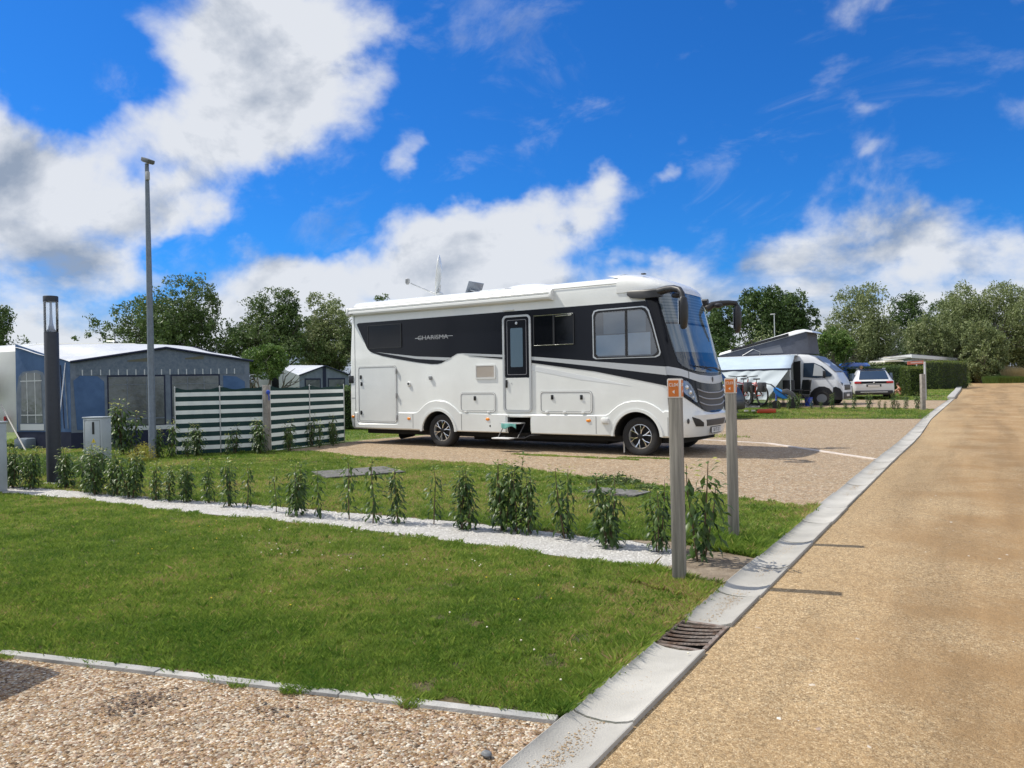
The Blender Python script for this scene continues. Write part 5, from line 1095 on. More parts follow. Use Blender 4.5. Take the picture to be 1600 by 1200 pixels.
# ================================================================== posts, lamps, cabinets
wood = mat('weathered_wood', (.24, .215, .19), .8, col2=(.36, .33, .29), vscale=9, bump=.5, bscale=40)
orange = mat('orange_sign', (.62, .17, .025), .5); signw = mat('sign_white', (.72, .68, .64), .5)
def pitch_post(px, py, txt, lab):
    p = G(px, py); t = thing('pitch_post', lab, 'post', p, math.radians(8), 'orange-capped wooden pitch posts')
    g = bpy.data.materials.get('post_grain') or mat('post_grain', (.17, .16, .14), .85, col2=(.31, .29, .255), vscale=5, bump=.35, bscale=30)
    nt = g.node_tree
    for n in nt.nodes:
        if n.type == 'TEX_NOISE' and not n.inputs['Vector'].links[0].from_node.type == 'MAPPING':
            mp = N(nt, 'ShaderNodeMapping'); mp.inputs['Scale'].default_value = (9, 9, .35); src = n.inputs['Vector'].links[0].from_socket; nt.links.new(src, mp.inputs[0]); nt.links.new(mp.outputs[0], n.inputs['Vector'])
    MB().b2((-.0425, -.0425, -.3), (.0425, .0425, 1.417)).build('shaft', g, t, bevel=.006)
    MB().b2((-.042, -.042, 1.416), (.042, .042, 1.424)).build('post_top', mat('post_cap_grey', (.25, .24, .22), .7), t, bevel=.002)
    for q, (rz, nm_) in enumerate(((0, 'front_sign'), (PI/2, 'side_sign'))):
        rot = Matrix.Rotation(rz, 4, 'Z')
        mb = MB(); mb.plate(rr(-.046, 1.29, .040, 1.418, .003, 2), -.040, -.047, .001); s_ = mb.build(nm_, signw, t); s_.data.transform(rot)
        mb = MB(); mb.plate(rr(-.038, 1.298, .032, 1.410, .002, 2), -.046, -.0485); c_ = mb.build('orange_field', orange, s_); c_.data.transform(rot)
        mb = MB(); mb.plate([(.004, 1.317), (.004, 1.345), (-.012, 1.331)], -.048, -.0498); a_ = mb.build('arrow', signw, s_); a_.data.transform(rot)
        text('sign_text', txt, .033, signw, s_, rot @ Matrix.Translation((-.003, -.0492, 1.378)) @ SIDE, depth=.0006, sx=.86, bold=.0003)
    return t
pitch_post(1062, 914, 'CL04', 'nearer weathered wooden post with orange sign reading CL04')
pitch_post(1147, 847, 'CL03', 'farther weathered wooden post with orange sign, behind the last sapling')
# dark lamp bollard with clear top
p = G(85, 756); t = thing('lamp_bollard', 'dark grey cylindrical lamp bollard with clear glass top standing in the plants', 'lamp bollard', p)
anth = mat('anthracite', (.022, .026, .036), .5, var=.15, vscale=20)
MB().lathe([(.098, -.1), (.098, 2.24), (.092, 2.25)], n=32).build('post', anth, t)
MB().lathe([(.101, 2.70), (.101, 2.775), (.094, 2.785), (0, 2.787)], n=32).build('cap', anth, t)
MB().lathe([(.097, 2.25), (.097, 2.70)], n=32, cap=False).build('glass_tube', glass('lamp_tube', (.93, .95, .97), .93, .03), t)
MB().lathe([(.075, 2.25), (.045, 2.30), (.026, 2.38), (.018, 2.5), (.016, 2.70)], n=20).build('reflector_cone', mat('cone_grey', (.30, .34, .42), .3, metal=.5), t)
MB().lathe([(.16, -.05), (.16, .015), (.12, .03)], n=24).build('footing', mat('footing_stone', (.35, .35, .34), .8), t)
# galvanised pole with floodlight
p = G(239, 718); t = thing('light_pole', 'tall galvanised pole with small floodlight and sensor box on top', 'light pole', p)
galv = mat('galvanised', (.16, .19, .225), .45, metal=.35, var=.12, vscale=14)
MB().lathe([(.073, -.2), (.073, .6), (.066, .62), (.060, 2.5), (.046, 4.5), (.037, 5.78)], n=20).build('pole', galv, t)
hd = MB().box((.05, -.01, 5.83), (.24, .15, .075), Matrix.Rotation(math.radians(22), 3, 'Y')).build('floodlight', mat('flood_grey', (.09, .10, .10), .5), t, bevel=.012)
MB().box((.035, -.01, 5.79), (.19, .12, .01), Matrix.Rotation(math.radians(22), 3, 'Y')).build('lamp_glass', mat('flood_lens', (.35, .32, .30), .3), hd)
MB().box((.06, -.03, 5.53), (.075, .06, .165)).build('sensor_box', mat('sensor_grey', (.35, .36, .37), .5), t, bevel=.012)
MB().tube([(.0, 0, 5.6), (.02, -.02, 5.72)], .02, 6).build('bracket', galv, t)
# electricity cabinets
cabm = mat('cabinet_grey', (.42, .46, .49), .5, var=.06, vscale=4)
def cabinet(px, py, w_, h, d_, rz, lab, mk):
    p = G(px, py); t = thing('electricity_cabinet', lab, 'cabinet', p, rz)
    MB().b2((-w_/2, -d_/2, -.05), (w_/2, d_/2, h)).build('housing', cabm, t, bevel=.01)
    MB().b2((-w_/2-.012, -d_/2-.012, h), (w_/2+.012, d_/2+.012, h+.025)).build('lid', cabm, t, bevel=.006)
    MB().ring(rr(-w_/2+.03, .08, w_/2-.03, h-.04, .01), rr(-w_/2+.036, .086, w_/2-.036, h-.046, .01), -d_/2, -d_/2-.003).build('door_seam', seam, t)
    if mk:
        MB().b2((.0, -d_/2-.006, h-.30), (.045, -d_/2-.001, h-.07)).build('dark_slot', blackp, t)
        s_ = MB().plate([(-.02, h-.46), (.07, h-.46), (.025, h-.38)], -d_/2, -d_/2-.004).build('hazard_sign', mat('hazard_yellow', (.75, .55, .03), .5), t)
        MB().plate([(.015, h-.45), (.03, h-.42), (.022, h-.42), (.035, h-.395), (.026, h-.42+.003), (.034, h-.42+.001)], -d_/2-.004, -d_/2-.0055).build('lightning_symbol', blackp, s_)
    else:
        for z in (h-.14, h-.36): MB().ring(rr(-.09, z-.045, .11, z+.045, .01), rr(-.07, z-.03, .09, z+.03, .01), -d_/2, -d_/2-.004).build('red_marking', mat('marking_red', (.28, .05, .05), .6), t)
        MB().ring(rr(-.05, h-.29, .11, h-.22, .03), rr(-.035, h-.275, .095, h-.235, .02), -d_/2, -d_/2-.004).build('dark_marking', blackp, t)
    return t
cabinet(153, 722, .40, .84, .26, math.radians(20), 'grey electricity cabinet with yellow lightning warning triangle', True)
cabinet(-24, 771, .46, .95, .28, math.radians(25), 'grey cabinet with red markings at the left frame edge', False)
# slotted covers in the lawn
def cover(c, w_, l_, rz, lab):
    t = thing('access_cover', lab, 'cover', c+Vector((0, 0, .025)), rz)
    MB().b2((-w_/2, -l_/2, -.03), (w_/2, l_/2, .012)).build('frame', mat('cover_rim', (.07, .065, .06), .8), t, bevel=.004)
    mb = MB(); n = int(w_/.05)
    for i in range(n): mb.b2((-w_/2+.02+i*.05, -l_/2+.02, .0125), (-w_/2+.055+i*.05, l_/2-.02, .022))
    mb.build('ribs', mat('cover_grey', (.17, .165, .155), .8, var=.3, vscale=9), t); return t
cover(G(558, 741), 1.0, 1.25, math.radians(-30), 'larger grey ribbed access cover in the lawn, left one')
cover(G(962, 773), .75, .45, math.radians(-8), 'smaller grey ribbed access cover sunk in grass near the posts')
# striped windbreaks
wb = bpy.data.materials.new('striped_cloth'); wb.use_nodes = True; _n = wb.node_tree; _b = _n.nodes['Principled BSDF']; _b.inputs['Roughness'].default_value = .75
_tc = N(_n, 'ShaderNodeTexCoord'); _s = N(_n, 'ShaderNodeSeparateXYZ'); _n.links.new(_tc.outputs['Object'], _s.inputs[0])
_f = math_(_n, 'FRACT', math_(_n, 'MULTIPLY', math_(_n, 'SUBTRACT', 1.40, _s.outputs[2]), 1/.183)); _m = N(_n, 'ShaderNodeMix', data_type='RGBA'); _n.links.new(math_(_n, 'LESS_THAN', _f, .54), _m.inputs[0])
_m.inputs[6].default_value = (.62, .66, .66, 1); _m.inputs[7].default_value = (.009, .034, .034, 1); _n.links.new(_m.outputs[2], _b.inputs['Base Color'])
_t2 = N(_n, 'ShaderNodeBsdfTranslucent'); _n.links.new(_m.outputs[2], _t2.inputs[0]); _x = N(_n, 'ShaderNodeMixShader', ins={0: .25}); _n.links.new(_b.outputs[0], _x.inputs[1]); _n.links.new(_t2.outputs[0], _x.inputs[2]); _n.links.new(_x.outputs[0], _n.nodes['Material Output'].inputs[0])
def windbreak(p, q, lab, npole=3):
    p, q = Vector(p), Vector(q); L = (q-p).length; a = math.atan2(q.y-p.y, q.x-p.x); t = thing('windbreak', lab, 'windbreak', (p.x, p.y, min(p.z, q.z)), a, 'striped windbreaks')
    seg_ = L/(npole-1)
    mb = MB(); mb.grid(lambda u, v: Vector((u*L, .025*math.sin(PI*((u*L/seg_) % 1.0))*(1.2-.4*v)+.008*math.sin(u*40+v*3), .02+1.38*v-.045*math.sin(PI*((u*L/seg_) % 1.0))+.012*math.sin(u*23+v*2))), 48, 14)
    c = mb.build('striped_cloth', wb, t, smooth=60, recalc=False)
    for i in range(npole): MB().tube([(i*seg_, -.012, -.15), (i*seg_, -.012, 1.43)], .011, 8).build('pole', alu, t)
    return t
windbreak(G(275, 713), G(412, 706), 'left green and white striped windbreak, left of the wooden post', 3)
windbreak(G(423, 705), G(538, 690), 'right green and white striped windbreak, between wooden post and motorhome', 3)
p = G(418, 706); t = thing('wooden_post', 'plain weathered wooden post between the two striped windbreaks', 'post', p, .3)
MB().b2((-.055, -.055, -.2), (.055, .055, 1.42)).build('shaft', wood, t, bevel=.008)
mb = MB(); mb.ell((0, 0, 0), (.05, .04, .05), 8); mb.tube([(0, 0, 0), (.03, -.02, -.08), (.02, 0, -.17)], .012, 6); o = mb.build('cord_knot', mat('blue_cloth', (.03, .08, .45), .8), t); o.location = (.10, -.09, 1.27); o['label'] = 'knotted blue cord'

# ================================================================== caravan with awning tent on the left
tblue = mat('tent_blue', (.045, .10, .22), .8, col2=(.075, .145, .29), vscale=3, bump=.6, bscale=4); tnavy = mat('tent_navy', (.010, .016, .045), .8, bump=.4, bscale=4); tgrey = mat('tent_grey', (.12, .15, .20), .8, col2=(.17, .205, .26), vscale=5, bump=.6, bscale=4)
troof = mat('tent_roof_pvc', (.50, .52, .55), .45, var=.05, vscale=2, bump=.5, bscale=4); twin = mat('tent_window_film', (.11, .125, .13), .10, spec=.6, var=.35, vscale=1.5, bump=.25, bscale=7)
tband = mat('tent_white_band', (.55, .58, .60), .7)
def awning(A, B, C, eave, apex, rear, lab, main=True):
    A, B, C = Vector(A), Vector(B), Vector(C); u = B-A; v = C-A; u.z = v.z = 0; z0 = A.z; Lu, Lv = u.length, v.length; uh, vh = u.normalized(), v.normalized()
    t = thing('awning_tent', lab, 'awning tent', A)
    P = lambda a, b, z: uh*a+vh*b+Vector((0, 0, z))
    nf = (uh.cross(Vector((0, 0, 1)))).normalized()
    if nf.dot(vh) > 0: nf = -nf
    ns = -uh
    fz = lambda f: eave+(apex-eave)*(1-abs(2*f-1)*1.0) if abs(2*f-1) <= 1 else eave
    mb = MB(); mb.grid(lambda a, b: P(a*(Lu+.1)-.05, b*(Lv+.06)-.06, fz(a)*(1-b)+(rear-.10*abs(2*a-1)**3)*b+.015*math.sin(b*9+a*5)-.05*math.sin(PI*b)*math.sin(PI*min(1, a*4)) if main else fz(a)*(1-b)+rear*b), 24, 12); mb.build('roof', troof, t, smooth=60, recalc=False)
    # front wall, five-sided
    def wall(pts, off, m_, nm_, n_=nf, par=None, base=P):
        vs = [base(a, 0, z)+n_*off for a, z in pts]; q = MB(); f = [tuple(i) for i in tessellate_polygon([[Vector((a, z, 0)) for a, z in pts]])]
        q.add(vs+[x-n_*.004 for x in vs], f+[tuple(len(vs)+i for i in reversed(g)) for g in f]+[(i, (i+1) % len(vs), len(vs)+(i+1) % len(vs), len(vs)+i) for i in range(len(vs))]); return q.build(nm_, m_, par or t)
    w = wall([(0, 0), (Lu, 0), (Lu, fz(1)), (Lu*.5, fz(.5)), (0, fz(0))], 0, tgrey, 'front_wall')
    wall([(0, 0), (Lu, 0), (Lu, .40), (0, .40)], .006, tnavy, 'skirting', par=w)
    # dark gable trim
    mb = MB(); mb.tube([P(-.04, -.08, fz(0)-.01), P(Lu*.5, -.08, apex), P(Lu+.04, -.08, fz(1)-.01)], .028, 6); mb.build('gable_trim', tnavy, t)
    if main:
        wall([(.30*Lu*.1, .46), (.175*Lu, .46), (.175*Lu, 1.55), (.14*Lu, 1.68), (.05*Lu, 1.70), (.015*Lu, 1.58)], .010, tblue, 'blue_panel', par=w)
        wall([(.84*Lu, .46), (.97*Lu, .46), (.97*Lu, 1.50), (.92*Lu, 1.63), (.84*Lu, 1.66)], .010, tblue, 'blue_panel', par=w)
        for f0, f1, ex in ((.19, .505, .33), (.535, .82, .40)):
            x0, x1 = f0*Lu, f1*Lu
            q = wall([(x0, .40), (x1, .40), (x1, 1.70), (x0, 1.70)], .008, tnavy, 'window_surround', par=w)
            wall([(x0+.03, .52), (x1-.03, .52), (x1-.03, 1.66), (x0+.03, 1.66)], .013, twin, 'window_film', par=q)
            wall([(x0+.03, .66), (x1-.03, .66), (x1-.03, .69), (x0+.03, .69)], .017, tgrey, 'window_bar', par=q)
            wall([(x0+.03, 1.47), (x1-.03, 1.47), (x1-.03, 1.48), (x0+.03, 1.48)], .017, tgrey, 'window_bar', par=q)
            for k in (1, 2): a = x0+(x1-x0)*k/3; wall([(a, .55), (a+.012, .55), (a+.012, 1.64), (a, 1.64)], .017, tgrey, 'window_bar', par=q)
        wall([(.17*Lu, .40), (.83*Lu, .40), (.83*Lu, .50), (.17*Lu, .50)], .016, tband, 'lower_band', par=w)
        wall([(.03*Lu, 1.70), (.97*Lu, 1.70), (.97*Lu, fz(.97)-.07), (.5*Lu, apex-.08), (.03*Lu, fz(.03)-.07)], .012, mat('valance_grey', (.10, .135, .185), .85, col2=(.155, .19, .235), vscale=14), 'valance', par=w)
        mb = MB()
        for k in range(19): a = Lu*(.06+.047*k); b0 = P(a, 0, 1.70)+nf*.016; mb.add([b0, b0+uh*.022, b0+uh*.022+Vector((0, 0, .13)), b0+Vector((0, 0, .13))], [(0, 1, 2, 3)])
        mb.each('valance_tab', tband, w)
        for f_ in (.30, .62): wall([(f_*Lu, fz(f_)-.20), (f_*Lu+.42, fz(f_)-.20), (f_*Lu+.42, fz(f_)-.11), (f_*Lu, fz(f_)-.17)], .018, mat('vent_khaki', (.12, .12, .09), .8), 'vent_flap', par=w)
        # side wall (towards the left)
        base2 = lambda a, _, z: P(0, a, z)
        ev = lambda a: eave+(rear-eave)*(a/Lv)
        s_ = wall([(0, 0), (Lv, 0), (Lv, rear-.02), (0, eave-.02)], .0, tblue, 'side_wall', n_=ns, base=base2)
        wall([(0, 0), (Lv, 0), (Lv, .42), (0, .42)], .006, tnavy, 'skirting', n_=ns, base=base2, par=s_)
        q = wall([(.44*Lv, .44), (.97*Lv, .44), (.99*Lv, 1.3), (.94*Lv, 1.72), (.86*Lv, 1.83), (.60*Lv, 1.86), (.48*Lv, 1.80), (.43*Lv, 1.6)], .008, tgrey, 'window_surround', n_=ns, base=base2, par=s_)
        wall([(.50*Lv, .62), (.90*Lv, .62), (.885*Lv, 1.72), (.80*Lv, 1.80), (.60*Lv, 1.80), (.52*Lv, 1.74)], .013, twin, 'window_film', n_=ns, base=base2, par=q)
        wall([(.48*Lv, .46), (.92*Lv, .46), (.92*Lv, .60), (.48*Lv, .60)], .014, tband, 'lower_band', n_=ns, base=base2, par=q)
        for a in (.62, .77): wall([(a*Lv, .62), (a*Lv+.015, .62), (a*Lv+.03, 1.8), (a*Lv+.015, 1.8)], .017, tband, 'window_bar', n_=ns, base=base2, par=q)
        for z in (.80, 1.60): wall([(.50*Lv, z), (.90*Lv, z), (.90*Lv, z+.02), (.50*Lv, z+.02)], .018, tband, 'window_bar', n_=ns, base=base2, par=q)
        for k in range(5):
            a = .04+.07*k; wall([(a*Lv, .5), (a*Lv+.03, .5), (a*Lv+.12, 1.95), (a*Lv+.09, 1.95)], .008, tnavy if k % 2 else tgrey, 'fold_stripe', n_=ns, base=base2, par=s_)
        MB().box(P(0, .72*Lv, .14)+ns*.12, (.45, .30, .28), Matrix.Rotation(math.atan2(vh.y, vh.x), 3, 'Z')).build('rolled_flap', mat('clear_roll', (.16, .20, .25), .3), t, bevel=.05)
    else:
        for f0, f1 in ((.10, .42), (.56, .92)):
            q = wall([(f0*Lu, .9), (f1*Lu, .9), (f1*Lu, 1.62), (f0*Lu, 1.62)], .01, tnavy, 'window_surround', par=w)
            wall([(f0*Lu+.05, .95), (f1*Lu-.05, .95), (f1*Lu-.05, 1.56), (f0*Lu+.05, 1.56)], .016, twin, 'window_film', par=q)
        wall([(.46*Lu, 0), (.53*Lu, 0), (.53*Lu, fz(.5)-.05), (.49*Lu, fz(.5)-.02), (.46*Lu, fz(.46)-.05)], .012, tnavy, 'centre_panel', par=w)
    # right side closing wall
    mb = MB(); mb.add([P(Lu, 0, 0), P(Lu, Lv, 0), P(Lu, Lv, rear-.05), P(Lu, 0, fz(1)-.02)], [(0, 1, 2, 3)]); mb.build('side_wall', tnavy, t)
    return t, uh, vh
tA, tB = G(112, 704), G(392, 691); tC = G(27, 701)
aw1, uh1, vh1 = awning(tA, tB, tC, 2.02, 2.34, 2.52, 'large blue and grey awning tent with white roof beside the caravan')
for a, b, nm_ in ((Vector((0, 0, 2.0)), G(110, 706)+Vector((0, -.25, 0))-tA, 0),): MB().tube([a+vh1*.15, b+Vector((.05, -.1, .02))], .012, 6).build('guy_pole', alu, aw1)
MB().tube([tC-tA+Vector((-.3, -.2, 1.05)), G(41, 706)-tA], .016, 6).build('guy_pole', mat('pale_pole', (.5, .48, .45), .5), aw1)
def caravan(P0, uh, vh, L, Wd, H, lab, mark=True):
    """P0: corner next to the awning; uh along the length (away), vh across"""
    t = thing('caravan', lab, 'caravan', P0)
    M3 = Matrix((uh, vh, Vector((0, 0, 1)))).transposed()
    T = lambda x, y, z: M3 @ Vector((x, y, z))
    prof = [(0.06, .38), (0, .62), (0, 1.5), (.05, 1.95), (.16, 2.32), (.34, H-.06), (.7, H), (L-.7, H), (L-.3, H-.1), (L-.08, 1.9), (L, 1.2), (L, .6), (L-.1, .38)]
    mb = MB(); rings = []
    for y, k in ((0, .03), (.05, .0), (Wd-.05, .0), (Wd, .03)): rings.append([T(x+(k if x < L/2 else -k), y, z-(k if z > 2 else 0)) for x, z in prof])
    mb.loft(rings); mb.build('body', mat('caravan_white', (.62, .63, .60), .35, var=.04, vscale=2), t, smooth=30)
    mb = MB(); mb.box(T(-.01, Wd/2, 1.86), (.03, Wd, .05), Matrix.Rotation(math.atan2(uh.y, uh.x), 3, 'Z')); mb.build('trim_rail', mat('caravan_trim', (.25, .26, .27), .4), t)
    mb = MB(); mb.box(T(-.03, Wd/2, .66), (.07, Wd*.98, .40), Matrix.Rotation(math.atan2(uh.y, uh.x), 3, 'Z')); bp_ = mb.build('rear_bumper', mat('caravan_bumper', (.6, .6, .58), .4), t, bevel=.03)
    for y in (.22, Wd-.22): MB().box(T(-.08, y, .70), (.04, .30, .15), Matrix.Rotation(math.atan2(uh.y, uh.x), 3, 'Z')).build('tail_lamp', redl, t, bevel=.02)
    MB().box(T(-.005, Wd/2, 1.50), (.03, Wd*.62, .6), Matrix.Rotation(math.atan2(uh.y, uh.x), 3, 'Z')).build('rear_window', acryl, t, bevel=.03)
    if mark: MB().ring(rr(-.06, -.06, .06, .06, .04), rr(-.04, -.04, .04, .04, .03), 0, -.01).build('round_emblem', mat('emblem_grey', (.3, .3, .3), .5), t).matrix_local = Matrix.Translation(T(.14, .14, 2.13)) @ (Matrix((vh, uh, Vector((0, 0, 1)))).transposed().to_4x4())
    for x in (L*.52,): 
        for y in (.12, Wd-.12): mb = MB(); mb.lathe([(.0, -.09), (.31, -.09), (.31, .09), (0, .09)], (0, 0, 0), 20, 'Y'); w_ = mb.build('wheel', rubber, t); w_.data.transform(M3.to_4x4()); w_.location = T(x, y, .31)
    return t
caravan(tC+vh1*.05, uh1, vh1, 3.3, 2.2, 2.52, 'white caravan with red tail lamp at the left frame edge, joined to the awning')
# second caravan and awning behind the windbreak
sA, sB = D(468, 30.5), D(545, 32.0); sC = D(430, 33)
aw2, uh2, vh2 = awning(sA, sB, sC, 1.75, 2.12, 2.25, 'small distant awning tent with white roof and navy trim behind the right windbreak', False)
caravan(D(398, 33.5), (D(470, 36)-D(398, 33.5)).normalized(), Vector((-.3, 1, 0)).normalized(), 4.6, 2.1, 2.0, 'pale caravan behind the pollard tree, partly hidden by the windbreak', False)
mast = thing('roof_antenna', 'small television antenna above the white awning roof', 'antenna', D(181, 24)+Vector((0, 0, .1)))
mb = MB(); mb.tube([(0, 0, 0), (0, 0, 3.05)], .015, 6); mb.build('mast', darkpl, mast); MB().tube([(-.45, 0, 2.78), (-.05, .05, 2.76)], .02, 6).build('antenna_arm', alu, mast); MB().box((.07, 0, 2.70), (.1, .08, .08)).build('amplifier_box', darkpl, mast)
# ================================================================== vehicles of the far pitches
def car(name, lab, cat, loc, rz, st, Wd, wheels, col, R=.33, glassy=True, group=None):
    """st: stations (x, z_low, z_waist, z_roof, half width at waist, half width at roof)"""
    t = thing(name, lab, cat, loc, rz, group); mb = MB(); rings = []
    for x, zl, zw, zr, hw, hr in st:
        half = [(hw*.93, zl), (hw, zl+.12), (hw, (zl+zw)/2), (hw*.985, zw), (hr+(hw-hr)*.30, zw+(zr-zw)*.62), (hr, zw+(zr-zw)*.88), (hr*.86, zr-.004), (hr*.5, zr)]
        rings.append([Vector((x, y, z)) for y, z in half]+[Vector((x, -y, z)) for y, z in half[::-1]])
    mb.loft(rings); mb.build('body', col, t, smooth=38)
    for wx in wheels:
        for s in (-1, 1):
            y = s*(Wd/2-.10)
            a = MB().lathe([(R+.055, s*(-.02)), (R+.055, s*.13)], (wx, y, R), 28, 'Y').build('wheel_arch', blackp, t)
            w_ = MB().lathe([(R*.62, .10*s), (R*.9, .115*s), (R, .08*s), (R, -.10*s), (R*.6, -.1*s)], (wx, y+.03*s, R), 28, 'Y').build('wheel', rubber, t, smooth=40)
            MB().lathe([(R*.60, .104*s), (R*.45, .085*s), (0, .10*s)], (wx, y+.03*s, R), 20, 'Y').build('rim', mat('rim_grey', (.35, .36, .37), .35, metal=.6), w_, smooth=30)
    return t
vanw = mat('van_white', (.62, .64, .67), .3, coat=.3); suvw = mat('suv_white', (.70, .71, .72), .28, coat=.4); dblue = mat('dark_blue_paint', (.006, .011, .028), .3, spec=.3)
vwin = mat('vehicle_glass', (.03, .05, .085), .06, spec=.6)
# --- white camper van with raised roof
VP_ = G(1288, 633.5); VA = math.radians(-4)
vt = car('camper_van', 'white camper van with raised pop-up roof and awning on the far pitch', 'camper van', (VP_.x, VP_.y+.95, VP_.z), VA,
 [(-4.95, .40, 1.3, 2.42, .98, .90), (-4.9, .36, 1.3, 2.52, 1.02, .93), (-.9, .34, 1.3, 2.54, 1.02, .93), (-.55, .34, 1.3, 2.50, 1.02, .92), (-.3, .34, 1.3, 2.36, 1.02, .88), (.15, .34, 1.29, 2.02, 1.02, .84), (.62, .34, 1.27, 1.58, 1.01, .80), (.80, .33, 1.20, 1.34, 1.0, .80), (1.0, .30, 1.02, 1.12, .96, .74), (1.10, .28, .80, .92, .88, .66)], 2.05, (0, -3.9), vanw, R=.345)
def vplate(par, nm_, m_, pts, y0, y1, **k): return MB().plate(pts, y0, y1, k.get('ch', 0)).build(nm_, m_, par)
vplate(vt, 'cab_window', vwin, [(-.75, 1.40), (-.72, 2.08), (-.30, 2.08), (.02, 1.90), (.42, 1.50), (.40, 1.40), (-.2, 1.33)], -.90, -1.025)
vplate(vt, 'window_shade', mat('shade_white', (.5, .53, .56), .6), [(-.35, 1.45), (-.28, 2.03), (-.05, 1.90), (.15, 1.66), (.08, 1.42)], -.95, -1.031)
vplate(vt, 'side_window', vwin, [(-2.7, 1.5), (-2.7, 2.0), (-1.9, 2.0), (-1.9, 1.5)], -.93, -1.02)
vplate(vt, 'sliding_door_gap', blackp, [(-1.15, .45), (-1.15, 2.15), (-.86, 2.2), (-.86, .45)], -.95, -1.024)
vplate(vt, 'rear_marker', redl, [(-4.93, 1.2), (-4.93, 1.6), (-4.86, 1.6), (-4.86, 1.2)], -.9, -1.03)
vplate(vt, 'lower_cladding', blackp, [(.45, .28), (.50, .86), (.66, .90), (.80, .86), (.98, .80), (1.10, .62), (1.12, .28)], -.86, -1.03)
vplate(vt, 'arch_cladding', blackp, [(-.52, .35), (-.46, .62), (-.30, .82), (-.1, .92), (.1, .92), (.30, .82), (.46, .62), (.52, .35)], -.97, -1.028)
vplate(vt, 'sill_trim', darkpl, [(-1.0, .34), (-.52, .34), (-.52, .46), (-1.0, .46)], -1.0, -1.03)
MB().add([Vector(v) for v in ((-.28, -.80, 2.37), (.60, -.78, 1.60), (.60, .78, 1.60), (-.28, .80, 2.37), (.17, 0, 2.04), (.62, 0, 1.62), (-.26, 0, 2.39))], [(0, 1, 5, 6), (6, 5, 2, 3)]).build('windscreen', mat('screen_cover', (.16, .19, .25), .4), vt, recalc=False).location = (.02, 0, .025)
MB().b2((1.02, -.75, .30), (1.14, .75, .62)).b2((1.06, -.55, .72), (1.12, .55, .98)).build('front_bumper', blackp, vt, bevel=.04)
MB().b2((1.12, -.26, .42), (1.15, .26, .53)).build('number_plate', signw, vt)
for s in (-1, 1): MB().box((.93, s*.76, 1.02), (.26, .24, .20), Matrix.Rotation(s*-.25, 3, 'Z') @ Matrix.Rotation(.35, 3, 'Y')).build('headlight', mat('van_lamp', (.12, .15, .20), .1, metal=.5), vt, bevel=.03)
MB().tube([(.10, -.98, 1.38), (.14, -1.16, 1.42)], .03, 6).box((.15, -1.20, 1.50), (.10, .10, .34)).build('wing_mirror', blackp, vt, bevel=.03)
MB().b2((.10, -1.15, 1.33), (.12, -1.25, 1.68)).build('mirror_glass_panel', chrome, vt)
for ch in vt.children:
    for v in ch.data.vertices:
        x = v.co.x+ch.location.x
        if x > .38: v.co.x = .38+(x-.38)*.58-ch.location.x
vt.scale = (1, 1, .87)
# pop-up roof: hinged at the rear, open at the front
popc = mat('pop_canvas', (.085, .095, .125), .85, var=.15, vscale=4)
rf = MB(); rf.add([Vector(v) for v in ((-4.5, -.88, 2.62), (-.62, -.88, 3.62), (-.62, .88, 3.62), (-4.5, .88, 2.62), (-4.45, -.80, 2.76), (-1.1, -.78, 3.72), (-.75, -.78, 3.76), (-.42, -.72, 3.66), (-.42, .72, 3.66), (-.75, .78, 3.76), (-1.1, .78, 3.72), (-4.45, .80, 2.76), (-.35, -.86, 3.56), (-.35, .86, 3.56))],
 [(0, 1, 5, 4), (1, 12, 7, 6, 5), (12, 13, 8, 7), (4, 5, 10, 11), (5, 6, 9, 10), (6, 7, 8, 9), (3, 11, 10, 2), (2, 10, 9, 8, 13), (0, 4, 11, 3), (0, 3, 2, 1), (1, 2, 13, 12)])
pr_ = rf.build('pop_up_roof', vanw, vt, bevel=.02)
MB().add([Vector(v) for v in ((-3.9, -.89, 2.79), (-1.35, -.89, 3.44), (-1.35, -.885, 3.60), (-3.9, -.885, 2.92))], [(0, 1, 2, 3)]).build('roof_side_rail', blackp, pr_)
cv = MB(); cv.add([Vector(v) for v in ((-4.45, -.82, 2.54), (-.50, -.82, 2.54), (-.62, -.82, 3.62), (-4.45, -.82, 2.64), (-4.45, .82, 2.54), (-.50, .82, 2.54), (-.62, .82, 3.62), (-4.45, .82, 2.64))], [(0, 1, 2, 3), (5, 4, 7, 6), (1, 5, 6, 2), (4, 0, 3, 7)]); cn = cv.build('canvas_bellows', popc, vt)
MB().add([Vector(v) for v in ((-3.2, -.83, 2.62), (-1.6, -.83, 2.62), (-1.75, -.83, 3.05), (-2.7, -.83, 2.86))], [(0, 1, 2, 3)]).build('canvas_window', mat('mesh_grey', (.16, .17, .2), .7), cn)
MB().tube([(-3.4, -.86, 2.57), (-2.9, -.86, 2.88), (-2.6, -.86, 2.72), (-2.62, -.86, 2.56)], .018, 6).build('roof_strut', alu, vt)
MB().b2((-4.85, -1.06, 2.42), (-.95, -.90, 2.53)).build('awning_box', vanw, vt, bevel=.03)
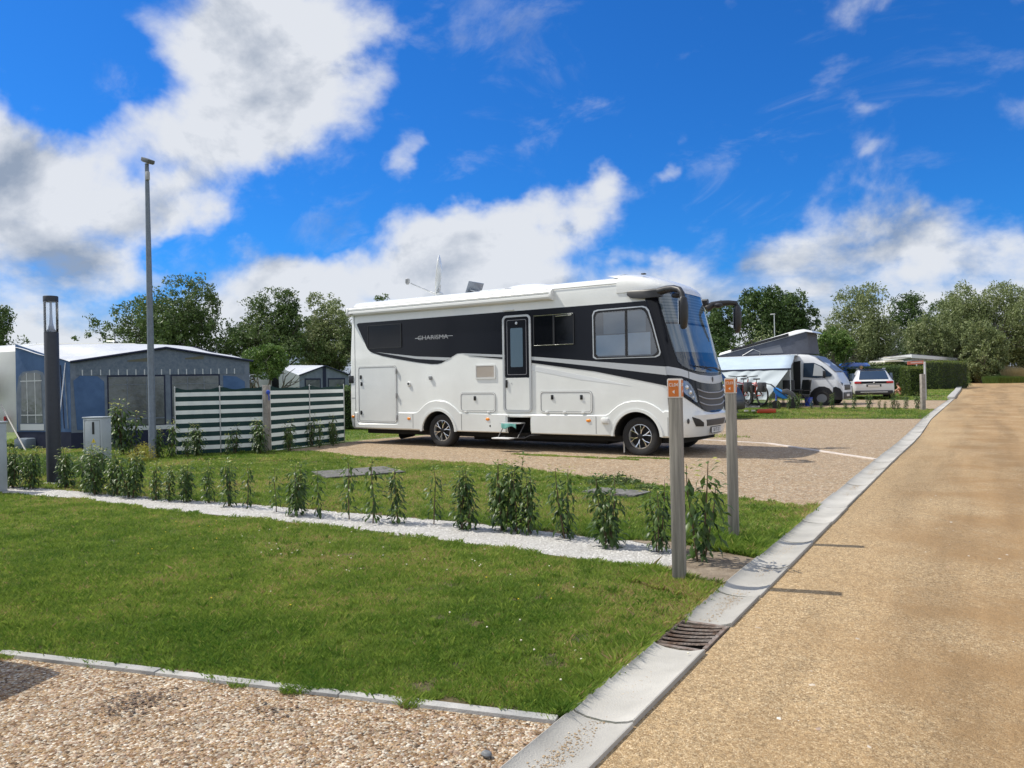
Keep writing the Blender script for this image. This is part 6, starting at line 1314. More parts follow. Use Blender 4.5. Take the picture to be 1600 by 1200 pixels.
# canopy pulled out towards the camera and its hanging side cloth
ac_ = mat('awning_pale_blue', (.42, .51, .61), .6, var=.04, vscale=2); cloth = mat('grey_white_cloth', (.50, .56, .60), .8)
T4 = Matrix.Translation((VP_.x, VP_.y+.95, VP_.z)) @ Matrix.Rotation(VA, 4, 'Z') @ Matrix.Diagonal((1, 1, .87, 1))
aw = thing('sun_awning', 'pale blue sun awning pulled out from the side of the camper van', 'awning', (0, 0, 0)); aw.matrix_world = T4
mb = MB(); mb.grid(lambda u, v: Vector((-5.25+(4.18-.0*v)*u-.0*v-.3*v*(1-u)+(.38*v*u), -1.05-2.1*v, 2.50-.70*v-.06*math.sin(PI*v))), 10, 8); mb.build('canopy', ac_, aw, smooth=60, recalc=False).modifiers.new('s', 'SOLIDIFY').thickness = .01
MB().tube([(-5.55, -3.17, 1.78), (-.66, -3.17, 1.78)], .045, 8).build('front_bar', tnavy, aw)
MB().tube([(-.70, -3.17, 1.78), (-.68, -3.17, -.05)], .018, 6).build('support_leg', alu, aw); MB().tube([(-.72, -3.15, 1.76), (-1.0, -1.05, 2.45)], .02, 6).build('side_arm', darkpl, aw)
sc_ = thing('side_cloth', 'grey-white crumpled cloth hanging from the front bar of the sun awning', 'cloth', (0, 0, 0)); sc_.matrix_world = T4
mb = MB(); mb.grid(lambda u, v: Vector((-5.5+4.75*u-.75*v*u, -3.19-.55*v+(.025+.035*v)*math.sin(u*38+v*9*u+3*math.sin(u*9))*(1-.75*u)+.04*math.sin(v*7+u*14)*v, 1.76-1.38*v+.16*v*(1-u)*math.sin(u*3))), 90, 12); mb.build('hanging_cloth', cloth, sc_, smooth=70, recalc=False)
# dark camp chairs and blue bin by the van door
for k, (x, y, rz, lb) in enumerate(((-1.08, -2.0, .3, 'dark folding camp chair nearer the van door'), (-.62, -1.75, -.5, 'dark folding camp chair in front of the van cab door'))):
    p = T4 @ Vector((x, y, 0)); c = thing('camp_chair', lb, 'camp chair', (p.x, p.y, zg(p.x, p.y)), rz+VA, 'dark camp chairs by the camper van')
    MB().box((0, 0, .46), (.48, .44, .05)).build('seat', blackp, c, bevel=.02); MB().box((0, .24, .80), (.48, .05, .62), Matrix.Rotation(-.22, 3, 'X')).build('backrest', blackp, c, bevel=.02)
    for sx_ in (-.24, .24):
        for yy in (-.2, .2): MB().tube([(sx_, yy, .48), (sx_, -yy*1.1, 0)], .014, 6).build('leg', darkpl, c)
        MB().box((sx_*1.08, 0, .66), (.05, .42, .03)).build('armrest', blackp, c)
t = thing('camp_table', 'low dark camp table between the chairs and the camper van', 'table', T4 @ Vector((-.86, -2.4, 0)))
MB().box((0, 0, .68), (.8, .5, .04)).build('tabletop', mat('dark_table', (.03, .03, .035), .5), t, bevel=.01)
for sx_ in (-.35, .35):
    for yy in (-.2, .2): MB().tube([(sx_, yy, .68), (sx_, yy, 0)], .015, 6).build('leg', darkpl, t)
p = G(1263.5, 634.5); t = thing('blue_bin', 'small blue plastic bin on the grass in front of the camper van', 'bin', p); MB().lathe([(.14, 0), (.17, .36), (.18, .37), (.15, .37)], n=16).build('bucket', mat('blue_plastic', (.03, .07, .45), .4), t); MB().tube([(-.17, 0, .36), (0, -.16, .30), (.17, 0, .36)], .008, 5).build('handle', blackp, t)
# --- bicycles on a carrier
def bicycle(loc, rz, frame, lab):
    b = thing('bicycle', lab, 'bicycle', loc, rz, 'bicycles on the carrier'); fm = mat('frame_'+lab[:5], frame, .35)
    for x in (-.52, .52):
        mb = MB(); mb.tube([(x+.34*math.cos(a), 0, .34+.34*math.sin(a)) for a in [2*PI*k/28 for k in range(29)]], .032, 6, cap=False); w_ = mb.build('wheel', rubber, b, smooth=60)
        mb = MB()
        for k in range(12): a = PI*k/12; mb.tube([(x-.32*math.cos(a), .0, .34-.32*math.sin(a)), (x+.32*math.cos(a), .0, .34+.32*math.sin(a))], .003, 3)
        mb.lathe([(.03, -.04), (.03, .04)], (x, 0, .34), 8, 'Y'); mb.build('spokes', alu, w_, recalc=False)
    mb = MB(); S_ = [((-.52, 0, .34), (-.08, 0, .30)), ((-.08, 0, .30), (-.18, 0, .80)), ((-.18, 0, .74), (.36, 0, .80)), ((-.08, 0, .30), (.38, 0, .70)), ((-.52, 0, .34), (-.17, 0, .72)), ((.34, 0, .92), (.52, 0, .34))]
    for p_, q_ in S_: mb.tube([p_, q_], .022, 6)
    mb.build('frame', fm, b, smooth=60, recalc=False); MB().b2((-.05, -.06, .42), (.2, .06, .72)).build('battery_pack', blackp, b, bevel=.02); MB().b2((-.66, -.11, .45), (-.36, .11, .80)).build('pannier_rack', darkpl, b, bevel=.04)
    MB().box((-.2, 0, .92), (.26, .14, .05)).build('saddle', blackp, b, bevel=.02); MB().tube([(-.18, 0, .78), (-.2, 0, .9)], .014, 6).build('seat_post', alu, b)
    MB().tube([(.26, -.36, 1.04), (.34, -.14, 1.02), (.36, 0, 1.0), (.34, .14, 1.02), (.26, .36, 1.04)], .016, 6).tube([(.34, 0, .90), (.36, 0, 1.0)], .016, 6).build('handlebar', blackp, b, smooth=60)
    MB().lathe([(.09, -.03), (.09, .03)], (-.08, 0, .30), 12, 'Y').tube([(-.08, -.12, .46), (-.08, .12, .14)], .01, 5).build('crank', darkpl, b)
    return b
BP = G(1167, 646); ba = psi+PI/2+.16
bside = Vector((math.cos(psi), math.sin(psi), 0))
bicycle(BP-bside*.18+Vector((0, 0, .34)), ba, (.18, .02, .02), 'dark red bicycle standing on the carrier, left of the pair')
bicycle(BP+bside*.14+Vector((.1, .1, .32)), ba+.12, (.35, .04, .02), 'red bicycle with pale saddle bag on the carrier, right of the pair')
t = thing('bicycle_carrier', 'low bicycle carrier with orange-red lamp board under the two bicycles', 'bicycle carrier', BP, psi)
MB().b2((-.45, -.08, .22), (.45, .08, .27)).build('carrier_bar', alu, t)
for x in (-.18, .14): MB().b2((x-.05, -.75, .27), (x+.05, .75, .31)).build('wheel_rail', darkpl, t)
for x in (-.35, .35): MB().tube([(x, 0, .13), (x, -.1, 0)], .02, 6).build('foot', darkpl, t)
MB().b2((.20, -.62, .02), (.86, -.50, .17)).build('lamp_board', mat('lamp_board_red', (.55, .07, .02), .4), t, bevel=.03)
for x in (-.28, -.03): MB().b2((x, -.64, .10), (x+.14, -.60, .15)).build('white_strap', signw, t)
mb = MB(); mb.ell((0, 0, 0), (.07, .09, .09), 12); o = mb.build('saddle_bag', mat('pink_bag', (.7, .35, .35), .7)); o.location = BP+bside*.36+Vector((0, -.1, 1.05)); tag(o, 'pink and white bag hanging beside the right-hand bicycle', 'bag')
# blue buggy with grey hood
p = G(1222, 639); t = thing('buggy', 'blue and grey pushchair standing beside the hanging cloth', 'pushchair', p, .15)
MB().tube([(-.62, -.2, 1.02), (-.40, -.2, .98), (-.18, -.2, .78), (.30, -.2, .42)], .018, 6).tube([(-.62, .2, 1.02), (-.40, .2, .98), (-.18, .2, .78), (.30, .2, .42)], .018, 6).tube([(-.62, -.2, 1.02), (-.62, .2, 1.02)], .022, 6).build('push_frame', darkpl, t, smooth=60)
mb = MB(); mb.loft([[Vector((x, y*.9, z)) for y, z in ((-.2, a), (.2, a), (.2, b), (-.2, b))] for x, a, b in ((-.30, .72, .86), (-.18, .52, .84), (.05, .40, .72), (.26, .40, .55))]); mb.build('seat', mat('bright_blue', (.03, .25, .70), .6), t, bevel=.04)
mb = MB(); mb.loft([[Vector((x, y, z)) for y, z in ((-.22, a), (.22, a), (.2, b), (-.2, b))] for x, a, b in ((.02, .62, .76), (.20, .56, .80), (.42, .42, .66), (.58, .34, .44))]); mb.build('hood', mat('hood_grey', (.07, .07, .075), .8), t, bevel=.04)
for x, r_ in ((-.22, .17), (.42, .20)):
    for y in (-.24, .24): MB().lathe([(r_, -.025), (r_, .025)], (x, y, r_), 20, 'Y').build('wheel', rubber, t); 
MB().tube([(-.22, -.24, .17), (-.2, -.2, .6)], .02, 6).tube([(-.22, .24, .17), (-.2, .2, .6)], .02, 6).build('front_fork', mat('buggy_blue', (.05, .12, .55), .5), t)
# --- dark blue van mostly hidden behind the motorhome
DP = G(1138, 657); 
bv = car('dark_van', 'dark blue van mostly hidden behind the front of the motorhome', 'van', (DP.x-.65, DP.y+1.0, DP.z), math.radians(-3),
 [(-4.1, .35, 1.1, 1.85, .92, .82), (-4.0, .30, 1.1, 1.95, .95, .84), (-1.0, .30, 1.1, 1.98, .95, .84), (-.55, .3, 1.1, 1.92, .95, .82), (-.1, .3, 1.08, 1.62, .95, .78), (.22, .3, 1.05, 1.25, .94, .76), (.55, .3, .92, 1.02, .88, .70), (.68, .3, .7, .8, .78, .62)], 1.9, (-.05, -2.9), dblue, R=.33)
vplate(bv, 'side_window', vwin, [(-1.0, 1.15), (-.98, 1.75), (-.55, 1.75), (-.15, 1.50), (.12, 1.18)], -.80, -.935)
vplate(bv, 'rear_side_window', vwin, [(-3.6, 1.2), (-3.6, 1.75), (-1.15, 1.75), (-1.15, 1.2)], -.80, -.93)
MB().b2((-3.9, -.80, 1.98), (-1.0, .80, 2.06)).build('roof_rack', blackp, bv, bevel=.02)
MB().b2((.62, -.7, .32), (.73, .7, .62)).build('front_bumper', blackp, bv, bevel=.03)
# --- white SUV seen from behind
SP = G(1366, 625)
def suv(loc, rz, lab, col=suvw, R=.35, det=True, name='parked_car'):
    c = car(name, lab, 'car', loc, rz, [(-2.22, .42, .86, .98, .82, .66), (-2.18, .36, .98, 1.06, .90, .70), (-1.98, .32, 1.0, 1.16, .92, .70), (-1.66, .30, 1.0, 1.52, .92, .64), (-1.2, .28, 1.0, 1.62, .92, .64), (0, .26, .98, 1.64, .92, .64), (.45, .26, .98, 1.52, .92, .62), (1.1, .28, .96, 1.10, .91, .66), (1.75, .30, .88, .98, .86, .62), (2.15, .35, .70, .80, .72, .52)], 1.86, (1.38, -1.32), col, R=R)
    MB().add([Vector(v) for v in ((-2.14, -.66, 1.06), (-2.14, .66, 1.06), (-1.64, .56, 1.50), (-1.64, -.56, 1.50))], [(0, 3, 2, 1)]).build('rear_window', vwin, c, recalc=False).location = (-.028, 0, .03)
    mb = MB(); mb.b2((-2.245, -.80, .86), (-2.14, .80, .985)); mb.build('dark_light_band', navy, c, bevel=.02)
    for s in (-1, 1): MB().b2((-2.262, s*.56, .87), (-2.12, s*.86, .98)).build('tail_lamp', redl, c, bevel=.02)
    for s in (-1, 1):
        vplate(c, 'side_window', vwin, [(-1.55, 1.02), (-1.3, 1.42), (.35, 1.42), (.95, 1.04)], s*.80, s*.915)
        MB().box((.62, s*1.0, 1.05), (.12, .18, .14)).build('wing_mirror', blackp, c, bevel=.03)
    MB().b2((-2.27, -.84, .27), (-2.15, .84, .50)).build('rear_bumper_cladding', blackp, c, bevel=.03)
    MB().b2((-2.29, -.6, .40), (-2.25, .6, .44)).build('bumper_chrome_strip', alu, c)
    MB().b2((-2.245, -.33, .70), (-2.20, .33, .83)).build('plate_recess', darkpl, c)
    MB().b2((-2.258, -.26, .70), (-2.24, .26, .80)).build('number_plate', signw, c)
    MB().ell((-2.255, 0, .925), (.01, .045, .04), 8).build('rear_emblem', chrome, c)
    MB().b2((-1.62, -.60, 1.60), (-1.30, .60, 1.645)).build('roof_spoiler', dblue, c, bevel=.015)
    for s in (-1, 1): MB().tube([(-1.2, s*.62, 1.66), (.2, s*.62, 1.68)], .018, 6).build('roof_rail', alu, c)
    return c
hd_ = psi+PI/2+math.radians(-24.5)+math.radians(4)
fwd = Vector((math.cos(hd_), math.sin(hd_), 0))
suv(SP+fwd*2.25, hd_, 'white estate car seen from behind with red tail lamps, in front of the hedge').scale = (1, .97, .9)
# unseen car added left of the frame to cast the shadow on the gravel
pc = Vector((-6.40, .36, zg(-6.5, .3)))
suv(pc, math.radians(200), 'silver-white parked car added left of the frame for its shadow on the gravel')
# station wagon with raised tailgate behind the hedge
q = D(1376, 56); wg = car('estate_car', 'beige car with raised tailgate behind the clipped hedge', 'car', q, psi+PI/2, [(-2.1, .4, 1.25, 1.95, .88, .72), (-2.0, .35, 1.25, 2.05, .9, .74), (.2, .3, 1.25, 2.08, .9, .74), (.8, .3, 1.2, 1.6, .9, .72), (1.6, .3, 1.0, 1.2, .85, .66), (2.0, .35, .8, .9, .7, .55)], 1.8, (1.3, -1.3), mat('beige_paint', (.55, .52, .45), .35, coat=.3), R=.33)
MB().b2((-2.13, -.70, 1.15), (-2.05, .70, 1.92)).build('boot_opening', under, wg); MB().box((-2.5, 0, 2.22), (.95, 1.5, .09), Matrix.Rotation(-.08, 3, 'Y')).build('raised_tailgate', mat('beige_paint', (0, 0, 0)), wg, bevel=.04)
mb = MB(); mb.ell((0, 0, .22), (.26, .22, .30), 12); mb.ell((.03, 0, .48), (.15, .14, .12), 10); o = mb.build('cloth_bundle', mat('beige_cloth', (.55, .47, .36), .9)); o.location = q+Vector((math.sin(psi)*2.2, -math.cos(psi)*2.2, 1.20)); tag(o, 'beige bundle lying in the open boot of the beige car', 'bundle')
bc = car('blue_car', 'dark blue car behind the tall clipped hedge near the signpost', 'car', D(1440, 58), psi+PI, [(-2.1, .3, 1.2, 1.3, .85, .6), (-1.6, .3, 1.2, 1.75, .9, .66), (.2, .3, 1.2, 1.80, .9, .66), (1.0, .3, 1.15, 1.25, .9, .66), (2.0, .3, .9, 1.0, .8, .6)], 1.8, (1.3, -1.3), mat('blue_paint', (.02, .05, .20), .25, coat=.5), R=.33)
bc2 = car('blue_car', 'bright blue car roof between the gabled hut and the white estate car', 'car', D(1328, 50), psi+PI*1.02, [(-1.3, .3, 1.35, 1.45, .85, .6), (-.9, .3, 1.35, 1.86, .9, .66), (.3, .3, 1.35, 1.90, .9, .66), (.9, .3, 1.3, 1.35, .9, .66), (1.3, .3, 1.0, 1.1, .8, .6)], 1.8, (.8, -.8), mat('blue_paint2', (.03, .10, .38), .3, coat=.5), R=.33)

# ================================================================== people
def figure(name, lab, loc, rz, J, E_, R_, skin, parts_, scale=1.0):
    """one skinned body over a skeleton of joints, clothes as tight shells over some bones"""
    def skin_mesh(nm_, joints, edges, radii, m_, parent):
        me = bpy.data.meshes.new(nm_); me.from_pydata([tuple(j) for j in joints], edges, []); o = link(bpy.data.objects.new(nm_, me))
        sk_ = o.modifiers.new('sk', 'SKIN'); sk_.use_smooth_shade = True; o.modifiers.new('ss', 'SUBSURF').levels = 1
        for i, v in enumerate(me.skin_vertices[0].data): v.radius = (radii[i], radii[i]); v.use_root = (i == 0)
        bpy.context.view_layer.update(); n_ = bpy.data.meshes.new_from_object(o.evaluated_get(bpy.context.evaluated_depsgraph_get())); bpy.data.objects.remove(o)
        n_.name = nm_; n_.materials.clear(); n_.materials.append(m_); n_.shade_smooth(); return link(bpy.data.objects.new(nm_, n_), parent)
    t = thing(name, lab, 'person', loc, rz); t.scale = (scale,)*3
    keys = list(J); idx = {k: i for i, k in enumerate(keys)}
    skin_mesh('body', [J[k] for k in keys], [(idx[a], idx[b]) for a, b in E_], [R_[k] for k in keys], skin, t)
    for nm_, ks, es, grow, m_ in parts_:
        id2 = {k: i for i, k in enumerate(ks)}; skin_mesh(nm_, [J[k] for k in ks], [(id2[a], id2[b]) for a, b in es], [R_[k]+grow for k in ks], m_, t)
    return t
skinm = mat('skin', (.55, .30, .20), .6); hairm = mat('hair_dark', (.05, .03, .02), .8)
J = dict(pel=(0, 0, .10), sp=(.08, 0, .32), ch=(.20, 0, .50), nk=(.27, 0, .60), hd=(.33, 0, .72), ht=(.34, 0, .80), hl=(.05, .10, .11), kl=(.42, .13, .42), al=(.55, .13, .07), tl=(.70, .14, .04), hr=(.05, -.10, .11), kr=(.40, -.14, .40), ar=(.62, -.14, .07), tr=(.77, -.15, .04),
 sl=(.20, .17, .52), el=(.36, .22, .36), wl=(.50, .12, .36), fl=(.56, .08, .35), sr=(.20, -.17, .52), er=(.36, -.22, .34), wr=(.52, -.12, .34), fr=(.58, -.08, .33))
E_ = [('pel', 'sp'), ('sp', 'ch'), ('ch', 'nk'), ('nk', 'hd'), ('hd', 'ht'), ('pel', 'hl'), ('hl', 'kl'), ('kl', 'al'), ('al', 'tl'), ('pel', 'hr'), ('hr', 'kr'), ('kr', 'ar'), ('ar', 'tr'), ('ch', 'sl'), ('sl', 'el'), ('el', 'wl'), ('wl', 'fl'), ('ch', 'sr'), ('sr', 'er'), ('er', 'wr'), ('wr', 'fr')]
R_ = dict(pel=.12, sp=.11, ch=.13, nk=.05, hd=.095, ht=.06, hl=.09, kl=.055, al=.035, tl=.03, hr=.09, kr=.055, ar=.035, tr=.03, sl=.055, el=.04, wl=.03, fl=.03, sr=.055, er=.04, wr=.03, fr=.03)
shirt = mat('orange_shirt', (.55, .12, .06), .85); shorts = mat('dark_shorts', (.05, .05, .08), .85); shoe = mat('white_shoe', (.7, .7, .68), .6)
fg = figure('person', 'seated person with bare legs and white shoes beside the tall clipped hedge', G(1411, 619), PI+psi-.9, J, E_, R_, skinm,
 [('shirt', ['pel', 'sp', 'ch', 'sl', 'sr'], [('pel', 'sp'), ('sp', 'ch'), ('ch', 'sl'), ('ch', 'sr')], .012, shirt), ('shorts', ['pel', 'hl', 'hr'], [('pel', 'hl'), ('pel', 'hr')], .016, shorts), ('shoes', ['al', 'tl'], [('al', 'tl')], .018, shoe), ('shoes', ['ar', 'tr'], [('ar', 'tr')], .018, shoe)], .80)
MB().ell((.315, 0, .80), (.105, .10, .09), 12).build('hair', hairm, fg)
J2 = dict(pel=(0, 0, .95), sp=(0, 0, 1.15), ch=(0, 0, 1.36), nk=(0, 0, 1.50), hd=(.02, 0, 1.62), ht=(.01, 0, 1.73), hl=(0, .10, .92), kl=(.03, .11, .50), al=(0, .12, .08), tl=(.14, .13, .04), hr=(0, -.10, .92), kr=(.03, -.11, .50), ar=(0, -.12, .08), tr=(.14, -.13, .04), sl=(0, .19, 1.40), el=(-.02, .24, 1.12), wl=(.06, .24, .88), fl=(.09, .23, .80), sr=(0, -.19, 1.40), er=(-.02, -.24, 1.12), wr=(.06, -.24, .88), fr=(.09, -.23, .80))
fg2 = figure('person', 'person with light hair standing behind the hedge near the blue car', D(1346, 48)+Vector((0, 0, -.1)), PI+psi, J2, E_, R_, skinm,
 [('shirt', ['pel', 'sp', 'ch', 'sl', 'el', 'sr', 'er'], [('pel', 'sp'), ('sp', 'ch'), ('ch', 'sl'), ('sl', 'el'), ('ch', 'sr'), ('sr', 'er')], .012, mat('dark_shirt', (.03, .03, .04), .85)), ('trousers', ['pel', 'hl', 'kl', 'hr', 'kr'], [('pel', 'hl'), ('hl', 'kl'), ('pel', 'hr'), ('hr', 'kr')], .016, shorts)])
MB().ell((-.01, 0, 1.68), (.11, .10, .11), 12).build('hair', mat('hair_light', (.35, .22, .10), .8), fg2)

# ================================================================== sign, huts, chalets
p = G(1443.5, 641.5); t = thing('signpost', 'grey wooden post carrying a red and white arrow board at the road side', 'signpost', p, psi)
MB().b2((-.09, -.075, -.2), (.04, .075, 1.30)).build('wooden_shaft', wood, t, bevel=.01)
MB().b2((.045, -.03, .4), (.095, .03, 1.74)).build('metal_upright', mat('upright_grey', (.55, .56, .58), .5), t)
b = MB().b2((-.50, -.05, 1.66), (.06, -.02, 1.78)).build('arrow_board', mat('board_red', (.60, .16, .10), .5), t); b.rotation_euler = (0, math.radians(-2), 0)
MB().b2((-.40, -.056, 1.70), (.02, -.049, 1.745)).build('white_lettering_strip', mat('strip_pale', (.70, .52, .48), .6), b)
p = G(1436.5, 619); t = thing('marker_pole', 'thin grey leaning pole beside the tall clipped hedge', 'pole', p); MB().tube([(0, 0, -.1), (-.10, 0, 1.75)], .025, 8).build('pole', alu, t); MB().lathe([(.05, 0), (.04, .04)], n=10).build('socket', darkpl, t)
t = thing('street_lamp', 'thin distant street lamp in front of the dark trees', 'street lamp', D(1212, 58)); MB().tube([(0, 0, 0), (0, 0, 5.7)], [.05, .035], 8).build('pole', alu, t); MB().box((-.1, 0, 5.75), (.35, .15, .08)).build('lamp_head', mat('lamp_head_white', (.6, .6, .6), .4), t, bevel=.02)
slat = mat('grey_cladding', (.26, .27, .28), .8, var=.2, vscale=3); fascia = mat('white_fascia', (.75, .77, .80), .5); droof = mat('bitumen_roof', (.09, .09, .10), .8)
def chalet(A, B, C, h, lab, wins=(), group='flat-roofed grey chalets'):
    A, B, C = Vector(A), Vector(B), Vector(C); u = (B-A); v = (C-A); u.z = v.z = 0; Lu, Lv = u.length, v.length; u.normalize(); v.normalize()
    t = thing('chalet', lab, 'chalet', A, 0, group); P = lambda a, b_, z: u*a+v*b_+Vector((0, 0, z))
    mb = MB(); mb.loft([[P(0, 0, z), P(Lu, 0, z), P(Lu, Lv, z), P(0, Lv, z)] for z in (-.3, h-.28)]); w_ = mb.build('wall', slat, t)
    mb = MB(); mb.loft([[P(-.3, -.3, z), P(Lu+.3, -.3, z), P(Lu+.3, Lv+.3, z), P(-.3, Lv+.3, z)] for z in (h-.28, h)]); mb.build('roof_fascia', fascia, t)
    mb = MB(); mb.loft([[P(-.2, -.2, z), P(Lu+.2, -.2, z), P(Lu+.2, Lv+.2, z), P(-.2, Lv+.2, z)] for z in (h, h+.06)]); mb.build('roof', droof, t)
    for f0, f1 in wins: mb = MB(); mb.loft([[P(f0*Lu, -.03, z), P(f1*Lu, -.03, z), P(f1*Lu, .1, z), P(f0*Lu, .1, z)] for z in (1.0, h-.6)]); mb.build('window', vwin, t)
    return t
cz = lambda py, px, Z: (602.6-.0218*(px-800)-py)/FPX*Z+1.4
c1 = D(1425, 62); c2 = D(1326, 84); c3 = D(1507, 82)
chalet(c1, c2, c3, cz(554, 1425, 62)-c1.z, 'long grey chalet with white fascia behind the hedges and cars', ((.2, .5), (.6, .9)))
c1 = D(1366, 80); chalet(c1, D(1330, 82), D(1440, 100), cz(545.5, 1366, 80)-c1.z, 'second grey chalet roof rising just behind the long chalet')
c1 = D(1592, 80); chalet(c1, D(1660, 84), D(1600, 92), cz(544, 1592, 80)-c1.z, 'grey chalet corner at the right frame edge', ((.3, .6),))
c1 = D(1252, 70); chalet(c1, D(1290, 70), D(1256, 78), cz(551, 1252, 70)-c1.z, 'low white-edged chalet roof behind the camper van cab')
# small gabled hut between van and car
A, B = D(1283, 46), D(1311, 46); t = thing('gabled_hut', 'small white gabled hut with dark roof edges behind the camper van', 'hut', A); u = (B-A).normalized(); v = Vector((-u.y, u.x, 0)); L = (B-A).length+.1; P = lambda a, b_, z: u*a+v*b_+Vector((0, 0, z))
ez, az_ = cz(578, 1285, 46)-A.z, cz(564.5, 1297, 46)-A.z
mb = MB(); mb.loft([[P(0, b_, -.2), P(L, b_, -.2), P(L, b_, ez), P(L/2, b_, az_), P(0, b_, ez)] for b_ in (0, 2.2)]); hw_ = mb.build('wall', mat('hut_white', (.50, .52, .55), .7), t)
mb = MB(); mb.loft([[P(-.12, b_, ez-.06), P(L/2, b_, az_+.02), P(L+.12, b_, ez-.06), P(L+.12, b_, ez+.03), P(L/2, b_, az_+.12), P(-.12, b_, ez+.03)] for b_ in (-.15, 2.3)]); mb.build('roof', mat('hut_roof', (.05, .05, .06), .8), t)
for a0, a1 in ((.12, .45), (.58, .88)): mb = MB(); mb.loft([[P(a0*L, -.02, z), P(a1*L, -.02, z), P(a1*L, .05, z), P(a0*L, .05, z)] for z in (.7, ez-.15)]); mb.build('window', vwin, t)
# wooden planter by the road
p = G(1467, 607.5); t = thing('planter', 'rough brown wooden planter box beside the road grass', 'planter', p, psi)
MB().b2((-.5, -.3, -.05), (.45, .5, .62)).build('box', mat('planter_wood', (.16, .12, .09), .9, col2=(.26, .21, .16), vscale=5, bump=.6, bscale=12), t, bevel=.03); MB().b2((-.44, -.24, .62), (.39, .44, .66)).build('soil', dirtm, t)

# ================================================================== hedges, bushes, trees
def hz_(py, px, Z): return cz(py, px, Z)-zg(*D(px, Z)[:2])
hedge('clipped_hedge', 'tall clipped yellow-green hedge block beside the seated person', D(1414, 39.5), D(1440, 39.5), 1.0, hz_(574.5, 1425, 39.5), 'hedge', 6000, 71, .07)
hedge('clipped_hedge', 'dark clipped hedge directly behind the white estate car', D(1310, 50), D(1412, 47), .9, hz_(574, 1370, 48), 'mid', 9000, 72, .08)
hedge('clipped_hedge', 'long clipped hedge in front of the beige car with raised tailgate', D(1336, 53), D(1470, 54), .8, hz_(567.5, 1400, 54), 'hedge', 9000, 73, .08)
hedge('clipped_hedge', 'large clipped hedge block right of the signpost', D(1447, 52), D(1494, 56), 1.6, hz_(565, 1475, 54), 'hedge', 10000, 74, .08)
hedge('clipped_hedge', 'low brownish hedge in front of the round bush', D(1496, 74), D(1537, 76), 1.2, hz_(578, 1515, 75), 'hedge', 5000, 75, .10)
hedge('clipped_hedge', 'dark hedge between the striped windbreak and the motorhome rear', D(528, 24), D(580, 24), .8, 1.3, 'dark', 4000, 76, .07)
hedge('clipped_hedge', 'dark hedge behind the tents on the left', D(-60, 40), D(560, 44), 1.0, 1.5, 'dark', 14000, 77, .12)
shrub('round_bush', 'round clipped bush in front of the dark trees', D(1529, 80), 2.0, hz_(560, 1529, 80), 'mid', 81, 4500, .10)
shrub('green_bush', 'small pale bush at the right end of the large hedge block', D(1499, 60), 1.6, hz_(577, 1499, 60), 'bright', 82, 2500, .08)
def grasses(px, Z, wd, h, seed, lab, kind):
    r = np.random.default_rng(seed); t = thing('ornamental_grass', lab, 'grass clump', D(px, Z)); n = 2600
    a = r.random(n)*2*PI; q = r.random(n)**.5*wd*.45; x, y = np.cos(a)*q, np.sin(a)*q*.6; hh = h*(.6+.4*r.random(n)); l = .35*hh; d = r.random(n)*2*PI; w_ = .025
    V = np.stack([np.stack([x-w_, y, 0*x], -1), np.stack([x+w_, y, 0*x], -1), np.stack([x+np.cos(d)*l, y+np.sin(d)*l, hh], -1)], 1).reshape(-1, 3)
    npmesh('blades', V, np.arange(3*n).reshape(-1, 3), LM[kind], t, attr=np.repeat(np.clip(.3+.6*r.random(n), 0, 1), 3)); MB().lathe([(wd*.2, -.02), (wd*.15, .05)], n=10).build('root_clump', dirtm, t)
tanm = leafmat('grass_tan', (.22, .20, .08), (.42, .33, .17), (.5, .36, .2)); LM['tan'] = tanm
for i, (px, Z, wd, py, k, lb) in enumerate(((1545, 74, 2.8, 569, 'tan', 'tan feathery grass clump, leftmost at the end of the road'), (1568, 72, 2.8, 570, 'tan', 'tan feathery grass clump, middle at the end of the road'), (1592, 70, 2.6, 573, 'tan', 'green and tan grass clump at the right frame edge'), (1556, 70, 2.2, 586, 'bright', 'low green grass clump in front of the tan ones'), (1582, 69, 2.4, 587, 'hedge', 'low green grass clump right of the tan ones'), (1620, 70, 2.6, 578, 'tan', 'tan grass clump past the right frame edge'))):
    grasses(px, Z, wd, hz_(py, px, Z), 90+i, lb, k)
def T_(name, lab, px, Z, top, wpx, kind, seed, **k):
    p = D(px, Z); return tree(name, lab, p, hz_(top, px, Z), wpx/FPX*Z, kind, seed, **k)
LG = 'windswept trees behind the left tents'; RG_ = 'trees behind the right pitches'
T_('windswept_tree', 'large dark airy tree behind the blue awning tent, left of three', 272, 45, 431, 180, 'mid', 1, airy=True, leaves=38400, lsize=.17, lumps=12, trunk_h=.12, crown_z0=.12, lean=.10, group=LG)
T_('windswept_tree', 'dark airy tree behind the pollard tree, middle of three', 422, 47, 444, 112, 'mid', 2, airy=True, leaves=30720, lsize=.17, lumps=10, trunk_h=.12, crown_z0=.08, lean=.10, group=LG)
T_('windswept_tree', 'dark airy tree just left of the motorhome, right of three', 517, 50, 460, 118, 'willow', 3, airy=True, leaves=33280, lsize=.17, lumps=10, trunk_h=.12, crown_z0=.06, lean=.06, group=LG)
T_('windswept_tree', 'tree top peeping over the rear of the motorhome roof', 600, 50, 459, 60, 'mid', 4, airy=True, leaves=12800, lsize=.17, group=LG)
T_('windswept_tree', 'tree cut by the left frame edge', -14, 34, 476, 76, 'mid', 5, airy=True, leaves=17920, lsize=.13, crown_z0=.25)
T_('pollard_tree', 'small round bright green pollard tree behind the striped windbreak', 416, 23, 536, 72, 'bright', 6, leaves=7000, lsize=.09, lumps=8, trunk_h=.5, crown_z0=.52, barkm=barkp)
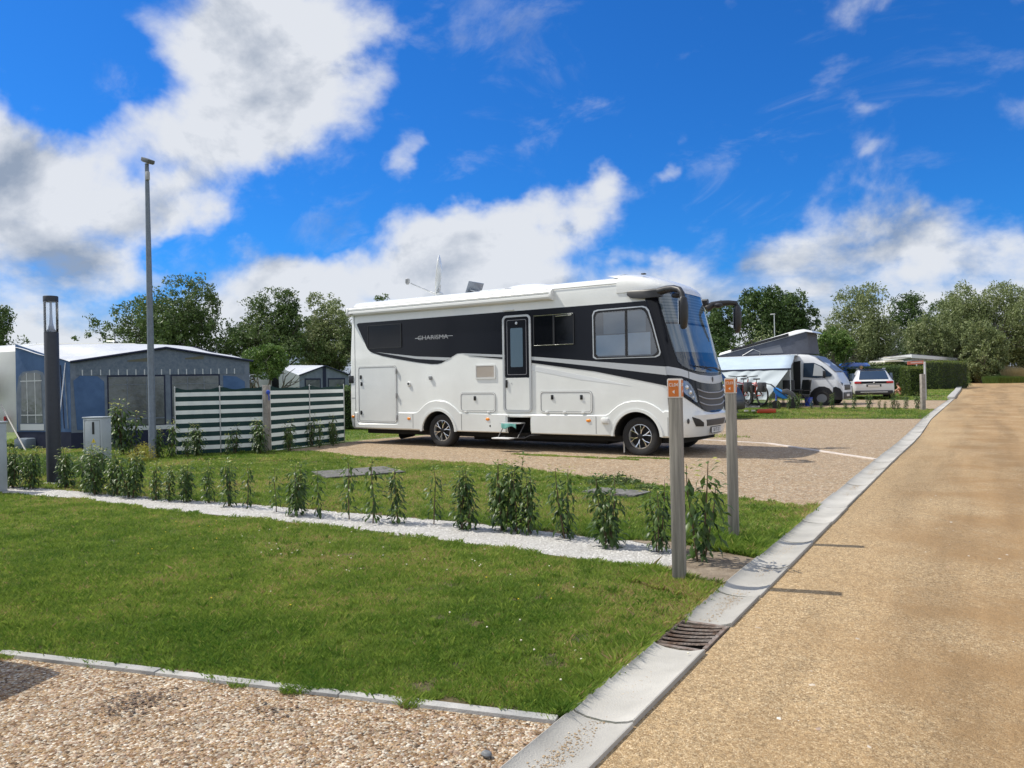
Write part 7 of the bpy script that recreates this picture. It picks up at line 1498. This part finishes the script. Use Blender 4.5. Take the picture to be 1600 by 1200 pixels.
T_('pollard_tree', 'small bright green crown rising behind the awning roof', 268, 27, 541, 62, 'bright', 7, leaves=4000, lsize=.10, lumps=6, trunk_h=.5, crown_z0=.5, barkm=barkp)
for i, (px, Z, top, w_, k, lb, n_) in enumerate((
 (1128, 60, 474, 90, 'dark', 'dark broadleaf tree right behind the motorhome mirror', 9000), (1192, 62, 449, 110, 'dark', 'tall dark broadleaf tree, left peak behind the street lamp', 14000), (1245, 63, 452, 92, 'dark', 'tall dark broadleaf tree, right peak behind the raised roof', 12000),
 (1030, 64, 500, 130, 'dark', 'dark tree hidden behind the motorhome cab', 5000), (1425, 84, 458, 78, 'dark', 'dark tree between the two pale willows', 9000), (1480, 90, 470, 90, 'mid', 'mid green tree filling the gap behind the willows', 8000))):
    T_('broadleaf_tree', lb, px, Z, top, w_, k, 20+i, leaves=int(n_*1.5), lsize=.24, lumps=14, trunk_h=.15, crown_z0=.04, group=RG_)
for i, (px, Z, top, w_, lb, n_) in enumerate(((1345, 74, 443, 118, 'pale silvery willow behind the chalet, leftmost willow', 15000), (1300, 70, 505, 70, 'low willow bush between dark trees and the leftmost willow', 6000), (1452, 78, 486, 84, 'pale willow behind the signpost, second willow', 12000), (1503, 80, 441, 112, 'tall pale willow above the round bush', 17000), (1562, 78, 438, 118, 'tall pale willow near the right frame edge', 17000), (1630, 76, 436, 130, 'tall pale willow cut by the right frame edge', 15000), (1535, 72, 500, 80, 'lower drooping willow in front of the tall ones', 9000))):
    T_('willow_tree', lb, px, Z, top, w_, 'willow', 40+i, leaves=int(n_*1.5), lsize=.24, lumps=16, trunk_h=.15, crown_z0=.03, droop=.5, hang=1.6, group=RG_)
T_('pollard_tree', 'round bright green pollard tree above the gabled hut', 1306, 49, 511, 74, 'bright', 60, leaves=9000, lsize=.16, lumps=9, trunk_h=.35, crown_z0=.28, barkm=barkp)
shrub('wild_bush', 'yellow-green bush left of the raised van roof', D(1160, 52), 3.4, hz_(532, 1160, 52), 'hedge', 66, 5000, .16)
shrub('wild_bush', 'grey-green bush below the street lamp', D(1195, 50), 3.0, hz_(508, 1195, 50), 'willow', 67, 6000, .16)
shrub('wild_bush', 'green bush behind the motorhome mirror', D(1125, 50), 3.2, hz_(545, 1125, 50), 'mid', 68, 4000, .16)
shrub('wild_bush', 'dark green bush between raised van roof and the pollard tree', D(1262, 56), 3.2, hz_(530, 1262, 56), 'hedge', 69, 5000, .16)
# trees behind the photographer (seen only as reflections) and further round the site
src = [o for o in bpy.data.objects if o.name.startswith('broadleaf_tree')][1]
for i, (x, y, s) in enumerate(((-34, -24, 1.1), (-22, -34, 1.2), (-9, -38, 1.0), (4, -36, 1.25), (17, -30, 1.1), (60, 60, 1.2), (48, 75, 1.1))):
    dup(src, Vector((x, y, zg(x, y))), i*1.3, 'broadleaf tree of the row outside the frame, %s of the row' % ORD[i], s, 'trees outside the frame')
